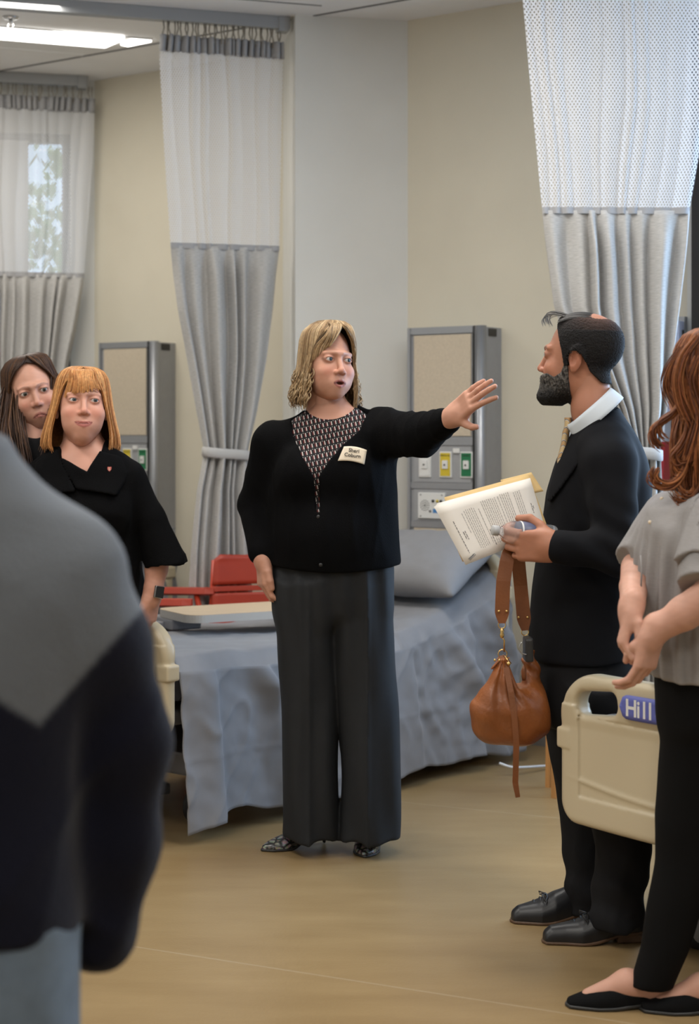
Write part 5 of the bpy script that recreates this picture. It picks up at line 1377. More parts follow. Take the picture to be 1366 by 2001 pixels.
    # buttons
    for py in (948, 1010, 1066, 1104):
        px = 618 + (py - 930) * 0.05; p = P(px, py, 5.32); d = float(Cd(np.array([p], np.float32))[0]); k = 0
        while d > 0.001 and k < 30: p = p + np.array([0, d, 0]) * 0.8; d = float(Cd(np.array([p], np.float32))[0]); k += 1
        mb = MB(); mb.lathe([(0.006, -0.003), (0.006, 0.001), (0.003, 0.002)], p, (0, -1, 0), 12); mb.build('button', M_dark, root, True)
    # name tag
    q = [P(672, 873, 5.3), P(717, 880, 5.3), P(712, 908, 5.3), P(660, 901, 5.3)]
    def drop(p, off):
        p = np.array(p, float)
        for _ in range(40):
            d = float(Cd(np.array([p], np.float32))[0]) - off
            if d < 0.0004: break
            p = p + np.array([0, d * 0.8, 0])
        return p
    A, B_, C_, D_ = q; n = 10; Pt = np.zeros((n, n, 3))
    for i in range(n):
        for j in range(n):
            s, t = i / (n - 1), j / (n - 1); bow = np.array([0, 0, 0.005]) * math.sin(math.pi * t)
            rc = 0.0; p = (A * (1 - t) + B_ * t) * (1 - s) + (D_ * (1 - t) + C_ * t) * s + bow; Pt[i, j] = drop(p, 0.003)
    yy = Pt[:, :, 1].min(); Pt[:, :, 1] = yy + (Pt[:, :, 1] - yy) * 0.5 - 0.001
    V, Fc = grid_mesh(Pt); tg = link('name_tag', mkmesh('name_tag', V, Fc), M_tag, root); s = tg.modifiers.new('thickness', 'SOLIDIFY'); s.thickness = 0.0012
    ex = unit(Pt[5, 9] - Pt[5, 0]); ezz = unit(Pt[0, 5] - Pt[9, 5]); nn = unit(np.cross(ex, ezz)); nn = nn if nn[1] < 0 else -nn
    ezz = np.cross(nn, ex) * 1.0; ezz = ezz if ezz[2] > 0 else -ezz
    for word, i in (('Sheri', 3), ('Coburn', 6)):
        c = (Pt[i, 4] + Pt[i, 5]) / 2 - ezz * 0.003 + nn * 0.003
        text_mesh('lettering', word, 0.0165, M_ink, c, ex, ezz, tg, 'CENTER', bold=0.0002)
    # trousers
    zl = [0.05, 0.25, 0.5, 0.7, 0.86]
    Tr = SDF(); Tr.u(zloft([0.74, 0.82, 0.90, 0.97], cx, D + 0.005, [0.192, 0.196, 0.198, 0.196], [0.120, 0.140, 0.150, 0.148], 2.3, math.radians(-8), r=0.05))
    Tr.u(zloft(zl, [X(605), X(604), X(603), X(601), X(604)], [D + 0.0, D, D, D, D], [0.090, 0.090, 0.092, 0.097, 0.099], [0.105, 0.105, 0.108, 0.122, 0.128], 2.4, r=0.006), 0.05)
    Tr.u(zloft(zl, [X(724), X(723), X(718), X(707), X(702)], [D - 0.02, D - 0.02, D - 0.01, D, D], [0.093, 0.093, 0.096, 0.103, 0.10], [0.108, 0.108, 0.108, 0.122, 0.128], 2.4, r=0.006), 0.012)
    def tdisp(p):
        x, z = p[:, 0], p[:, 2]; lo_ = smoothstep(0.8, 0.3, z)
        s_ = 0.006 * lo_ * np.sin((x - cx) * 58 + 2.2 * np.sin(z * 5)) + 0.004 * smoothstep(0.5, 0.85, z) * np.sin((x - cx) * 90 + z * 6)
        for xc in (X(606), X(717)): s_ = s_ + 0.006 * np.exp(-((x - xc) / 0.008) ** 2) * (p[:, 1] < D) * smoothstep(0.95, 0.85, z)
        return s_.astype(np.float32)
    Tr.disp = tdisp
    Tr.sub(cap(P(762, 1092, 5.36), P(748, 1140, 5.36), 0.004, 0.004), 0.006)
    Tr.sub(ell(P(512, 1128, 5.44), (0.030, 0.05, 0.05)), 0.01)
    cloth_obj('trousers', Tr, (cx - 0.27, D - 0.2, 0.03), (cx + 0.27, D + 0.2, 0.99), 0.0065, M_slate, root)
    # shoes
    pump_shoe('shoe', P(640, 1640, 5.62), P(526, 1660, 5.52), M_snake, M_dark, root, L=0.238)
    pump_shoe('shoe', P(722, 1650, 5.66), P(714, 1676, 5.43), M_snake, M_dark, root, L=0.24)
    # hair
    cols = [(0.34, 0.225, 0.115), (0.27, 0.17, 0.085), (0.42, 0.30, 0.17), (0.20, 0.125, 0.062), (0.30, 0.21, 0.12)]
    sil = [(0.138, 0.006, 0.006, 0.006), (0.134, 0.040, 0.045, 0.045), (0.122, 0.062, 0.068, 0.075), (0.10, 0.078, 0.088, 0.094), (0.07, 0.086, 0.093, 0.104), (0.03, 0.089, 0.094, 0.108), (-0.01, 0.092, 0.090, 0.106),
           (-0.05, 0.100, 0.086, 0.102), (-0.09, 0.108, 0.080, 0.100), (-0.125, 0.114, 0.075, 0.098), (-0.15, 0.108, 0.07, 0.09)]
    Rh = rotm(22, -2, 3)
    H = Hair(sil, Rh, T + np.array([0.004, 0.0, 0]), 1.0, [(0.14, 0), (0.115, 0), (0.098, 30), (0.07, 44), (0.03, 52), (-0.02, 58), (-0.06, 56), (-0.10, 52), (-0.15, 50)], 5, part=0.02)
    H.under(-0.135, 0.136, 0.93, (0.16, 0.10, 0.05))
    H.meridians(300, 0.136, -0.128, 0.11, cols, (0.0036, 0.0030), (0.95, 1.03), curl=0.045, zend_jit=0.016, wave_f=70)
    H.meridians(110, 0.130, -0.05, 0.09, cols, (0.0036, 0.0026), (1.0, 1.05), curl=0.05, zend_jit=0.03, wave_f=80)
    rng = H.rng
    for i in range(46):          # fringe swept to the side
        x0 = rng.uniform(-0.022, 0.035); k = rng.uniform(0, 1); sgn = -1 if x0 < 0.02 else 1
        xe = -0.030 - 0.048 * k if sgn < 0 else 0.060 + 0.018 * k; ze = 0.044 - 0.055 * k if sgn < 0 else 0.05 - 0.05 * k
        H.curve([(x0, -0.035, 0.128), (x0 + (xe - x0) * 0.18, -0.082, 0.112), (x0 + (xe - x0) * 0.55, -0.094 + 0.008 * k, 0.078), (xe * 0.95, -0.086 + 0.025 * k, 0.045), (xe, -0.078 + 0.034 * k, ze)],
                0.0038, 0.0018, np.array(cols[rng.integers(5)]) * rng.uniform(0.9, 1.25))
    for i in range(120):          # wavy ends turned under and out
        s_ = -1 if i < 68 else 1; ph = s_ * rng.uniform(0.75, 2.4); z0 = rng.uniform(-0.07, -0.02); q = []
        p0_ = rng.random() * 6.28; am = rng.uniform(0.006, 0.012)
        for k in range(14):
            z = z0 - 0.0065 * k; p = H.surf(np.array(ph + 0.10 * math.sin(k * 0.8 + p0_)), np.array(z), 1.0 + 0.02 * math.sin(p0_)); o = np.array([math.sin(ph), -math.cos(ph) * 0.6, 0]); q.append(p + o * am * math.sin(k * 0.75 + p0_))
        H.lock(q, 0.0028, 0.0018, np.array(cols[rng.integers(5)]) * rng.uniform(0.85, 1.25))
    H.build(root, M_hair)
speaker()
# ------------------------------------------------------------------ red-blonde woman and the brown-haired woman behind her
M_leather = mat('brown_leather', (0.24, 0.075, 0.022), 0.45, var=0.12, vscale=14, bump=0.12, bscale=160)
M_strapbrown = mat('watch_strap', (0.33, 0.11, 0.03), 0.5)
M_gold = mat('brass', (0.72, 0.50, 0.20), 0.25, metal=1.0)
M_pin = mat('pin_enamel', (0.62, 0.14, 0.12), 0.35)
def bystander_blonde():
    D = 5.55; s_ = F_PX / D; X = lambda px, d=D: (px - CX) * d / F_PX; Z = lambda py, d=D: CAM_Z - (py - HY) * d / F_PX
    cx = X(168); root = thing('person', 'woman with red-blonde bob in black collared top resting a hand on the footboard', 'person', (cx, D, 0))
    skin = (0.56, 0.285, 0.205)
    h = dict(skin=skin, smile=1.4, mouth_w=1.1, face_w=1.0, jaw=0.93, cheek=1.08, iris=(0.04, 0.055, 0.06), lip=(0.38, 0.10, 0.09), brow=(0.34, 0.17, 0.09), brow_a=0.6, liner=0.45, neck_r=0.051, dchin=0.2, eye_open=0.85)
    R = rotm(13, -7, 2); T = np.array([X(162), D - 0.02, Z(791)]); sc = 1.06
    hv = make_head(h, R, T, sc, 0.0024)
    zs = [0.70, 0.80, 0.90, 1.00, 1.10, 1.18, 1.225, 1.26, 1.29, 1.315]
    rx = [0.185, 0.180, 0.168, 0.166, 0.168, 0.172, 0.160, 0.125, 0.085, 0.062]; ry = [0.14, 0.135, 0.13, 0.13, 0.125, 0.115, 0.105, 0.09, 0.075, 0.06]
    trunk = SDF(); trunk.u(zloft(zs, cx, D, rx, ry, 2.2, r=0.03))
    for px in (125, 208): trunk.u(ell((X(px), D - 0.095, Z(1000)), (0.072, 0.06, 0.07)), 0.05)
    bust = SDF(); bust.u(trunk); bust.u(cap((X(160), D + 0.01, 1.24), (T[0], D, 1.36), 0.064, 0.055), 0.04)
    V, Fc = mesh_sdf(bust, (cx - 0.2, D - 0.24, 1.10), (cx + 0.2, D + 0.16, 1.355), 0.005); bv = (V, Fc, np.tile(np.array(skin, np.float32), (len(V), 1)))
    sL, eL, wL = P(243, 925, 5.52), P(313, 1062, 5.52), P(298, 1163, 5.50)
    S, tips = hand_sdf(wL, (-0.18, 0.12, -1.0), (-0.5, -0.9, 0.05), 'L', [(18, 30, 15), (20, 32, 15), (22, 34, 15), (26, 36, 15)], 0.95, spread=(5, 1, -3, -7), forearm=([wL, wL + (eL - wL) * 0.5, eL], [0.0275, 0.036, 0.042]),
                       thumb=[(0.018, 0.018, -0.004), (0.040, 0.048, -0.008), (0.048, 0.076, -0.014), (0.048, 0.098, -0.020)])
    h1 = sdf_skin(S, [wL, *tips, eL], 0.05, skin)
    sR, eR, wR = P(92, 925, 5.55), P(60, 1062, 5.6), P(95, 1165, 5.45)
    S, tips = hand_sdf(wR, (0.35, -0.25, -0.9), (0.4, -0.9, 0.1), 'R', [(20, 30, 15)] * 4, 0.95, spread=(5, 1, -3, -7), forearm=([wR, wR + (eR - wR) * 0.5, eR], [0.0275, 0.036, 0.042]))
    h2 = sdf_skin(S, [wR, *tips, eR], 0.05, skin, 0.003)
    core = SDF(); core.limb([(cx, D, 0.75), (cx, D, 1.2)], [0.12, 0.09]); core.u(cap((cx, D, 1.2), (T[0], D, 1.34), 0.06, 0.05), 0.05)
    for sx in (-1, 1): core.limb([(cx + sx * 0.09, D, 0.06), (cx + sx * 0.09, D, 0.42), (cx + sx * 0.08, D, 0.75)], [0.035, 0.055, 0.085], 0.05)
    core.limb([sR, eR], [0.045, 0.035], 0.04); core.limb([sL, eL], [0.045, 0.035], 0.04)
    V, Fc = mesh_sdf(core, (cx - 0.32, D - 0.3, 0.0), (cx + 0.4, D + 0.25, 1.4), 0.011); cv = (V, Fc, np.tile(np.array(skin, np.float32), (len(V), 1)))
    V, Fc, C = join_parts([hv, bv, h1, h2, cv]); link('body', mkmesh('body', V, Fc, True, col=C), M_skin, root)
    eyeballs(root, h, R, T, sc, (14, -3))
    Tp = SDF(); Tp.u(offset(trunk, 0.012))
    ax_end = P(327, 1108, 5.50)
    Tp.limb([P(228, 915, 5.53), P(250, 935, 5.52), P(292, 1015, 5.51), ax_end], [0.058, 0.058, 0.050, 0.070], 0.025, 0.02)
    Tp.limb([P(110, 915, 5.55), P(85, 935, 5.55), eR, wR + (eR - wR) * 0.4], [0.06, 0.062, 0.056, 0.062], 0.04, 0.02)
    fo = folds(8, 0.008, 9, 7); Tp.disp = fo
    Tp.sub(lambda p: p[:, 2] - 0.71)
    nrm = unit(ax_end - P(250, 935, 5.52)); Tp.sub(lambda p: np.maximum(-((p - (ax_end - nrm * 0.004).astype(np.float32)) @ np.array([0.12, 0.0, -0.99], np.float32)), X(278) - p[:, 0]), 0.004)
    Tp.sub(cap(ax_end + nrm * 0.08, ax_end - nrm * 0.05, 0.064, 0.045), 0.004)
    Tp.sub(prism_px([(108, 850), (112, 885), (132, 922), (153, 953), (172, 920), (193, 885), (196, 850)], D - 0.1, D - 0.5, D - 0.01), 0.006)
    Tp.sub(ell((X(158), D + 0.01, Z(858)), (0.085, 0.095, 0.075)), 0.006)
    cloth_obj('blouse', Tp, (cx - 0.34, D - 0.3, 0.60), (cx + 0.36, D + 0.22, 1.36), 0.006, M_blackknit, root)
    Co = SDF(); Co.u(offset(trunk, 0.026)); Co.inter(prism_px([(78, 872), (112, 880), (132, 922), (153, 956), (190, 962), (232, 968), (252, 925), (236, 892), (193, 880), (172, 922)], D - 0.1, D - 0.4, D + 0.02), 0.006)
    Cl = SDF(); Cl.u(offset(trunk, 0.026)); Cl.inter(prism_px([(110, 880), (90, 882), (64, 905), (72, 948), (112, 964), (150, 962), (153, 956), (132, 922)], D - 0.1, D - 0.4, D + 0.02), 0.006); Co.u(Cl)
    Co.disp = folds(15, 0.004, 14, 10); cloth_obj('collar', Co, (cx - 0.24, D - 0.26, 1.05), (cx + 0.24, D + 0.1, 1.34), 0.0045, M_blackknit, root)
    Tr = SDF(); Tr.u(zloft([0.58, 0.66, 0.74, 0.80], cx, D, [0.175, 0.18, 0.178, 0.17], 0.128, 2.3, r=0.05))
    for sx in (-1, 1): Tr.u(zloft([0.03, 0.3, 0.66], [cx + sx * 0.095] * 3, D, [0.070, 0.076, 0.088], [0.08, 0.085, 0.11], 2.2, r=0.008), 0.03)
    cloth_obj('trousers', Tr, (cx - 0.22, D - 0.18, 0.01), (cx + 0.22, D + 0.18, 0.82), 0.009, M_blackcloth, root)
    for sx in (-1, 1): pump_shoe('shoe', (cx + sx * 0.095, D + 0.08, 0), (cx + sx * 0.11, D - 0.15, 0), M_blackcloth, M_dark, root, L=0.235, heel_h=0.012, flat=True)
    # watch
    fdir = unit(wL - eL); wc = wL - fdir * 0.012; a = unit(np.cross(fdir, [0, 1, 0])); b = np.cross(fdir, a); n = 36; Pt = np.zeros((4, n, 3))
    for i, (q, e) in enumerate(((-0.010, 0), (-0.008, 0.003), (0.008, 0.003), (0.010, 0))):
        for k in range(n): th = 2 * math.pi * k / n; Pt[i, k] = wc + fdir * q + (0.0295 + e) * (math.cos(th) * a + math.sin(th) * b)
    V, Fc = grid_mesh(Pt, True); wt = link('watch_strap', mkmesh('watch_strap', V, Fc), M_strapbrown, root); m = wt.modifiers.new('thickness', 'SOLIDIFY'); m.thickness = 0.002
    od = unit(np.array([0.62, -0.78, 0.12])); od = unit(od - fdir * od.dot(fdir)); sd = np.cross(fdir, od); c = wc + od * 0.036
    mb = MB(); mb.box(c, (0.040, 0.034, 0.011), [fdir, sd, od], 0.004); wb = mb.build('watch_case', M_chrome, root); wb['label'] = 'square steel watch case'
    mb = MB(); mb.box(c + od * 0.0052, (0.035, 0.029, 0.003), [fdir, sd, od], 0.001); mb.build('watch_face', M_dark, wb)
    # lapel pin : a small shield
    pc = P(211, 917, 5.4)
    for _ in range(40):
        d = float(Co(np.array([pc], np.float32))[0])
        if d < 0.0006 or d > 0.3: break
        pc = pc + np.array([0, d * 0.8, 0])
    mb = MB(); sh = [(-0.006, 0.007), (0.006, 0.007), (0.006, -0.001), (0, -0.009), (-0.006, -0.001)]; V = [pc + np.array([x, -0.003, z]) for x, z in sh] + [pc + np.array([x, 0.001, z]) for x, z in sh]
    mb.add(V, [(0, 1, 2, 3, 4), (9, 8, 7, 6, 5)] + [(i, 5 + i, 5 + (i + 1) % 5, (i + 1) % 5) for i in range(5)]); pn = mb.build('lapel_pin', M_pin, root)
    text_mesh('pin_letter', 'S', 0.012, M_tag, pc + np.array([0, -0.0035, -0.004]), (1, 0, 0), (0, 0, 1), pn, 'CENTER', bold=0.0003)
    # hair
    cols = [(0.50, 0.24, 0.085), (0.42, 0.18, 0.06), (0.58, 0.31, 0.12), (0.36, 0.15, 0.05)]
    sil = [(0.124, 0.006, 0.006, 0.006), (0.121, 0.042, 0.045, 0.045), (0.108, 0.066, 0.070, 0.075), (0.085, 0.080, 0.088, 0.094), (0.05, 0.088, 0.094, 0.104), (0.0, 0.096, 0.094, 0.108), (-0.05, 0.108, 0.090, 0.108),
           (-0.10, 0.122, 0.086, 0.105), (-0.135, 0.126, 0.082, 0.10), (-0.155, 0.116, 0.078, 0.095)]
    H = Hair(sil, rotm(8, -2, 2), T, 1.0, [(0.125, 0), (0.105, 0), (0.09, 30), (0.06, 44), (0.0, 53), (-0.05, 55), (-0.10, 53), (-0.155, 46)], 21, part=0.0)
    H.under(-0.145, 0.121, 0.94, (0.20, 0.08, 0.025))
    H.meridians(430, 0.122, -0.143, 0.012, cols, (0.0034, 0.0032), (0.96, 1.03), zend_jit=0.007, wave_f=30)
    rng = H.rng
    for i in range(130):
        k = rng.uniform(-1, 1); xe = 0.062 * k + 0.004; x0 = 0.02 * k + rng.uniform(-0.01, 0.01); ze = 0.036 + 0.012 * k + rng.uniform(-0.006, 0.006) - 0.03 * max(0, abs(k) - 0.75)
        H.curve([(x0, -0.03, 0.116), (x0 * 1.5, -0.075, 0.104), (xe * 0.75, -0.096 + 0.02 * k * k, 0.075), (xe, -0.099 + 0.034 * k * k, ze)], 0.0028, 0.0018, np.array(cols[rng.integers(4)]) * rng.uniform(0.85, 1.2))
    H.build(root, M_hair)
bystander_blonde()

def bystander_brown():
    D = 5.82; X = lambda px, d=D: (px - CX) * d / F_PX; Z = lambda py, d=D: CAM_Z - (py - HY) * d / F_PX
    cx = X(58); root = thing('person', 'woman with long dark brown hair in dark top, behind the red-blonde woman', 'person', (cx, D, 0))
    skin = (0.50, 0.265, 0.19)
    h = dict(skin=skin, frown=1.6, smile=-0.6, mouth_w=0.95, face_w=1.05, jaw=1.05, cheek=1.1, iris=(0.05, 0.05, 0.04), lip=(0.36, 0.13, 0.11), brow=(0.10, 0.05, 0.03), brow_a=0.6, liner=0.85, neck_r=0.052, dchin=0.2)
    R = rotm(15, 5, -14); T = np.array([X(63), D, Z(764)]); sc = 1.04
    hv = make_head(h, R, T, sc, 0.0027)
    zs = [0.72, 0.90, 1.05, 1.20, 1.28, 1.32, 1.35, 1.38]; rx = [0.18, 0.17, 0.17, 0.175, 0.165, 0.12, 0.085, 0.06]; ry = [0.13, 0.125, 0.12, 0.115, 0.10, 0.085, 0.07, 0.06]
    trunk = SDF(); trunk.u(zloft(zs, cx, D, rx, ry, 2.2, r=0.03)); bust = SDF(); bust.u(trunk); bust.u(cap((cx, D + 0.01, 1.30), (T[0], D, 1.43), 0.062, 0.052), 0.04)
    for sx in (-1, 1): bust.limb([(cx + sx * 0.09, D, 0.06), (cx + sx * 0.09, D, 0.42), (cx + sx * 0.08, D, 0.75)], [0.03, 0.05, 0.07], 0.05)
    for sx in (-1, 1): bust.limb([(cx + sx * 0.17, D, 1.27), (cx + sx * 0.20, D + 0.02, 1.00), (cx + sx * 0.19, D - 0.04, 0.78), (cx + sx * 0.19, D - 0.06, 0.68)], [0.04, 0.036, 0.024, 0.03], 0.03)
    V, Fc = mesh_sdf(bust, (cx - 0.3, D - 0.2, 0.01), (cx + 0.3, D + 0.2, 1.43), 0.008); bv = (V, Fc, np.tile(np.array(skin, np.float32), (len(V), 1)))
    V, Fc, C = join_parts([hv, bv]); link('body', mkmesh('body', V, Fc, True, col=C), M_skin, root); eyeballs(root, h, R, T, sc, (10, 2))
    Tp = SDF(); Tp.u(offset(trunk, 0.012))
    for sx in (-1, 1): Tp.limb([(cx + sx * 0.13, D, 1.28), (cx + sx * 0.17, D, 1.26), (cx + sx * 0.20, D + 0.02, 1.00), (cx + sx * 0.19, D - 0.04, 0.80)], [0.06, 0.06, 0.05, 0.04], 0.04, 0.02)
    Tp.sub(ell((T[0] + 0.02, D - 0.03, 1.42), (0.09, 0.12, 0.10)), 0.006); Tp.sub(lambda p: p[:, 2] - 0.70); Tp.disp = folds(5, 0.006, 9, 7)
    cloth_obj('top', Tp, (cx - 0.3, D - 0.2, 0.68), (cx + 0.3, D + 0.2, 1.42), 0.0085, M_blackcloth, root)
    Tr = SDF(); Tr.u(zloft([0.5, 0.6, 0.72, 0.80], cx, D, [0.175, 0.18, 0.18, 0.175], 0.13, 2.3))
    for sx in (-1, 1): Tr.u(zloft([0.03, 0.3, 0.6], [cx + sx * 0.09] * 3, D, [0.07, 0.075, 0.09], [0.08, 0.085, 0.105], 2.2, r=0.008), 0.03)
    cloth_obj('trousers', Tr, (cx - 0.22, D - 0.18, 0.01), (cx + 0.22, D + 0.18, 0.82), 0.01, M_blackcloth, root)
    for sx in (-1, 1): pump_shoe('shoe', (cx + sx * 0.09, D + 0.08, 0), (cx + sx * 0.10, D - 0.15, 0), M_blackcloth, M_dark, root, L=0.235, heel_h=0.012, flat=True)
    cols = [(0.046, 0.021, 0.011), (0.028, 0.013, 0.008), (0.072, 0.033, 0.015), (0.042, 0.020, 0.011)]
    sil = [(0.122, 0.006, 0.006, 0.006), (0.119, 0.040, 0.045, 0.045), (0.106, 0.066, 0.066, 0.075), (0.085, 0.080, 0.080, 0.094), (0.05, 0.088, 0.086, 0.104), (0.0, 0.095, 0.086, 0.108), (-0.05, 0.104, 0.080, 0.108),
           (-0.10, 0.112, 0.100, 0.105), (-0.18, 0.120, 0.150, 0.11), (-0.26, 0.112, 0.175, 0.11)]
    H = Hair(sil, rotm(15, 5, -14), T, 1.03, [(0.122, 0), (0.100, 0), (0.086, 30), (0.06, 48), (0.0, 58), (-0.05, 62), (-0.10, 56), (-0.18, 40), (-0.26, 36)], 31, part=0.012)
    H.under(-0.25, 0.119, 0.94, (0.02, 0.011, 0.008)); H.meridians(380, 0.120, -0.245, 0.05, cols, (0.0034, 0.003), (0.96, 1.04), zend_jit=0.02, wave_f=45, curl=0.02)
    rng = H.rng; Ri = np.linalg.inv(rotm(15, 5, -14))
    for side, ctl, n in ((-1, [(30, 730, 5.80), (22, 790, 5.76), (20, 840, 5.70), (26, 890, 5.66), (34, 950, 5.64)], 170), (1, [(104, 735, 5.80), (112, 790, 5.78), (114, 840, 5.72), (108, 890, 5.68)], 90)):
        for i in range(n):
            o = np.array([rng.normal() * 0.030, rng.normal() * 0.016, rng.normal() * 0.012]); p_ = rng.random() * 6.28; m_ = len(ctl)
            H.curve([Ri @ (P(*c) + o * (0.35 + 0.65 * j / (m_ - 1)) + np.array([0.006 * math.sin(2.2 * j + p_), 0, 0]) - T) / 1.03 for j, c in enumerate(ctl)], 0.0034, 0.0018, np.array(cols[rng.integers(4)]) * rng.uniform(0.8, 1.5), 22)
    H.build(root, M_hair)
bystander_brown()
# ------------------------------------------------------------------ man in the dark suit with folder, bottle and handbag
M_suit = mat('charcoal_suit', (0.0050, 0.0052, 0.0068), 0.85, bump=0.06, bscale=500, spec=0.15)
M_pants = mat('charcoal_trousers', (0.012, 0.012, 0.0135), 0.85, bump=0.06, bscale=500, spec=0.15)
M_shirt = mat('pale_shirt', (0.62, 0.68, 0.74), 0.7)
M_shoe = mat('black_shoe_leather', (0.010, 0.010, 0.012), 0.38)
M_welt = mat('tan_welt', (0.10, 0.055, 0.03), 0.5)
def tie_material():
    m = mat('striped_tie', (0.5, 0.38, 0.2), 0.5); nt = m.node_tree; N = nt.nodes.new; L = nt.links.new; b = nt.nodes['Principled BSDF']
    t = N('ShaderNodeTexCoord'); w = N('ShaderNodeTexWave'); w.inputs['Scale'].default_value = 14; w.bands_direction = 'DIAGONAL'; w.inputs['Distortion'].default_value = 0.5; L(t.outputs['Object'], w.inputs['Vector'])
    r = N('ShaderNodeValToRGB'); r.color_ramp.interpolation = 'CONSTANT'; e = r.color_ramp.elements; e[0].color = (0.50, 0.36, 0.18, 1); e[1].position = 0.55; e[1].color = (0.10, 0.11, 0.13, 1)
    x = e.new(0.45); x.color = (0.6, 0.6, 0.58, 1); x = e.new(0.75); x.color = (0.42, 0.25, 0.10, 1); L(w.outputs['Fac'], r.inputs[0]); L(r.outputs[0], b.inputs['Base Color']); return m
M_tie = tie_material()
M_shorthair = mat('short_hair', (1, 1, 1), 0.75, attr='Col', spec=0.2, var=0.3, vscale=150, bump=0.5, bscale=260)
def suit_man():
    D = 4.65; X = lambda px, d=D: (px - CX) * d / F_PX; Z = lambda py, d=D: CAM_Z - (py - HY) * d / F_PX
    cx = X(1160); root = thing('person', 'bearded man in dark suit and striped tie turned towards the speaking woman', 'person', (cx, D, 0))
    skin = (0.40, 0.175, 0.105)
    h = dict(skin=skin, face_w=1.0, jaw=1.05, cheek=0.9, iris=(0.05, 0.04, 0.03), brow=(0.02, 0.015, 0.012), brow_a=0.9, brow_w=1.5, neck_r=0.052, neck_dy=0.018, nose=1.12, lip=(0.28, 0.10, 0.08))
    R = rotm(-112, -2, 0); T = np.array([X(1131), D, Z(697)]); sc = 1.0
    hv = make_head(h, R, T, sc, 0.0024, zcut=-0.23)
    HS = head_sdf(h)
    # short hair and beard are shells grown on the head
    def in_head(f): return framed(f, T, R[:, 0], R[:, 1], R[:, 2])
    def region_hair(p):
        x, y, z = p.T; ax_ = np.abs(x)
        line = np.interp(y, [-0.10, -0.062, -0.045, -0.030, -0.022, 0.006, 0.028, 0.045, 0.075, 0.13], [0.20, 0.100, 0.060, 0.015, -0.028, -0.024, 0.006, -0.040, -0.070, -0.080])
        return (line - z) * 0.6
    def shell_hair(p):
        x, y, z = p.T; bald = np.exp(-((x / 0.045) ** 2 + ((y - 0.040) / 0.042) ** 2)) * (z > 0.07)
        th = 0.0075 - 0.0115 * np.clip(bald * 1.4, 0, 1) + 0.0012 * np.sin(x * 900 + 3 * np.sin(z * 300)) * np.sin(z * 500 + y * 400)
        ear = np.sqrt(((ax0(x) - 0.078) / 0.02) ** 2 + ((y - 0.008) / 0.021) ** 2 + ((z + 0.012) / 0.034) ** 2) - 1
        return np.maximum(np.maximum(HS(p) - th, region_hair(p)), -ear * 0.02).astype(np.float32)
    ax0 = np.abs
    V, Fc = mesh_sdf(shell_hair, (-0.10, -0.11, -0.10), (0.10, 0.14, 0.135), 0.0024)
    C = np.tile(np.array((0.010, 0.009, 0.009), np.float32), (len(V), 1)); x, y, z = V.T
    bald = np.exp(-((x / 0.05) ** 2 + ((y - 0.045) / 0.05) ** 2)) * (z > 0.07); C = C * (1 - 0.75 * bald[:, None]) + np.array((0.16, 0.075, 0.05)) * 0.75 * bald[:, None]
    gr = 0.35 * smoothstep(0.0, -0.03, z) * smoothstep(-0.015, -0.03, y); C = C * (1 - gr[:, None]) + np.array((0.10, 0.09, 0.085)) * gr[:, None]
    link('hair', mkmesh('hair', (V * sc) @ R.T + T, Fc, True, col=C), M_shorthair, root)
    def region_beard(p):
        x, y, z = p.T
        top = np.interp(y, [-0.12, -0.095, -0.085, -0.070, -0.050, -0.030, -0.018, -0.012, 0.0], [-0.054, -0.054, -0.050, -0.048, -0.058, -0.045, -0.010, -0.010, -0.2])
        return np.maximum((z - top) * 0.8, (-0.135 - z))
    def shell_beard(p):
        x, y, z = p.T; th = 0.005 + 0.020 * smoothstep(-0.075, -0.12, z) * smoothstep(-0.02, -0.07, y) + 0.0022 * np.sin(x * 700 + 4 * np.sin(z * 240)) * np.sin(z * 420 + y * 600)
        mouth = np.sqrt((x / 0.02) ** 2 + ((z + 0.0705) / 0.007) ** 2 + ((y + 0.105) / 0.03) ** 2) - 1
        lim = np.maximum(y - 0.0 + 0.35 * (z + 0.05), -0.14 - z)
        return np.maximum(np.maximum(np.maximum(HS(p) - th, region_beard(p)), lim), -mouth * 0.007).astype(np.float32)
    V, Fc = mesh_sdf(shell_beard, (-0.09, -0.14, -0.15), (0.09, 0.03, 0.01), 0.0024); x, y, z = V.T
    g = np.clip(0.5 + 0.5 * np.sin(x * 310 + 5 * np.sin(z * 90 + y * 130)) * np.sin(z * 150 + 3 * np.sin(y * 220)), 0, 1) * smoothstep(-0.12, -0.05, z)
    C = np.array((0.012, 0.011, 0.011)) * (1 - g[:, None]) + np.array((0.19, 0.175, 0.16)) * g[:, None]
    link('beard', mkmesh('beard', (V * sc) @ R.T + T, Fc, True, col=C), M_shorthair, root)
    # grey quiff over the forehead
    H = Hair([(0.1, 0.05, 0.05, 0.05), (0.0, 0.08, 0.08, 0.08)], R, T, sc, [(0, 0), (1, 0)], 3, part=None); rng = H.rng
    for i in range(30):
        x0 = rng.uniform(-0.036, 0.036); k = rng.random()
        H.curve([(x0, -0.030 + 0.01 * k, 0.110 - 6 * x0 * x0), (x0, -0.060, 0.118 - 6 * x0 * x0 + 0.006 * k), (x0 * 1.05, -0.088, 0.112 - 7 * x0 * x0 + 0.012 * k), (x0 * 1.1, -0.102 + 0.01 * k, 0.100 - 7 * x0 * x0 + 0.006 * k), (x0 * 1.1, -0.098 + 0.02 * k, 0.086 - 7 * x0 * x0)], 0.0016, 0.0007,
                np.array((0.20, 0.19, 0.18)) * rng.uniform(0.2, 1.5), 12)
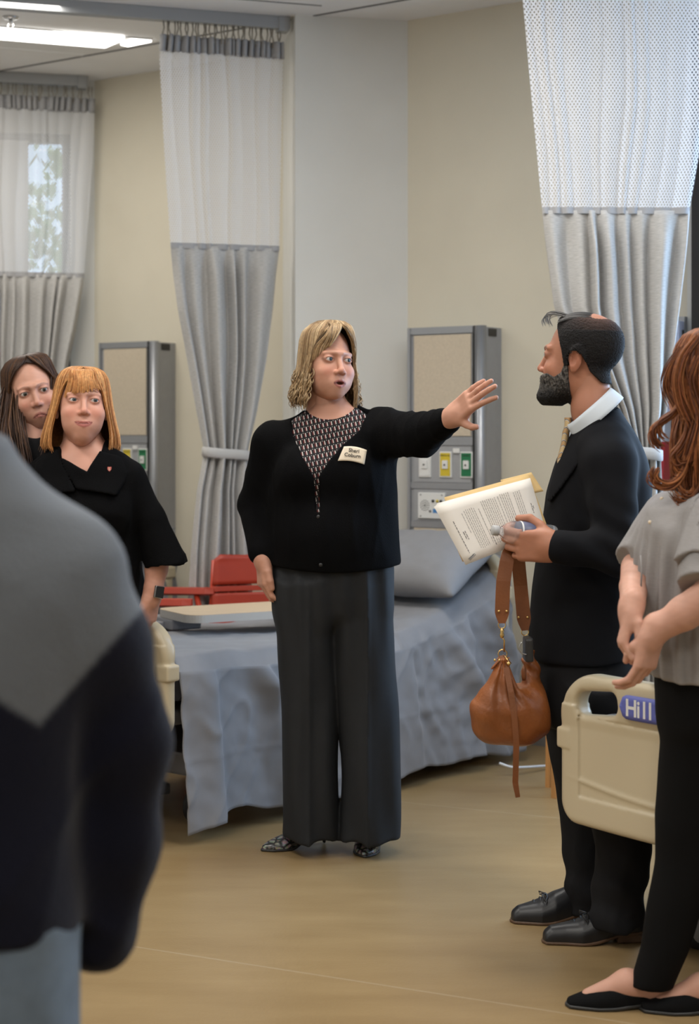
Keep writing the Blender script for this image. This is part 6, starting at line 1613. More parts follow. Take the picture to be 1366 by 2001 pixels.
    for i in range(130):          # thin strands combed over the crown
        x0 = rng.uniform(-0.05, 0.05); H.curve([(x0, -0.05, 0.108 - 8 * x0 * x0), (x0, -0.015, 0.1205 - 8 * x0 * x0), (x0, 0.02, 0.1215 - 8 * x0 * x0), (x0, 0.05, 0.113 - 8 * x0 * x0)], 0.0014, 0.0008, np.array((0.018, 0.016, 0.015)) * rng.uniform(0.6, 1.6), 12)
    H.build(root, M_hair, 'quiff')
    eyeballs(root, h, R, T, sc, (-6, 0))
    # trunk
    py = [795, 815, 840, 870, 900, 950, 1000, 1060, 1150, 1230, 1292]
    pl = [1150, 1138, 1121, 1103, 1089, 1074, 1066, 1056, 1042, 1037, 1037]; pr = [1210, 1220, 1238, 1254, 1266, 1275, 1272, 1264, 1253, 1250, 1250]
    ry = [0.085, 0.125, 0.165, 0.185, 0.19, 0.19, 0.185, 0.18, 0.175, 0.18, 0.185]
    zz = [Z(a) for a in py]; cxs = [X((a + b) / 2) for a, b in zip(pl, pr)]; rxs = [(b - a) / 2 * D / F_PX for a, b in zip(pl, pr)]
    trunk = SDF(); trunk.u(zloft(zz, cxs, D + 0.03, rxs, ry, 2.3, r=0.012))
    inner = SDF(); inner.u(zloft([Z(a) for a in (800, 830, 870, 920, 1000, 1100)], [X(a) for a in (1162, 1154, 1146, 1138, 1130, 1128)], D + 0.03, [0.045, 0.046, 0.056, 0.066, 0.075, 0.08], [0.070, 0.09, 0.11, 0.12, 0.12, 0.12], 2.2, r=0.02))
    sL, eL, wL = P(1190, 905, 4.50), P(1206, 1080, 4.43), P(1088, 1068, 4.42)
    sF, eF, wF = P(1180, 900, 4.85), P(1170, 1080, 4.95), P(1130, 1240, 4.93)
    # body under the clothes, with neck and the visible left hand
    nk = SDF(); nk.limb([T + R @ np.array([0, 0.03, -0.06]), P(1157, 800, 4.63), P(1168, 860, 4.64)], [0.052, 0.050, 0.060], 0.02, 0.03); V, Fc = mesh_sdf(nk, P(1160, 815, 4.68) - 0.14, P(1160, 790, 4.68) + 0.14, 0.004); nv = (V, Fc, np.tile(np.array(skin, np.float32), (len(V), 1)))
    S, tips = hand_sdf(wL, (-0.97, 0.10, 0.02), (-0.10, -0.10, 1.0), 'L', [(48, 62, 40), (50, 62, 40), (52, 62, 40), (55, 60, 40)], 1.06, spread=(3, 1, -1, -3),
                       thumb=[(0.020, 0.016, -0.008), (0.046, 0.040, -0.022), (0.062, 0.066, -0.034), (0.060, 0.094, -0.044)], forearm=([wL, eL], [0.031, 0.045]), wr=0.031)
    h1 = sdf_skin(S, [wL, *tips, wL + (eL - wL) * 0.2], 0.055, skin)
    S2, tips2 = hand_sdf(wF, (-0.1, -0.05, -1.0), (-0.9, -0.3, 0.1), 'R', [(20, 30, 15)] * 4, 1.06); h2 = sdf_skin(S2, [wF, *tips2], 0.05, skin, 0.003)
    core = SDF(); core.limb([(cx, D + 0.03, 0.78), (X(1165), D + 0.03, 1.28)], [0.08, 0.07]); core.limb([sL, eL, wL], [0.045, 0.038, 0.026], 0.03); core.limb([sF, eF, wF], [0.045, 0.038, 0.026], 0.03)
    core.u(cap((X(1165), D + 0.03, 1.28), P(1160, 830, 4.68), 0.06, 0.05), 0.04)
    core.limb([(X(1205), D - 0.12, 0.08), (X(1195), D - 0.10, 0.45), (X(1165), D - 0.05, 0.80)], [0.03, 0.045, 0.06], 0.04); core.limb([(X(1150), D + 0.09, 0.08), (X(1135), D + 0.09, 0.45), (X(1130), D + 0.07, 0.80)], [0.03, 0.045, 0.055], 0.04)
    V, Fc = mesh_sdf(core, (cx - 0.3, D - 0.4, 0.02), (cx + 0.3, D + 0.45, 1.45), 0.011); cv = (V, Fc, np.tile(np.array(skin, np.float32), (len(V), 1)))
    V, Fc, C = join_parts([hv, nv, h1, h2, cv]); link('body', mkmesh('body', V, Fc, True, col=C), M_skin, root)
    # shirt with collar, tie
    cloth_obj('shirt', inner, (cx - 0.2, D - 0.2, 0.95), (cx + 0.2, D + 0.25, 1.42), 0.006, M_shirt, root)
    a0, a1 = P(1115, 838, 4.615), P(1199, 766, 4.615); ctr = (a0 + a1) / 2; ea = unit(a1 - a0); ra = np.linalg.norm(a1 - a0) / 2; eb = np.array([0, 1.0, 0]); en = np.cross(ea, eb); en = en if en[2] > 0 else -en
    Pt = np.zeros((6, 48, 3))
    for i, (hgt, k) in enumerate(((0.012, 0.97), (0.014, 1.0), (0.006, 1.03), (-0.006, 1.06), (-0.018, 1.09), (-0.028, 1.11))):
        for j in range(48):
            th = 2 * math.pi * j / 48; fr = max(0, -math.cos(th)) ** 2
            Pt[i, j] = ctr + ea * (ra * k) * math.cos(th) + eb * (0.066 * k) * math.sin(th) + en * (hgt - 0.012 * fr * (i / 5))
    V, Fc = grid_mesh(Pt, True); o = link('shirt_collar', mkmesh('shirt_collar', V, Fc), M_shirt, root); m = o.modifiers.new('thickness', 'SOLIDIFY'); m.thickness = 0.002
    mb = MB(); Tt = [(1110, 816, 0.014), (1110, 832, 0.020), (1106, 845, 0.016), (1103, 868, 0.024), (1097, 892, 0.028), (1092, 925, 0.030), (1088, 965, 0.034)]
    Pt = np.zeros((len(Tt), 10, 3))
    for i, (px, pyy, w) in enumerate(Tt):
        c = P(px, pyy, 4.63)
        for j in range(10): th = 2 * math.pi * j / 10; Pt[i, j] = c + np.array([0.010 * math.cos(th) + 0.35 * w * math.sin(th) * 0.3, w * math.sin(th), 0])
    V, Fc = grid_mesh(Pt, True); link('tie', mkmesh('tie', V, Fc), M_tie, root)
    # jacket
    J = SDF(); J.u(trunk)
    J.limb([sL + np.array([-0.01, 0.04, 0.03]), sL, eL, wL + (eL - wL) * 0.06], [0.066, 0.068, 0.060, 0.046], 0.03, 0.02)
    J.limb([sF + np.array([0, -0.04, 0.03]), sF, eF, wF], [0.07, 0.07, 0.058, 0.048], 0.03, 0.02)
    fo = folds(12, 0.008, 7, 7)
    def jd(p):
        q = p - eL.astype(np.float32); near = np.exp(-(q ** 2).sum(1) / 0.012); return (fo(p) * (0.35 + 1.3 * near) + 0.006 * near * np.sin(q[:, 0] * 60 + q[:, 2] * 90)).astype(np.float32)
    J.disp = jd
    J.sub(prism_px([(1000, 690), (1190, 735), (1206, 764), (1146, 818), (1119, 850), (1104, 878), (1094, 905), (1084, 940), (1070, 975), (1000, 985)], 4.62, D - 0.6, D + 0.6), 0.006)
    J.sub(cap(P(1158, 800, 4.63), P(1146, 740, 4.63), 0.062, 0.078), 0.006)
    J.sub(lambda p: p[:, 2] - Z(1290) - 0.012 * np.sin((p[:, 0] - cx) * 14), 0.004)
    cloth_obj('jacket', J, (cx - 0.26, D - 0.42, 0.70), (cx + 0.28, D + 0.46, 1.46), 0.0062, M_suit, root)
    # lapel : a raised flap on the near front
    Lp = SDF(); Lp.u(lambda p: np.minimum(trunk(p), 1.0) - 0.007); Lp.inter(prism_px([(1206, 766), (1222, 792), (1190, 812), (1160, 838), (1168, 850), (1142, 892), (1112, 940), (1084, 985), (1074, 980), (1086, 940), (1106, 880), (1122, 850), (1148, 820)], 4.5, D - 0.6, D - 0.02), 0.004)
    cloth_obj('lapel', Lp, (cx - 0.2, D - 0.3, 1.12), (cx + 0.2, D + 0.1, 1.46), 0.0045, M_suit, root)
    # trousers
    Tr = SDF(); Tr.u(zloft([Z(1420), Z(1340), Z(1280), Z(1230)], [X(1150), X(1150), X(1148), X(1146)], D + 0.02, [0.135, 0.138, 0.135, 0.125], [0.15, 0.165, 0.165, 0.155], 2.3, r=0.03))
    zf = [Z(1790, 4.74), Z(1700), Z(1600), Z(1500), Z(1400), Z(1330)]
    Tr.u(zloft(zf, [X(1150, 4.74), X(1150), X(1145), X(1135), X(1125), X(1120)], D + 0.09, [0.062, 0.056, 0.062, 0.070, 0.080, 0.09], [0.075, 0.07, 0.075, 0.08, 0.09, 0.10], 2.2, r=0.006), 0.03)
    zn = [Z(1812, 4.52), Z(1740), Z(1640), Z(1500), Z(1400), Z(1330)]
    Tr.u(zloft(zn, [X(1207, 4.52), X(1208, 4.52), X(1205), X(1190), X(1178), X(1170)], D - 0.12, [0.074, 0.071, 0.076, 0.088, 0.10, 0.10], [0.078, 0.075, 0.08, 0.088, 0.10, 0.105], 2.2, r=0.006), 0.03)
    fo2 = folds(17, 0.006, 8, 6); Tr.disp = lambda p: fo2(p) + 0.005 * smoothstep(0.28, 0.08, p[:, 2]) * np.sin(p[:, 2] * 62 + p[:, 0] * 40 + p[:, 1] * 30) 
    cloth_obj('trousers', Tr, (cx - 0.22, D - 0.28, 0.02), (cx + 0.24, D + 0.26, 0.88), 0.0068, M_pants, root)
    for hp, tp in ((P(1172, 1802, 4.74), P(1019, 1800, 4.72)), (P(1256, 1842, 4.55), P(1082, 1842, 4.53))):
        sh, o, ex, ey = pump_shoe('shoe', hp, tp, M_shoe, M_welt, root, L=float(np.linalg.norm((tp - hp)[:2])) + 0.03, heel_h=0.022, wid=0.045, closed=True, flat=True)
        mb = MB(); L_ = float(np.linalg.norm((tp - hp)[:2])) + 0.03
        for i in range(3):
            b = o + ex * (0.150 + 0.018 * i) + np.array([0, 0, 0.071 - 0.008 * i]); mb.tube([b - ey * 0.022 - np.array([0, 0, 0.010]), b + np.array([0, 0, 0.004]), b + ey * 0.022 - np.array([0, 0, 0.010])], 0.0022, 6)
        b = o + ex * 0.150 + np.array([0, 0, 0.075])
        for s_ in (-1, 1): mb.tube([b, b - ey * 0.02 * s_ + ex * 0.016 + np.array([0, 0, 0.002]), b - ey * 0.04 * s_ + ex * 0.010 - np.array([0, 0, 0.012]), b - ey * 0.016 * s_ + np.array([0, 0, -0.002])], 0.002, 6)
        mb.build('laces', M_dark, sh, True)
    # phone holster at the belt
    c = P(1032, 1268, 4.50); mb = MB(); mb.box(c, (0.022, 0.07, 0.062), None, 0.006); ph = mb.build('phone_holster', M_dark, root)
    mb = MB(); mb.torus(c + np.array([-0.008, -0.036, 0.008]), 0.018, 0.0016, (0, 1, 0), 14, 6, (90, 230)); mb.build('holster_trim', M_chrome, ph, True)
    return wL
suit_man()

# ---- folder of papers
M_paper = mat('white_paper', (0.78, 0.74, 0.68), 0.7); M_manila = mat('manila_card', (0.66, 0.46, 0.20), 0.65, var=0.04, vscale=30); M_print = mat('print', (0.10, 0.09, 0.09), 0.8)
def folder():
    f = thing('manila_folder', 'open manila folder held behind the papers by the man in the suit', 'folder', tuple(P(970, 1020, 4.535)))
    pg = thing('paper_sheets', 'white printed sheets with paper clip lying on the manila folder', 'papers', tuple(P(960, 1020, 4.50)))
    n0 = unit([0.18, -1.0, 0.22]); p0 = P(960, 1020, 4.50)
    def sheet(q, off, th, name, m, parent, n=8):
        A, B_, C_, D_ = [plane_hit(a, b, p0 - n0 * off, n0) for a, b in q]; Pt = np.zeros((n, n, 3))
        for i in range(n):
            for j in range(n):
                s, t = i / (n - 1), j / (n - 1); Pt[i, j] = (A * (1 - t) + B_ * t) * (1 - s) + (D_ * (1 - t) + C_ * t) * s
        V, Fc = grid_mesh(Pt); o = link(name, mkmesh(name, V, Fc), m, parent); mo = o.modifiers.new('thickness', 'SOLIDIFY'); mo.thickness = th; return Pt
    sheet([(868, 972), (1032, 927), (1072, 1036), (908, 1096)], 0.014, 0.001, 'back_cover', M_manila, f)
    sheet([(978, 938), (1038, 923), (1062, 960), (990, 975)], 0.0155, 0.001, 'tab', M_manila, f)
    sheet([(858, 992), (1030, 942), (1060, 1040), (904, 1098)], 0.010, 0.001, 'front_cover', M_manila, f)
    sheet([(853, 984), (1036, 934), (1067, 1038), (914, 1101)], 0.006, 0.0006, 'sheet', M_paper, pg)
    sheet([(851, 987), (1034, 936), (1066, 1040), (912, 1103)], 0.003, 0.0006, 'sheet', M_paper, pg)
    Pt = sheet([(848, 990), (1034, 937), (1066, 1042), (910, 1104)], 0.0, 0.0006, 'sheet', M_paper, pg)
    # printed lines run from edge to edge of the turned page
    A, B_, C_, D_ = Pt[0, 0], Pt[0, -1], Pt[-1, -1], Pt[-1, 0]; at = lambda t, s: (A * (1 - t) + B_ * t) * (1 - s) + (D_ * (1 - t) + C_ * t) * s - np.array([0, 0.0012, 0])
    rng = np.random.default_rng(2); mb = MB()
    blocks = [(0.10, 0.30, 0.86, 1, 2.2), (0.145, 0.50, 0.66, 1, 2.2), (0.165, 0.50, 0.66, 1, 2.2), (0.22, 0.22, 0.60, 1, 1.2), (0.25, 0.18, 0.86, 6, 1.2), (0.42, 0.60, 0.90, 1, 2.2), (0.40, 0.22, 0.86, 1, 1.3), (0.45, 0.12, 0.88, 8, 1.2), (0.63, 0.12, 0.80, 1, 1.3), (0.66, 0.10, 0.80, 5, 1.2), (0.80, 0.12, 0.70, 4, 1.2), (0.94, 0.40, 0.60, 1, 1.8), (0.955, 0.46, 0.52, 1, 1.6)]
    for t0, s0, s1, nl, wt in blocks:
        for k in range(nl):
            t = t0 + 0.021 * k; s = s0 + 0.02 * rng.random(); e = s1 - (0.25 * rng.random() if k == nl - 1 and nl > 1 else 0.03 * rng.random())
            while s < e:
                w = rng.uniform(0.02, 0.06); p = [at(t, s), at(t, min(s + w, e)), at(t + 0.0035 * wt, min(s + w, e)), at(t + 0.0035 * wt, s)]; mb.add(p, [(0, 1, 2, 3), (3, 2, 1, 0)][:1]); s += w + 0.012
    o = mb.build('printed_text', M_print, pg); o['kind'] = 'stuff'
    mb = MB(); q = lambda t, s: at(t, s) - np.array([0, 0.001, 0])
    mb.tube([q(0.06, 0.93), q(0.15, 0.88), q(0.155, 0.905), q(0.07, 0.955), q(0.065, 0.94), q(0.14, 0.895)], 0.0009, 6); mb.build('paper_clip', M_chrome, pg, True)
folder()

# ---- water bottle in his hand
def bottle_material():
    m = bpy.data.materials.new('clear_bottle_plastic'); m.use_nodes = True; b = m.node_tree.nodes['Principled BSDF']
    b.inputs['Base Color'].default_value = (0.86, 0.90, 0.94, 1); b.inputs['Roughness'].default_value = 0.08; b.inputs['Transmission Weight'].default_value = 0.9; b.inputs['IOR'].default_value = 1.12; return m
M_bottle = bottle_material(); M_capm = mat('bottle_cap', (0.42, 0.42, 0.42), 0.5); M_blabel = mat('bottle_label', (0.08, 0.09, 0.16), 0.4)
def water_bottle():
    a, b = P(962, 1036, 4.425), P(1090, 1050, 4.475); ax_ = unit(b - a); root = thing('water_bottle', 'clear plastic water bottle gripped in the hand of the man in the suit', 'bottle', tuple((a + b) / 2))
    mb = MB(); mb.lathe([(0.0125, 0), (0.0135, 0.002), (0.0135, 0.016), (0.0125, 0.017)], a, ax_, 24); mb.build('cap', M_capm, root, True)
    mb = MB(); mb.lathe([(0.011, 0.014), (0.011, 0.022), (0.014, 0.026), (0.022, 0.038), (0.029, 0.052), (0.031, 0.062), (0.0295, 0.066), (0.031, 0.070), (0.031, 0.085), (0.0295, 0.089), (0.031, 0.093), (0.031, 0.150), (0.0295, 0.154), (0.031, 0.158), (0.029, 0.172), (0.020, 0.176)], a, ax_, 28); mb.build('bottle_body', M_bottle, root, True)
    mb = MB(); mb.lathe([(0.0312, 0.0715), (0.0316, 0.072), (0.0316, 0.120), (0.0312, 0.1205)], a, ax_, 28); lb = mb.build('label', M_blabel, root, True)
    mb = MB(); mb.lathe([(0.0318, 0.0725), (0.0319, 0.073), (0.0319, 0.0765), (0.0318, 0.077)], a, ax_, 28); mb.build('label_border', M_white, lb, True)
water_bottle()

# ---- tan leather handbag
M_bag = mat('tan_leather', (0.25, 0.075, 0.017), 0.42, var=0.22, vscale=9, bump=0.18, bscale=110, coat=0.1)
M_strap = mat('strap_leather', (0.20, 0.065, 0.018), 0.5, var=0.1, vscale=20, bump=0.1, bscale=160)
def handbag():
    D = 4.50; X = lambda px, d=D: (px - CX) * d / F_PX; Z = lambda py, d=D: CAM_Z - (py - HY) * d / F_PX; q = lambda px, py, d=D: P(px, py, d)
    root = thing('handbag', 'slouchy tan leather handbag hanging by its strap from the suited man\'s hand', 'handbag', (X(997), D, Z(1460)))
    p1, p2 = q(983, 1296, 4.47), q(1034, 1284, 4.55)
    S = SDF(); S.u(ell((X(997), D, Z(1392)), (0.106, 0.070, 0.082))); S.u(ell((X(1000), D, Z(1415)), (0.098, 0.072, 0.058)), 0.03)
    for p, c, r in ((p1, q(965, 1380, 4.48), 0.060), (p1, q(1000, 1385, 4.47), 0.050), (p2, q(1044, 1385, 4.54), 0.042), (p2, q(1025, 1390, 4.54), 0.045)): S.u(cap(p, c, 0.013, r), 0.020)
    S.sub(ell(q(1013, 1318, 4.50), (0.014, 0.08, 0.040)), 0.02)
    S.sub(lambda p: p[:, 2] - Z(1459), 0.02)
    def bd(p):
        x, y, z = p.T; v = np.arctan2(x - p1[0], p1[2] + 0.02 - z); g = smoothstep(Z(1440), Z(1330), z)
        return (0.0045 * np.sin(v * 16 + 1.3 * np.sin(z * 20)) * g + 0.003 * np.sin(x * 60 + z * 40) * np.sin(z * 55)).astype(np.float32)
    S.disp = bd
    cloth_obj('bag_body', S, (X(997) - 0.14, D - 0.11, Z(1470)), (X(997) + 0.14, D + 0.13, Z(1270)), 0.0035, M_bag, root)
    def strapline(name, ctl, ws, m, th=0.004, up=(0, 1, 0)):
        ctl = np.array(ctl); n = 24; t = np.linspace(0, len(ctl) - 1, n); c = np.stack([np.interp(t, range(len(ctl)), ctl[:, k]) for k in range(3)], -1); w = np.interp(t, range(len(ws)), ws); Pt = np.zeros((n, 4, 3))
        for i in range(n):
            d = unit(c[min(i + 1, n - 1)] - c[max(i - 1, 0)]); s = unit(np.cross(d, up)); nn = np.cross(s, d)
            for j, (a, b) in enumerate(((-1, -1), (1, -1), (1, 1), (-1, 1))): Pt[i, j] = c[i] + s * a * w[i] / 2 + nn * b * th / 2
        V, Fc = grid_mesh(Pt, True); return link(name, mkmesh(name, V, [tuple(f) for f in Fc] + [(3, 2, 1, 0), tuple(range(4 * n - 4, 4 * n))], False), m, root)
    e1, e2 = q(981, 1218, 4.46), q(1026, 1232, 4.55)
    strapline('strap', [e1, q(981, 1200, 4.46), q(983, 1140, 4.46), q(992, 1086, 4.47), q(1003, 1064, 4.50), q(1012, 1088, 4.53), q(1018, 1150, 4.55), q(1024, 1212, 4.55), e2], [0.018, 0.037, 0.037, 0.036, 0.030, 0.036, 0.036, 0.037, 0.018], M_strap)
    for e, p in ((e1, p1), (e2, p2)):
        mb = MB(); c = e + np.array([0, 0, -0.004]); mb.torus(c, 0.0095, 0.0016, (0, 1, 0), 16, 6); mb.build('ring', M_gold, root, True)
        c2 = c + np.array([0, 0, -0.014]); c3 = p + np.array([-0.001, 0, 0.024])
        mb = MB(); mb.lathe([(0.003, 0), (0.0055, 0.004), (0.004, 0.010), (0.0065, 0.016), (0.004, 0.024)], c + np.array([0, 0, -0.010]), (0, 0, -1), 12); mb.tube([c2 + np.array([0, 0, -0.018]), c2 + np.array([0.006, 0, -0.026]), c3 + np.array([0.004, 0, 0.006])], 0.0022, 6); mb.build('snap_hook', M_gold, root, True)
        mb = MB(); mb.torus(c3, 0.0115, 0.0016, (0, 1, 0), 16, 6); mb.build('ring', M_gold, root, True)
        strapline('tab', [c3 + np.array([0, -0.002, -0.004]), p + np.array([0, -0.012, 0.004]), p + np.array([0, -0.018, -0.012])], [0.016, 0.022, 0.026], M_strap)
    for px, py, d in ((975, 1194, 4.455), (990, 1194, 4.455), (1014, 1206, 4.545), (1031, 1206, 4.545), (967, 1290, 4.452), (976, 1290, 4.452), (989, 1308, 4.445)):
        mb = MB(); mb.lathe([(0.0035, -0.002), (0.0035, 0.002), (0.002, 0.0035)], q(px, py, d), (0, -1, 0), 10); mb.build('stud', M_gold, root, True)
    mb = MB(); mb.tube([p1 + np.array([0.004, -0.01, 0.02]), p1 + np.array([0.012, -0.015, 0.008]), q(994, 1294, 4.445)], 0.0016, 6); mb.lathe([(0.005, 0), (0.006, 0.004), (0.003, 0.009)], q(994, 1294, 4.445), (0, 0, -1), 10); mb.build('side_clasp', M_gold, root, True)
    strapline('zip_pull', [q(989, 1304, 4.442), q(998, 1350, 4.425), q(1005, 1400, 4.415), q(1009, 1450, 4.412), q(1008, 1500, 4.415), q(1007, 1530, 4.42), q(1012, 1558, 4.42)], [0.014, 0.015, 0.015, 0.015, 0.015, 0.015, 0.012], M_strap, 0.003)
    mb = MB(); mb.lathe([(0.002, 0), (0.006, 0.01), (0.007, 0.03), (0.004, 0.04)], q(1024, 1300, 4.50), (0, 0, -1), 10); mb.build('tassel', M_strap, root, True)
handbag()
# ------------------------------------------------------------------ woman with auburn curls in the grey blouse
M_grey = mat('grey_blouse', (0.27, 0.255, 0.25), 0.8, var=0.05, vscale=60, stretch=(1, 1, 6), bump=0.12, bscale=220, spec=0.25)
M_blackpants = mat('black_trousers', (0.0035, 0.0035, 0.0038), 0.85, spec=0.15)
M_suede = mat('black_suede', (0.004, 0.004, 0.0045), 0.9, spec=0.15)
M_pearl = mat('pearl_button', (0.75, 0.62, 0.45), 0.25)
def auburn_woman():
    D = 4.02; X = lambda px, d=D: (px - CX) * d / F_PX; Z = lambda py, d=D: CAM_Z - (py - HY) * d / F_PX
    cx = X(1365); root = thing('person', 'woman with auburn curls in grey blouse and black trousers, hands clasped in front', 'person', (cx, D, 0))
    skin = (0.55, 0.30, 0.22)
    h = dict(skin=skin, face_w=1.0, iris=(0.1, 0.1, 0.08), brow=(0.2, 0.08, 0.04), neck_r=0.05)
    R = rotm(-135, 0, 0); T = np.array([X(1388), D, Z(752)]); hv = make_head(h, R, T, 1.0, 0.004)
    py = [940, 965, 990, 1030, 1080, 1140, 1220, 1360]; pl = [1345, 1310, 1275, 1257, 1251, 1251, 1258, 1276]; pr = [1420, 1440, 1455, 1468, 1470, 1462, 1465, 1480]
    ry = [0.07, 0.11, 0.14, 0.155, 0.16, 0.155, 0.16, 0.175]
    trunk = SDF(); trunk.u(zloft([Z(a) for a in py], [X((a + b) / 2) for a, b in zip(pl, pr)], D + 0.02, [(b - a) / 2 * D / F_PX for a, b in zip(pl, pr)], ry, 2.2, r=0.012))
    nk = SDF(); nk.limb([T + np.array([0, 0.02, -0.08]), (X(1388), D + 0.02, 1.22)], [0.052, 0.06]); V, Fc = mesh_sdf(nk, (X(1388) - 0.1, D - 0.1, 1.18), (X(1388) + 0.1, D + 0.12, 1.44), 0.004); nv = (V, Fc, np.tile(np.array(skin, np.float32), (len(V), 1)))
    sL, eL, wL = P(1400, 1020, 3.88), P(1388, 1166, 3.80), P(1276, 1236, 3.84)
    sR, eR, wR = P(1305, 1010, 4.18), P(1246, 1110, 4.10), P(1234, 1186, 3.88)
    SL, tl = hand_sdf(wL, (-0.22, 0.06, -0.97), (-0.745, -0.62, 0.05), 'L', [(22, 34, 16), (22, 34, 16), (24, 34, 16), (26, 34, 16)], 0.88, spread=(3, 1, -1, -3), forearm=([wL, wL + (eL - wL) * 0.55, eL], [0.0275, 0.038, 0.043]),
                      thumb=[(0.018, 0.018, -0.008), (0.034, 0.044, -0.022), (0.034, 0.068, -0.034), (0.026, 0.088, -0.042)])
    SR, tr_ = hand_sdf(wR, (-0.26, -0.10, -0.96), (-0.10, -0.98, 0.10), 'R', [(46, 62, 30), (46, 62, 30), (46, 60, 30), (46, 58, 30)], 0.92, spread=(2, 0, -2, -4), forearm=([wR, wR + (eR - wR) * 0.5, eR], [0.0265, 0.034, 0.040]),
                       thumb=[(0.018, 0.014, -0.010), (0.034, 0.036, -0.024), (0.038, 0.062, -0.032), (0.034, 0.086, -0.034)])
    h1 = sdf_skin(SL, [wL, *tl, eL], 0.05, skin); h2 = sdf_skin(SR, [wR, *tr_, eR], 0.05, skin)
    ft = []
    for hx, tx, dd in ((1300, 1112, 4.03), (1446, 1256, 4.00)):
        f0 = SDF(); a = np.array([X(hx - 14, dd), dd, 0.035]); b = np.array([X(tx + 40, dd), dd, 0.022]); f0.limb([(X(hx - 6, dd), dd, 0.13), a + np.array([0.0, 0, 0.035])], [0.033, 0.034]); f0.limb([a, a + (b - a) * 0.45 + np.array([0, 0, 0.022]), b], [0.033, 0.032, 0.020], 0.03, 0.02); f0.sub(lambda p: p[:, 2] - 0.006)
        V, Fc = mesh_sdf(f0, (X(tx, dd) - 0.02, dd - 0.07, 0), (X(hx, dd) + 0.06, dd + 0.07, 0.19), 0.004); ft.append((V, Fc, np.tile(np.array(skin, np.float32), (len(V), 1))))
    core = SDF(); core.limb([(cx, D + 0.02, 0.80), (X(1380), D + 0.02, 1.20)], [0.09, 0.08]); core.limb([sL, eL], [0.045, 0.036], 0.03); core.limb([sR, eR], [0.045, 0.034], 0.03); core.u(cap((X(1380), D + 0.02, 1.2), (X(1388), D + 0.02, 1.32), 0.06, 0.05), 0.03)
    core.limb([(X(1285), D, 0.12), (X(1335), D, 0.45), (X(1350), D - 0.03, 0.78)], [0.03, 0.045, 0.07], 0.03); core.limb([(X(1430), D, 0.12), (X(1425), D + 0.03, 0.45), (X(1400), D + 0.04, 0.78)], [0.03, 0.045, 0.07], 0.03)
    V, Fc = mesh_sdf(core, (cx - 0.25, D - 0.35, 0.05), (cx + 0.3, D + 0.3, 1.35), 0.011); cv = (V, Fc, np.tile(np.array(skin, np.float32), (len(V), 1)))
    V, Fc, C = join_parts([hv, nv, h1, h2, cv] + ft); link('body', mkmesh('body', V, Fc, True, col=C), M_skin, root)
    eyeballs(root, h, R, T, 1.0)
    # blouse with loose front pleats and layered sleeves
    B = SDF(); B.u(lambda p: trunk(p) - 0.008 - bdisp(p))
    def sleeve(a, e, frac, r0, r1, flare):
        a, e = np.array(a), np.array(e); end = a + (e - a) * frac; f = cap(a, end, r0, r1); n = unit(e - a).astype(np.float32); en = end.astype(np.float32)
        return lambda p: np.maximum(f(p), (p - en) @ n)
    B.u(sleeve(sL, eL, 0.86, 0.066, 0.076, 0), 0.03); B.u(sleeve(sR, eR, 0.93, 0.062, 0.066, 0), 0.03)
    def bdisp(p):
        x, y, z = p.T; a = np.arctan2(y - D - 0.02, x - X(1360)); g = smoothstep(Z(1010), Z(1120), z); fr = smoothstep(0.15, -0.05, x - X(1330))
        return (0.0075 * g * np.sin(a * 22 + 1.2 * np.sin(z * 9)) * (0.4 + 0.6 * fr) + 0.004 * np.sin(z * 40 + a * 5) * (1 - g)).astype(np.float32)
    B.sub(lambda p: p[:, 2] - (Z(1318) + 0.006 * np.sin((p[:, 0] - cx) * 30)), 0.003)
    B.sub(cap(P(1388, 950, 4.04), P(1380, 880, 4.04), 0.055, 0.08), 0.01)
    cloth_obj('blouse', B, (cx - 0.22, D - 0.36, 0.76), (cx + 0.24, D + 0.32, 1.30), 0.0055, M_grey, root)
    Rf = SDF(); Rf.u(sleeve(sL, eL, 0.60, 0.072, 0.086, 0)); Rf.sub(sleeve(sL - (eL - sL) * 0.1, eL, 0.9, 0.058, 0.072, 0)); Rf.disp = lambda p: (0.004 * np.sin(np.arctan2(p[:, 1] - sL[1], p[:, 0] - sL[0]) * 9)).astype(np.float32)
    cloth_obj('sleeve_ruffle', Rf, np.minimum(sL, eL) - 0.12, np.maximum(sL, eL) + 0.12, 0.0045, M_grey, root)
    for px, py_, d in ((1268, 1022, 3.93), (1289, 977, 3.93)):
        q = P(px, py_, d)
        for _ in range(40):
            dd = float(B(np.array([q], np.float32))[0])
            if dd < 0.001 or dd > 0.3: break
            q = q + np.array([0.25, 1.0, 0]) * dd * 0.7
        mb = MB(); mb.lathe([(0.0045, -0.002), (0.0045, 0.0015), (0.0025, 0.003)], q, (-0.3, -1, 0), 10); mb.build('button', M_pearl, root, True)
    mb = MB(); mb.tube([P(1252, 1085, 3.94), P(1254, 1115, 3.93), P(1252, 1158, 3.93)], [0.002, 0.002, 0.0025], 6); mb.build('tie_cord', M_grey, root, True)
    # trousers
    Tr = SDF(); yy = [1310, 1400, 1500, 1600, 1680, 1750, 1850, 1926]; l_ = [1296, 1293, 1284, 1279, 1279, 1266, 1252, 1228]; r_ = [1420, 1424, 1412, 1400, 1388, 1374, 1345, 1312]
    Tr.u(zloft([Z(a) for a in yy], [X((a + b) / 2) for a, b in zip(l_, r_)], D - 0.01, [(b - a) / 2 * D / F_PX for a, b in zip(l_, r_)], [0.105, 0.10, 0.09, 0.075, 0.066, 0.062, 0.056, 0.048], 2.1, r=0.006))
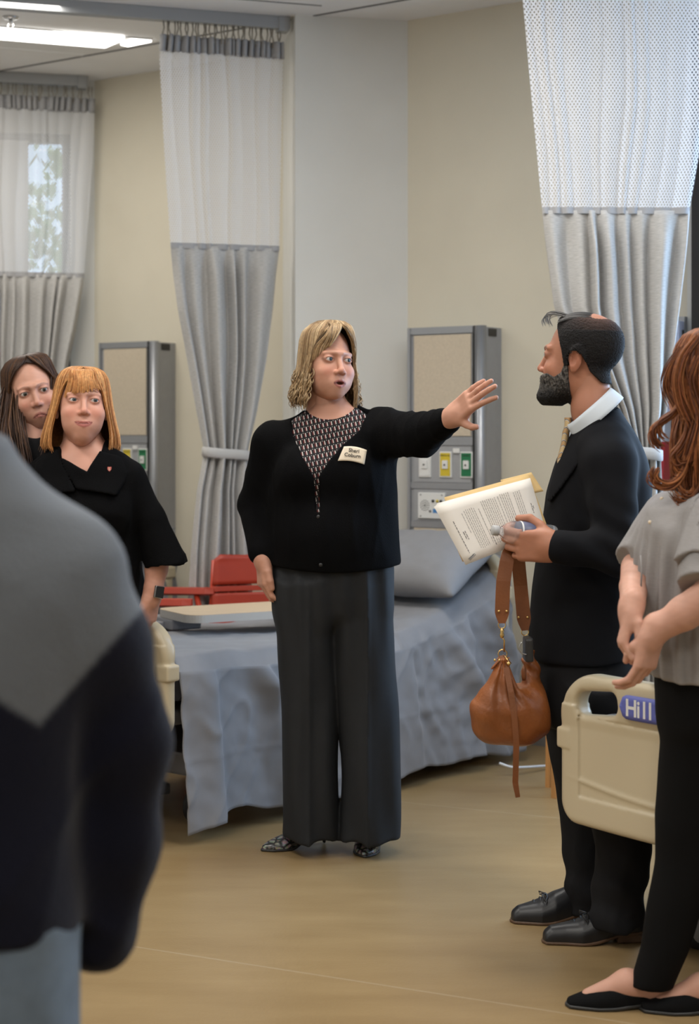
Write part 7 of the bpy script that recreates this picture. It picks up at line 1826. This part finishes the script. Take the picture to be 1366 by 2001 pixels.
    Tr.u(zloft([Z(1940), Z(1800), Z(1600), Z(1400), Z(1320)], [X(1434), X(1436), X(1430), X(1420), X(1412)], [D, D + 0.01, D + 0.05, D + 0.06, D + 0.06], [0.048, 0.06, 0.07, 0.09, 0.10], [0.048, 0.062, 0.07, 0.095, 0.11], 2.1, r=0.006), 0.03)
    Tr.u(zloft([Z(1420), Z(1340), Z(1270)], X(1374), D + 0.02, [0.100, 0.104, 0.10], [0.13, 0.14, 0.13], 2.2, r=0.03), 0.04)
    Tr.disp = folds(44, 0.004, 9, 8)
    cloth_obj('trousers', Tr, (cx - 0.22, D - 0.2, 0.0), (cx + 0.26, D + 0.24, 0.86), 0.007, M_blackpants, root)
    for hx, tx, dd in ((1306, 1108, 4.03), (1452, 1252, 4.00)): pump_shoe('shoe', (X(hx, dd), dd, 0), (X(tx, dd), dd, 0), M_suede, M_dark, root, L=0.24, heel_h=0.008, wid=0.042, flat=True)
    # hair
    cols = [(0.20, 0.065, 0.022), (0.14, 0.042, 0.015), (0.27, 0.10, 0.035), (0.09, 0.028, 0.012), (0.23, 0.08, 0.027)]
    sil = [(0.134, 0.006, 0.006, 0.006), (0.130, 0.040, 0.045, 0.045), (0.116, 0.064, 0.070, 0.075), (0.09, 0.082, 0.092, 0.098), (0.05, 0.094, 0.100, 0.108), (0.0, 0.102, 0.102, 0.112), (-0.04, 0.092, 0.094, 0.108), (-0.07, 0.092, 0.086, 0.106),
           (-0.11, 0.108, 0.088, 0.110), (-0.16, 0.112, 0.09, 0.114), (-0.21, 0.108, 0.092, 0.112), (-0.27, 0.104, 0.09, 0.106)]
    H = Hair(sil, rotm(-135, 0, 0), T, 1.0, [(0.14, 0), (0.11, 0), (0.09, 25), (0.06, 34), (0.0, 42), (-0.05, 44), (-0.15, 30), (-0.27, 25)], 77, part=0.01)
    H.under(-0.25, 0.131, 0.93, (0.06, 0.02, 0.008)); H.meridians(300, 0.132, -0.245, 0.10, cols, (0.0036, 0.0034), (0.95, 1.03), zend_jit=0.02, wave_f=38, curl=0.05)
    rng = H.rng; Ri = np.linalg.inv(rotm(-135, 0, 0))
    def world_lock(pts, r0, r1, col): H.curve([Ri @ (np.array(p) - T) for p in pts], r0, r1, col, 20)
    def curl_bundle(ctl, n, spread, r=0.0034):
        for i in range(n):
            o = rng.normal(size=3) * spread; k = rng.uniform(0.9, 1.1); c0 = np.array(ctl[0]); world_lock([c0 + (np.array(c) - c0) * k + o * (0.4 + 0.6 * j / len(ctl)) for j, c in enumerate(ctl)], r, r * 0.6, np.array(cols[rng.integers(5)]) * rng.uniform(0.8, 1.3))
    q = lambda px, py_, d=3.93: P(px, py_, d)
    curl_bundle([q(1345, 745), q(1330, 790), q(1310, 815), q(1290, 825), q(1277, 838), q(1282, 858), q(1296, 868)], 40, 0.006)
    curl_bundle([q(1350, 800), q(1345, 850), q(1330, 880), q(1314, 895), q(1325, 915), q(1340, 910)], 34, 0.006)
    curl_bundle([q(1345, 860), q(1342, 905), q(1325, 940), q(1300, 950), q(1280, 942), q(1273, 930), q(1280, 918)], 38, 0.005)
    curl_bundle([q(1375, 860), q(1372, 920), q(1362, 955), q(1345, 975), q(1328, 972), q(1318, 960)], 34, 0.006)
    curl_bundle([q(1362, 700, 3.92), q(1345, 740, 3.92), q(1352, 780, 3.92), q(1366, 820, 3.92), q(1356, 860, 3.92), q(1345, 895, 3.92)], 40, 0.008)
    curl_bundle([q(1332, 680, 3.98), q(1308, 715, 3.98), q(1300, 745, 3.98), q(1306, 770, 3.98), q(1318, 790, 3.96)], 46, 0.006, 0.003)
    curl_bundle([q(1366, 655, 3.93), q(1338, 690, 3.92), q(1326, 735, 3.92), q(1334, 780, 3.92), q(1352, 815, 3.92)], 46, 0.008, 0.003)
    H.build(root, M_hair)
auburn_woman()
# ------------------------------------------------------------------ person in the fleece, back turned, close to the camera
def fleece_material():
    return mat('two_tone_fleece', (1, 1, 1), 0.9, attr='Col', bump=0.3, bscale=180, sheen=0.08, spec=0.1)
M_fleece = fleece_material()
M_jeans = mat('washed_denim', (0.12, 0.16, 0.21), 0.85, var=0.1, vscale=40, bump=0.1, bscale=400)
def fleece_person():
    D = 2.2; X = lambda px, d=D: (px - CX) * d / F_PX; Z = lambda py, d=D: CAM_Z - (py - HY) * d / F_PX
    cx = X(-110); root = thing('person', 'person in grey and navy fleece and washed jeans standing with back turned', 'person', (cx, D, 0))
    skin = (0.42, 0.22, 0.15)
    h = dict(skin=skin, neck_r=0.055); R = rotm(165, 0, 0); T = np.array([cx - 0.02, D + 0.01, 1.49]); hv = make_head(h, R, T, 1.0, 0.004)
    zs = [0.715, 0.78, 0.90, 0.97, 1.05, 1.13, 1.19, 1.235, 1.29, 1.345]; rx = [0.165, 0.165, 0.165, 0.17, 0.18, 0.185, 0.17, 0.14, 0.09, 0.068]; ry = [0.125, 0.125, 0.125, 0.13, 0.13, 0.125, 0.115, 0.10, 0.085, 0.07]
    sR, eR, wR = P(120, 1110, 2.22), P(246, 1450, 2.26), P(190, 1820, 2.30)
    S, tips = hand_sdf(wR, (-0.80, 0.55, -0.15), (0.1, 0.3, 0.9), 'R', [(30, 40, 20)] * 4, 1.0, forearm=([wR, eR], [0.028, 0.042])); h1 = sdf_skin(S, [wR, *tips], 0.05, skin, 0.004)
    core = SDF(); core.limb([(cx, D, 0.8), (cx, D, 1.22)], [0.11, 0.10]); core.u(cap((cx, D, 1.2), (cx, D, 1.38), 0.06, 0.052), 0.04); core.limb([sR, eR, wR], [0.05, 0.04, 0.026], 0.04)
    for sx in (-1, 1): core.limb([(cx + sx * 0.10, D, 0.06), (cx + sx * 0.10, D, 0.42), (cx + sx * 0.09, D, 0.78)], [0.035, 0.055, 0.08], 0.04)
    lS, lE, lW = np.array([2 * cx, 0, 0]) + sR * np.array([-1, 1, 1]), np.array([2 * cx, 0, 0]) + eR * np.array([-1, 1, 1]), np.array([2 * cx, 0, 0]) + wR * np.array([-1, 1, 1])
    core.limb([lS, lE, lW], [0.05, 0.04, 0.026], 0.04)
    V, Fc = mesh_sdf(core, (cx - 0.4, D - 0.25, 0.02), (cx + 0.4, D + 0.35, 1.45), 0.012); cv = (V, Fc, np.tile(np.array(skin, np.float32), (len(V), 1)))
    S2, t2 = hand_sdf(lW, (0.80, 0.55, -0.15), (-0.1, 0.3, 0.9), 'L', [(30, 40, 20)] * 4, 1.0); h2 = sdf_skin(S2, [lW, *t2], 0.05, skin, 0.004)
    V, Fc, C = join_parts([hv, h1, h2, cv]); link('body', mkmesh('body', V, Fc, True, col=C), M_skin, root); eyeballs(root, h, R, T, 1.0)
    J = SDF(); J.u(zloft(zs, cx, D, [a + 0.015 for a in rx], [a + 0.015 for a in ry], 2.2, r=0.008))
    J.limb([P(0, 1020, 2.2), P(112, 1112, 2.22), P(182, 1260, 2.24), eR, P(226, 1640, 2.28), wR, wR + np.array([-0.01, 0.01, -0.012])], [0.070, 0.076, 0.072, 0.060, 0.055, 0.048, 0.044], 0.05, 0.03)
    m_ = lambda p: np.array([2 * cx, 0, 0]) + p * np.array([-1, 1, 1])
    J.limb([m_(P(0, 1020, 2.2)), m_(P(112, 1112, 2.22)), m_(P(182, 1260, 2.24)), lE, m_(P(226, 1640, 2.28)), lW], [0.070, 0.076, 0.072, 0.060, 0.055, 0.046], 0.05, 0.03)
    J.disp = folds(51, 0.010, 7, 6); 
    def col(V):
        x = V[:, 0] - cx; z = V[:, 2]
        # yoke seam : a shallow V over the back, rising over the upper arm
        seam = np.interp(x, [-0.40, -0.27, -0.14, 0.0, 0.14, 0.27, 0.40], [1.16, 1.14, 0.99, 1.10, 0.99, 1.14, 1.16])
        m = smoothstep(-0.006, 0.006, z - seam); g = np.array((0.125, 0.135, 0.150)); n = np.array((0.006, 0.0065, 0.014)); return g * m[:, None] + n * (1 - m[:, None])
    cloth_obj('fleece_jacket', J, (cx - 0.42, D - 0.26, 0.60), (cx + 0.42, D + 0.36, 1.42), 0.0075, M_fleece, root, 1, col)
    Tr = SDF(); Tr.u(zloft([0.58, 0.66, 0.72, 0.78], cx, D, [0.155, 0.160, 0.158, 0.150], [0.125, 0.125, 0.12, 0.11], 2.3))
    for sx in (-1, 1): Tr.u(zloft([0.03, 0.3, 0.6, 0.75], [cx + sx * 0.10] * 4, D, [0.080, 0.082, 0.075, 0.07], [0.09, 0.095, 0.105, 0.11], 2.2, r=0.008), 0.03)
    Tr.disp = folds(9, 0.006, 7, 7); cloth_obj('jeans', Tr, (cx - 0.24, D - 0.2, 0.01), (cx + 0.24, D + 0.2, 0.92), 0.009, M_jeans, root)
    for sx in (-1, 1): pump_shoe('shoe', (cx + sx * 0.10, D - 0.10, 0), (cx + sx * 0.12, D + 0.16, 0), M_shoe, M_dark, root, L=0.27, heel_h=0.02, wid=0.045, closed=True, flat=True)
    H = Hair([(0.13, 0.006, 0.006, 0.006), (0.127, 0.030, 0.034, 0.034), (0.118, 0.054, 0.06, 0.062), (0.105, 0.070, 0.076, 0.08), (0.085, 0.081, 0.086, 0.095), (0.03, 0.088, 0.09, 0.108), (-0.06, 0.085, 0.085, 0.10), (-0.09, 0.08, 0.08, 0.09)], R, T, 1.0, [(0.13, 0), (0.1, 0), (0.08, 40), (0.0, 70), (-0.09, 80)], 91)
    H.under(-0.08, 0.126, 0.96, (0.03, 0.02, 0.014)); H.meridians(220, 0.127, -0.08, 0.01, [(0.04, 0.026, 0.018), (0.03, 0.02, 0.013)], (0.004, 0.003), (0.97, 1.02), zend_jit=0.008); H.build(root, M_hair)
fleece_person()
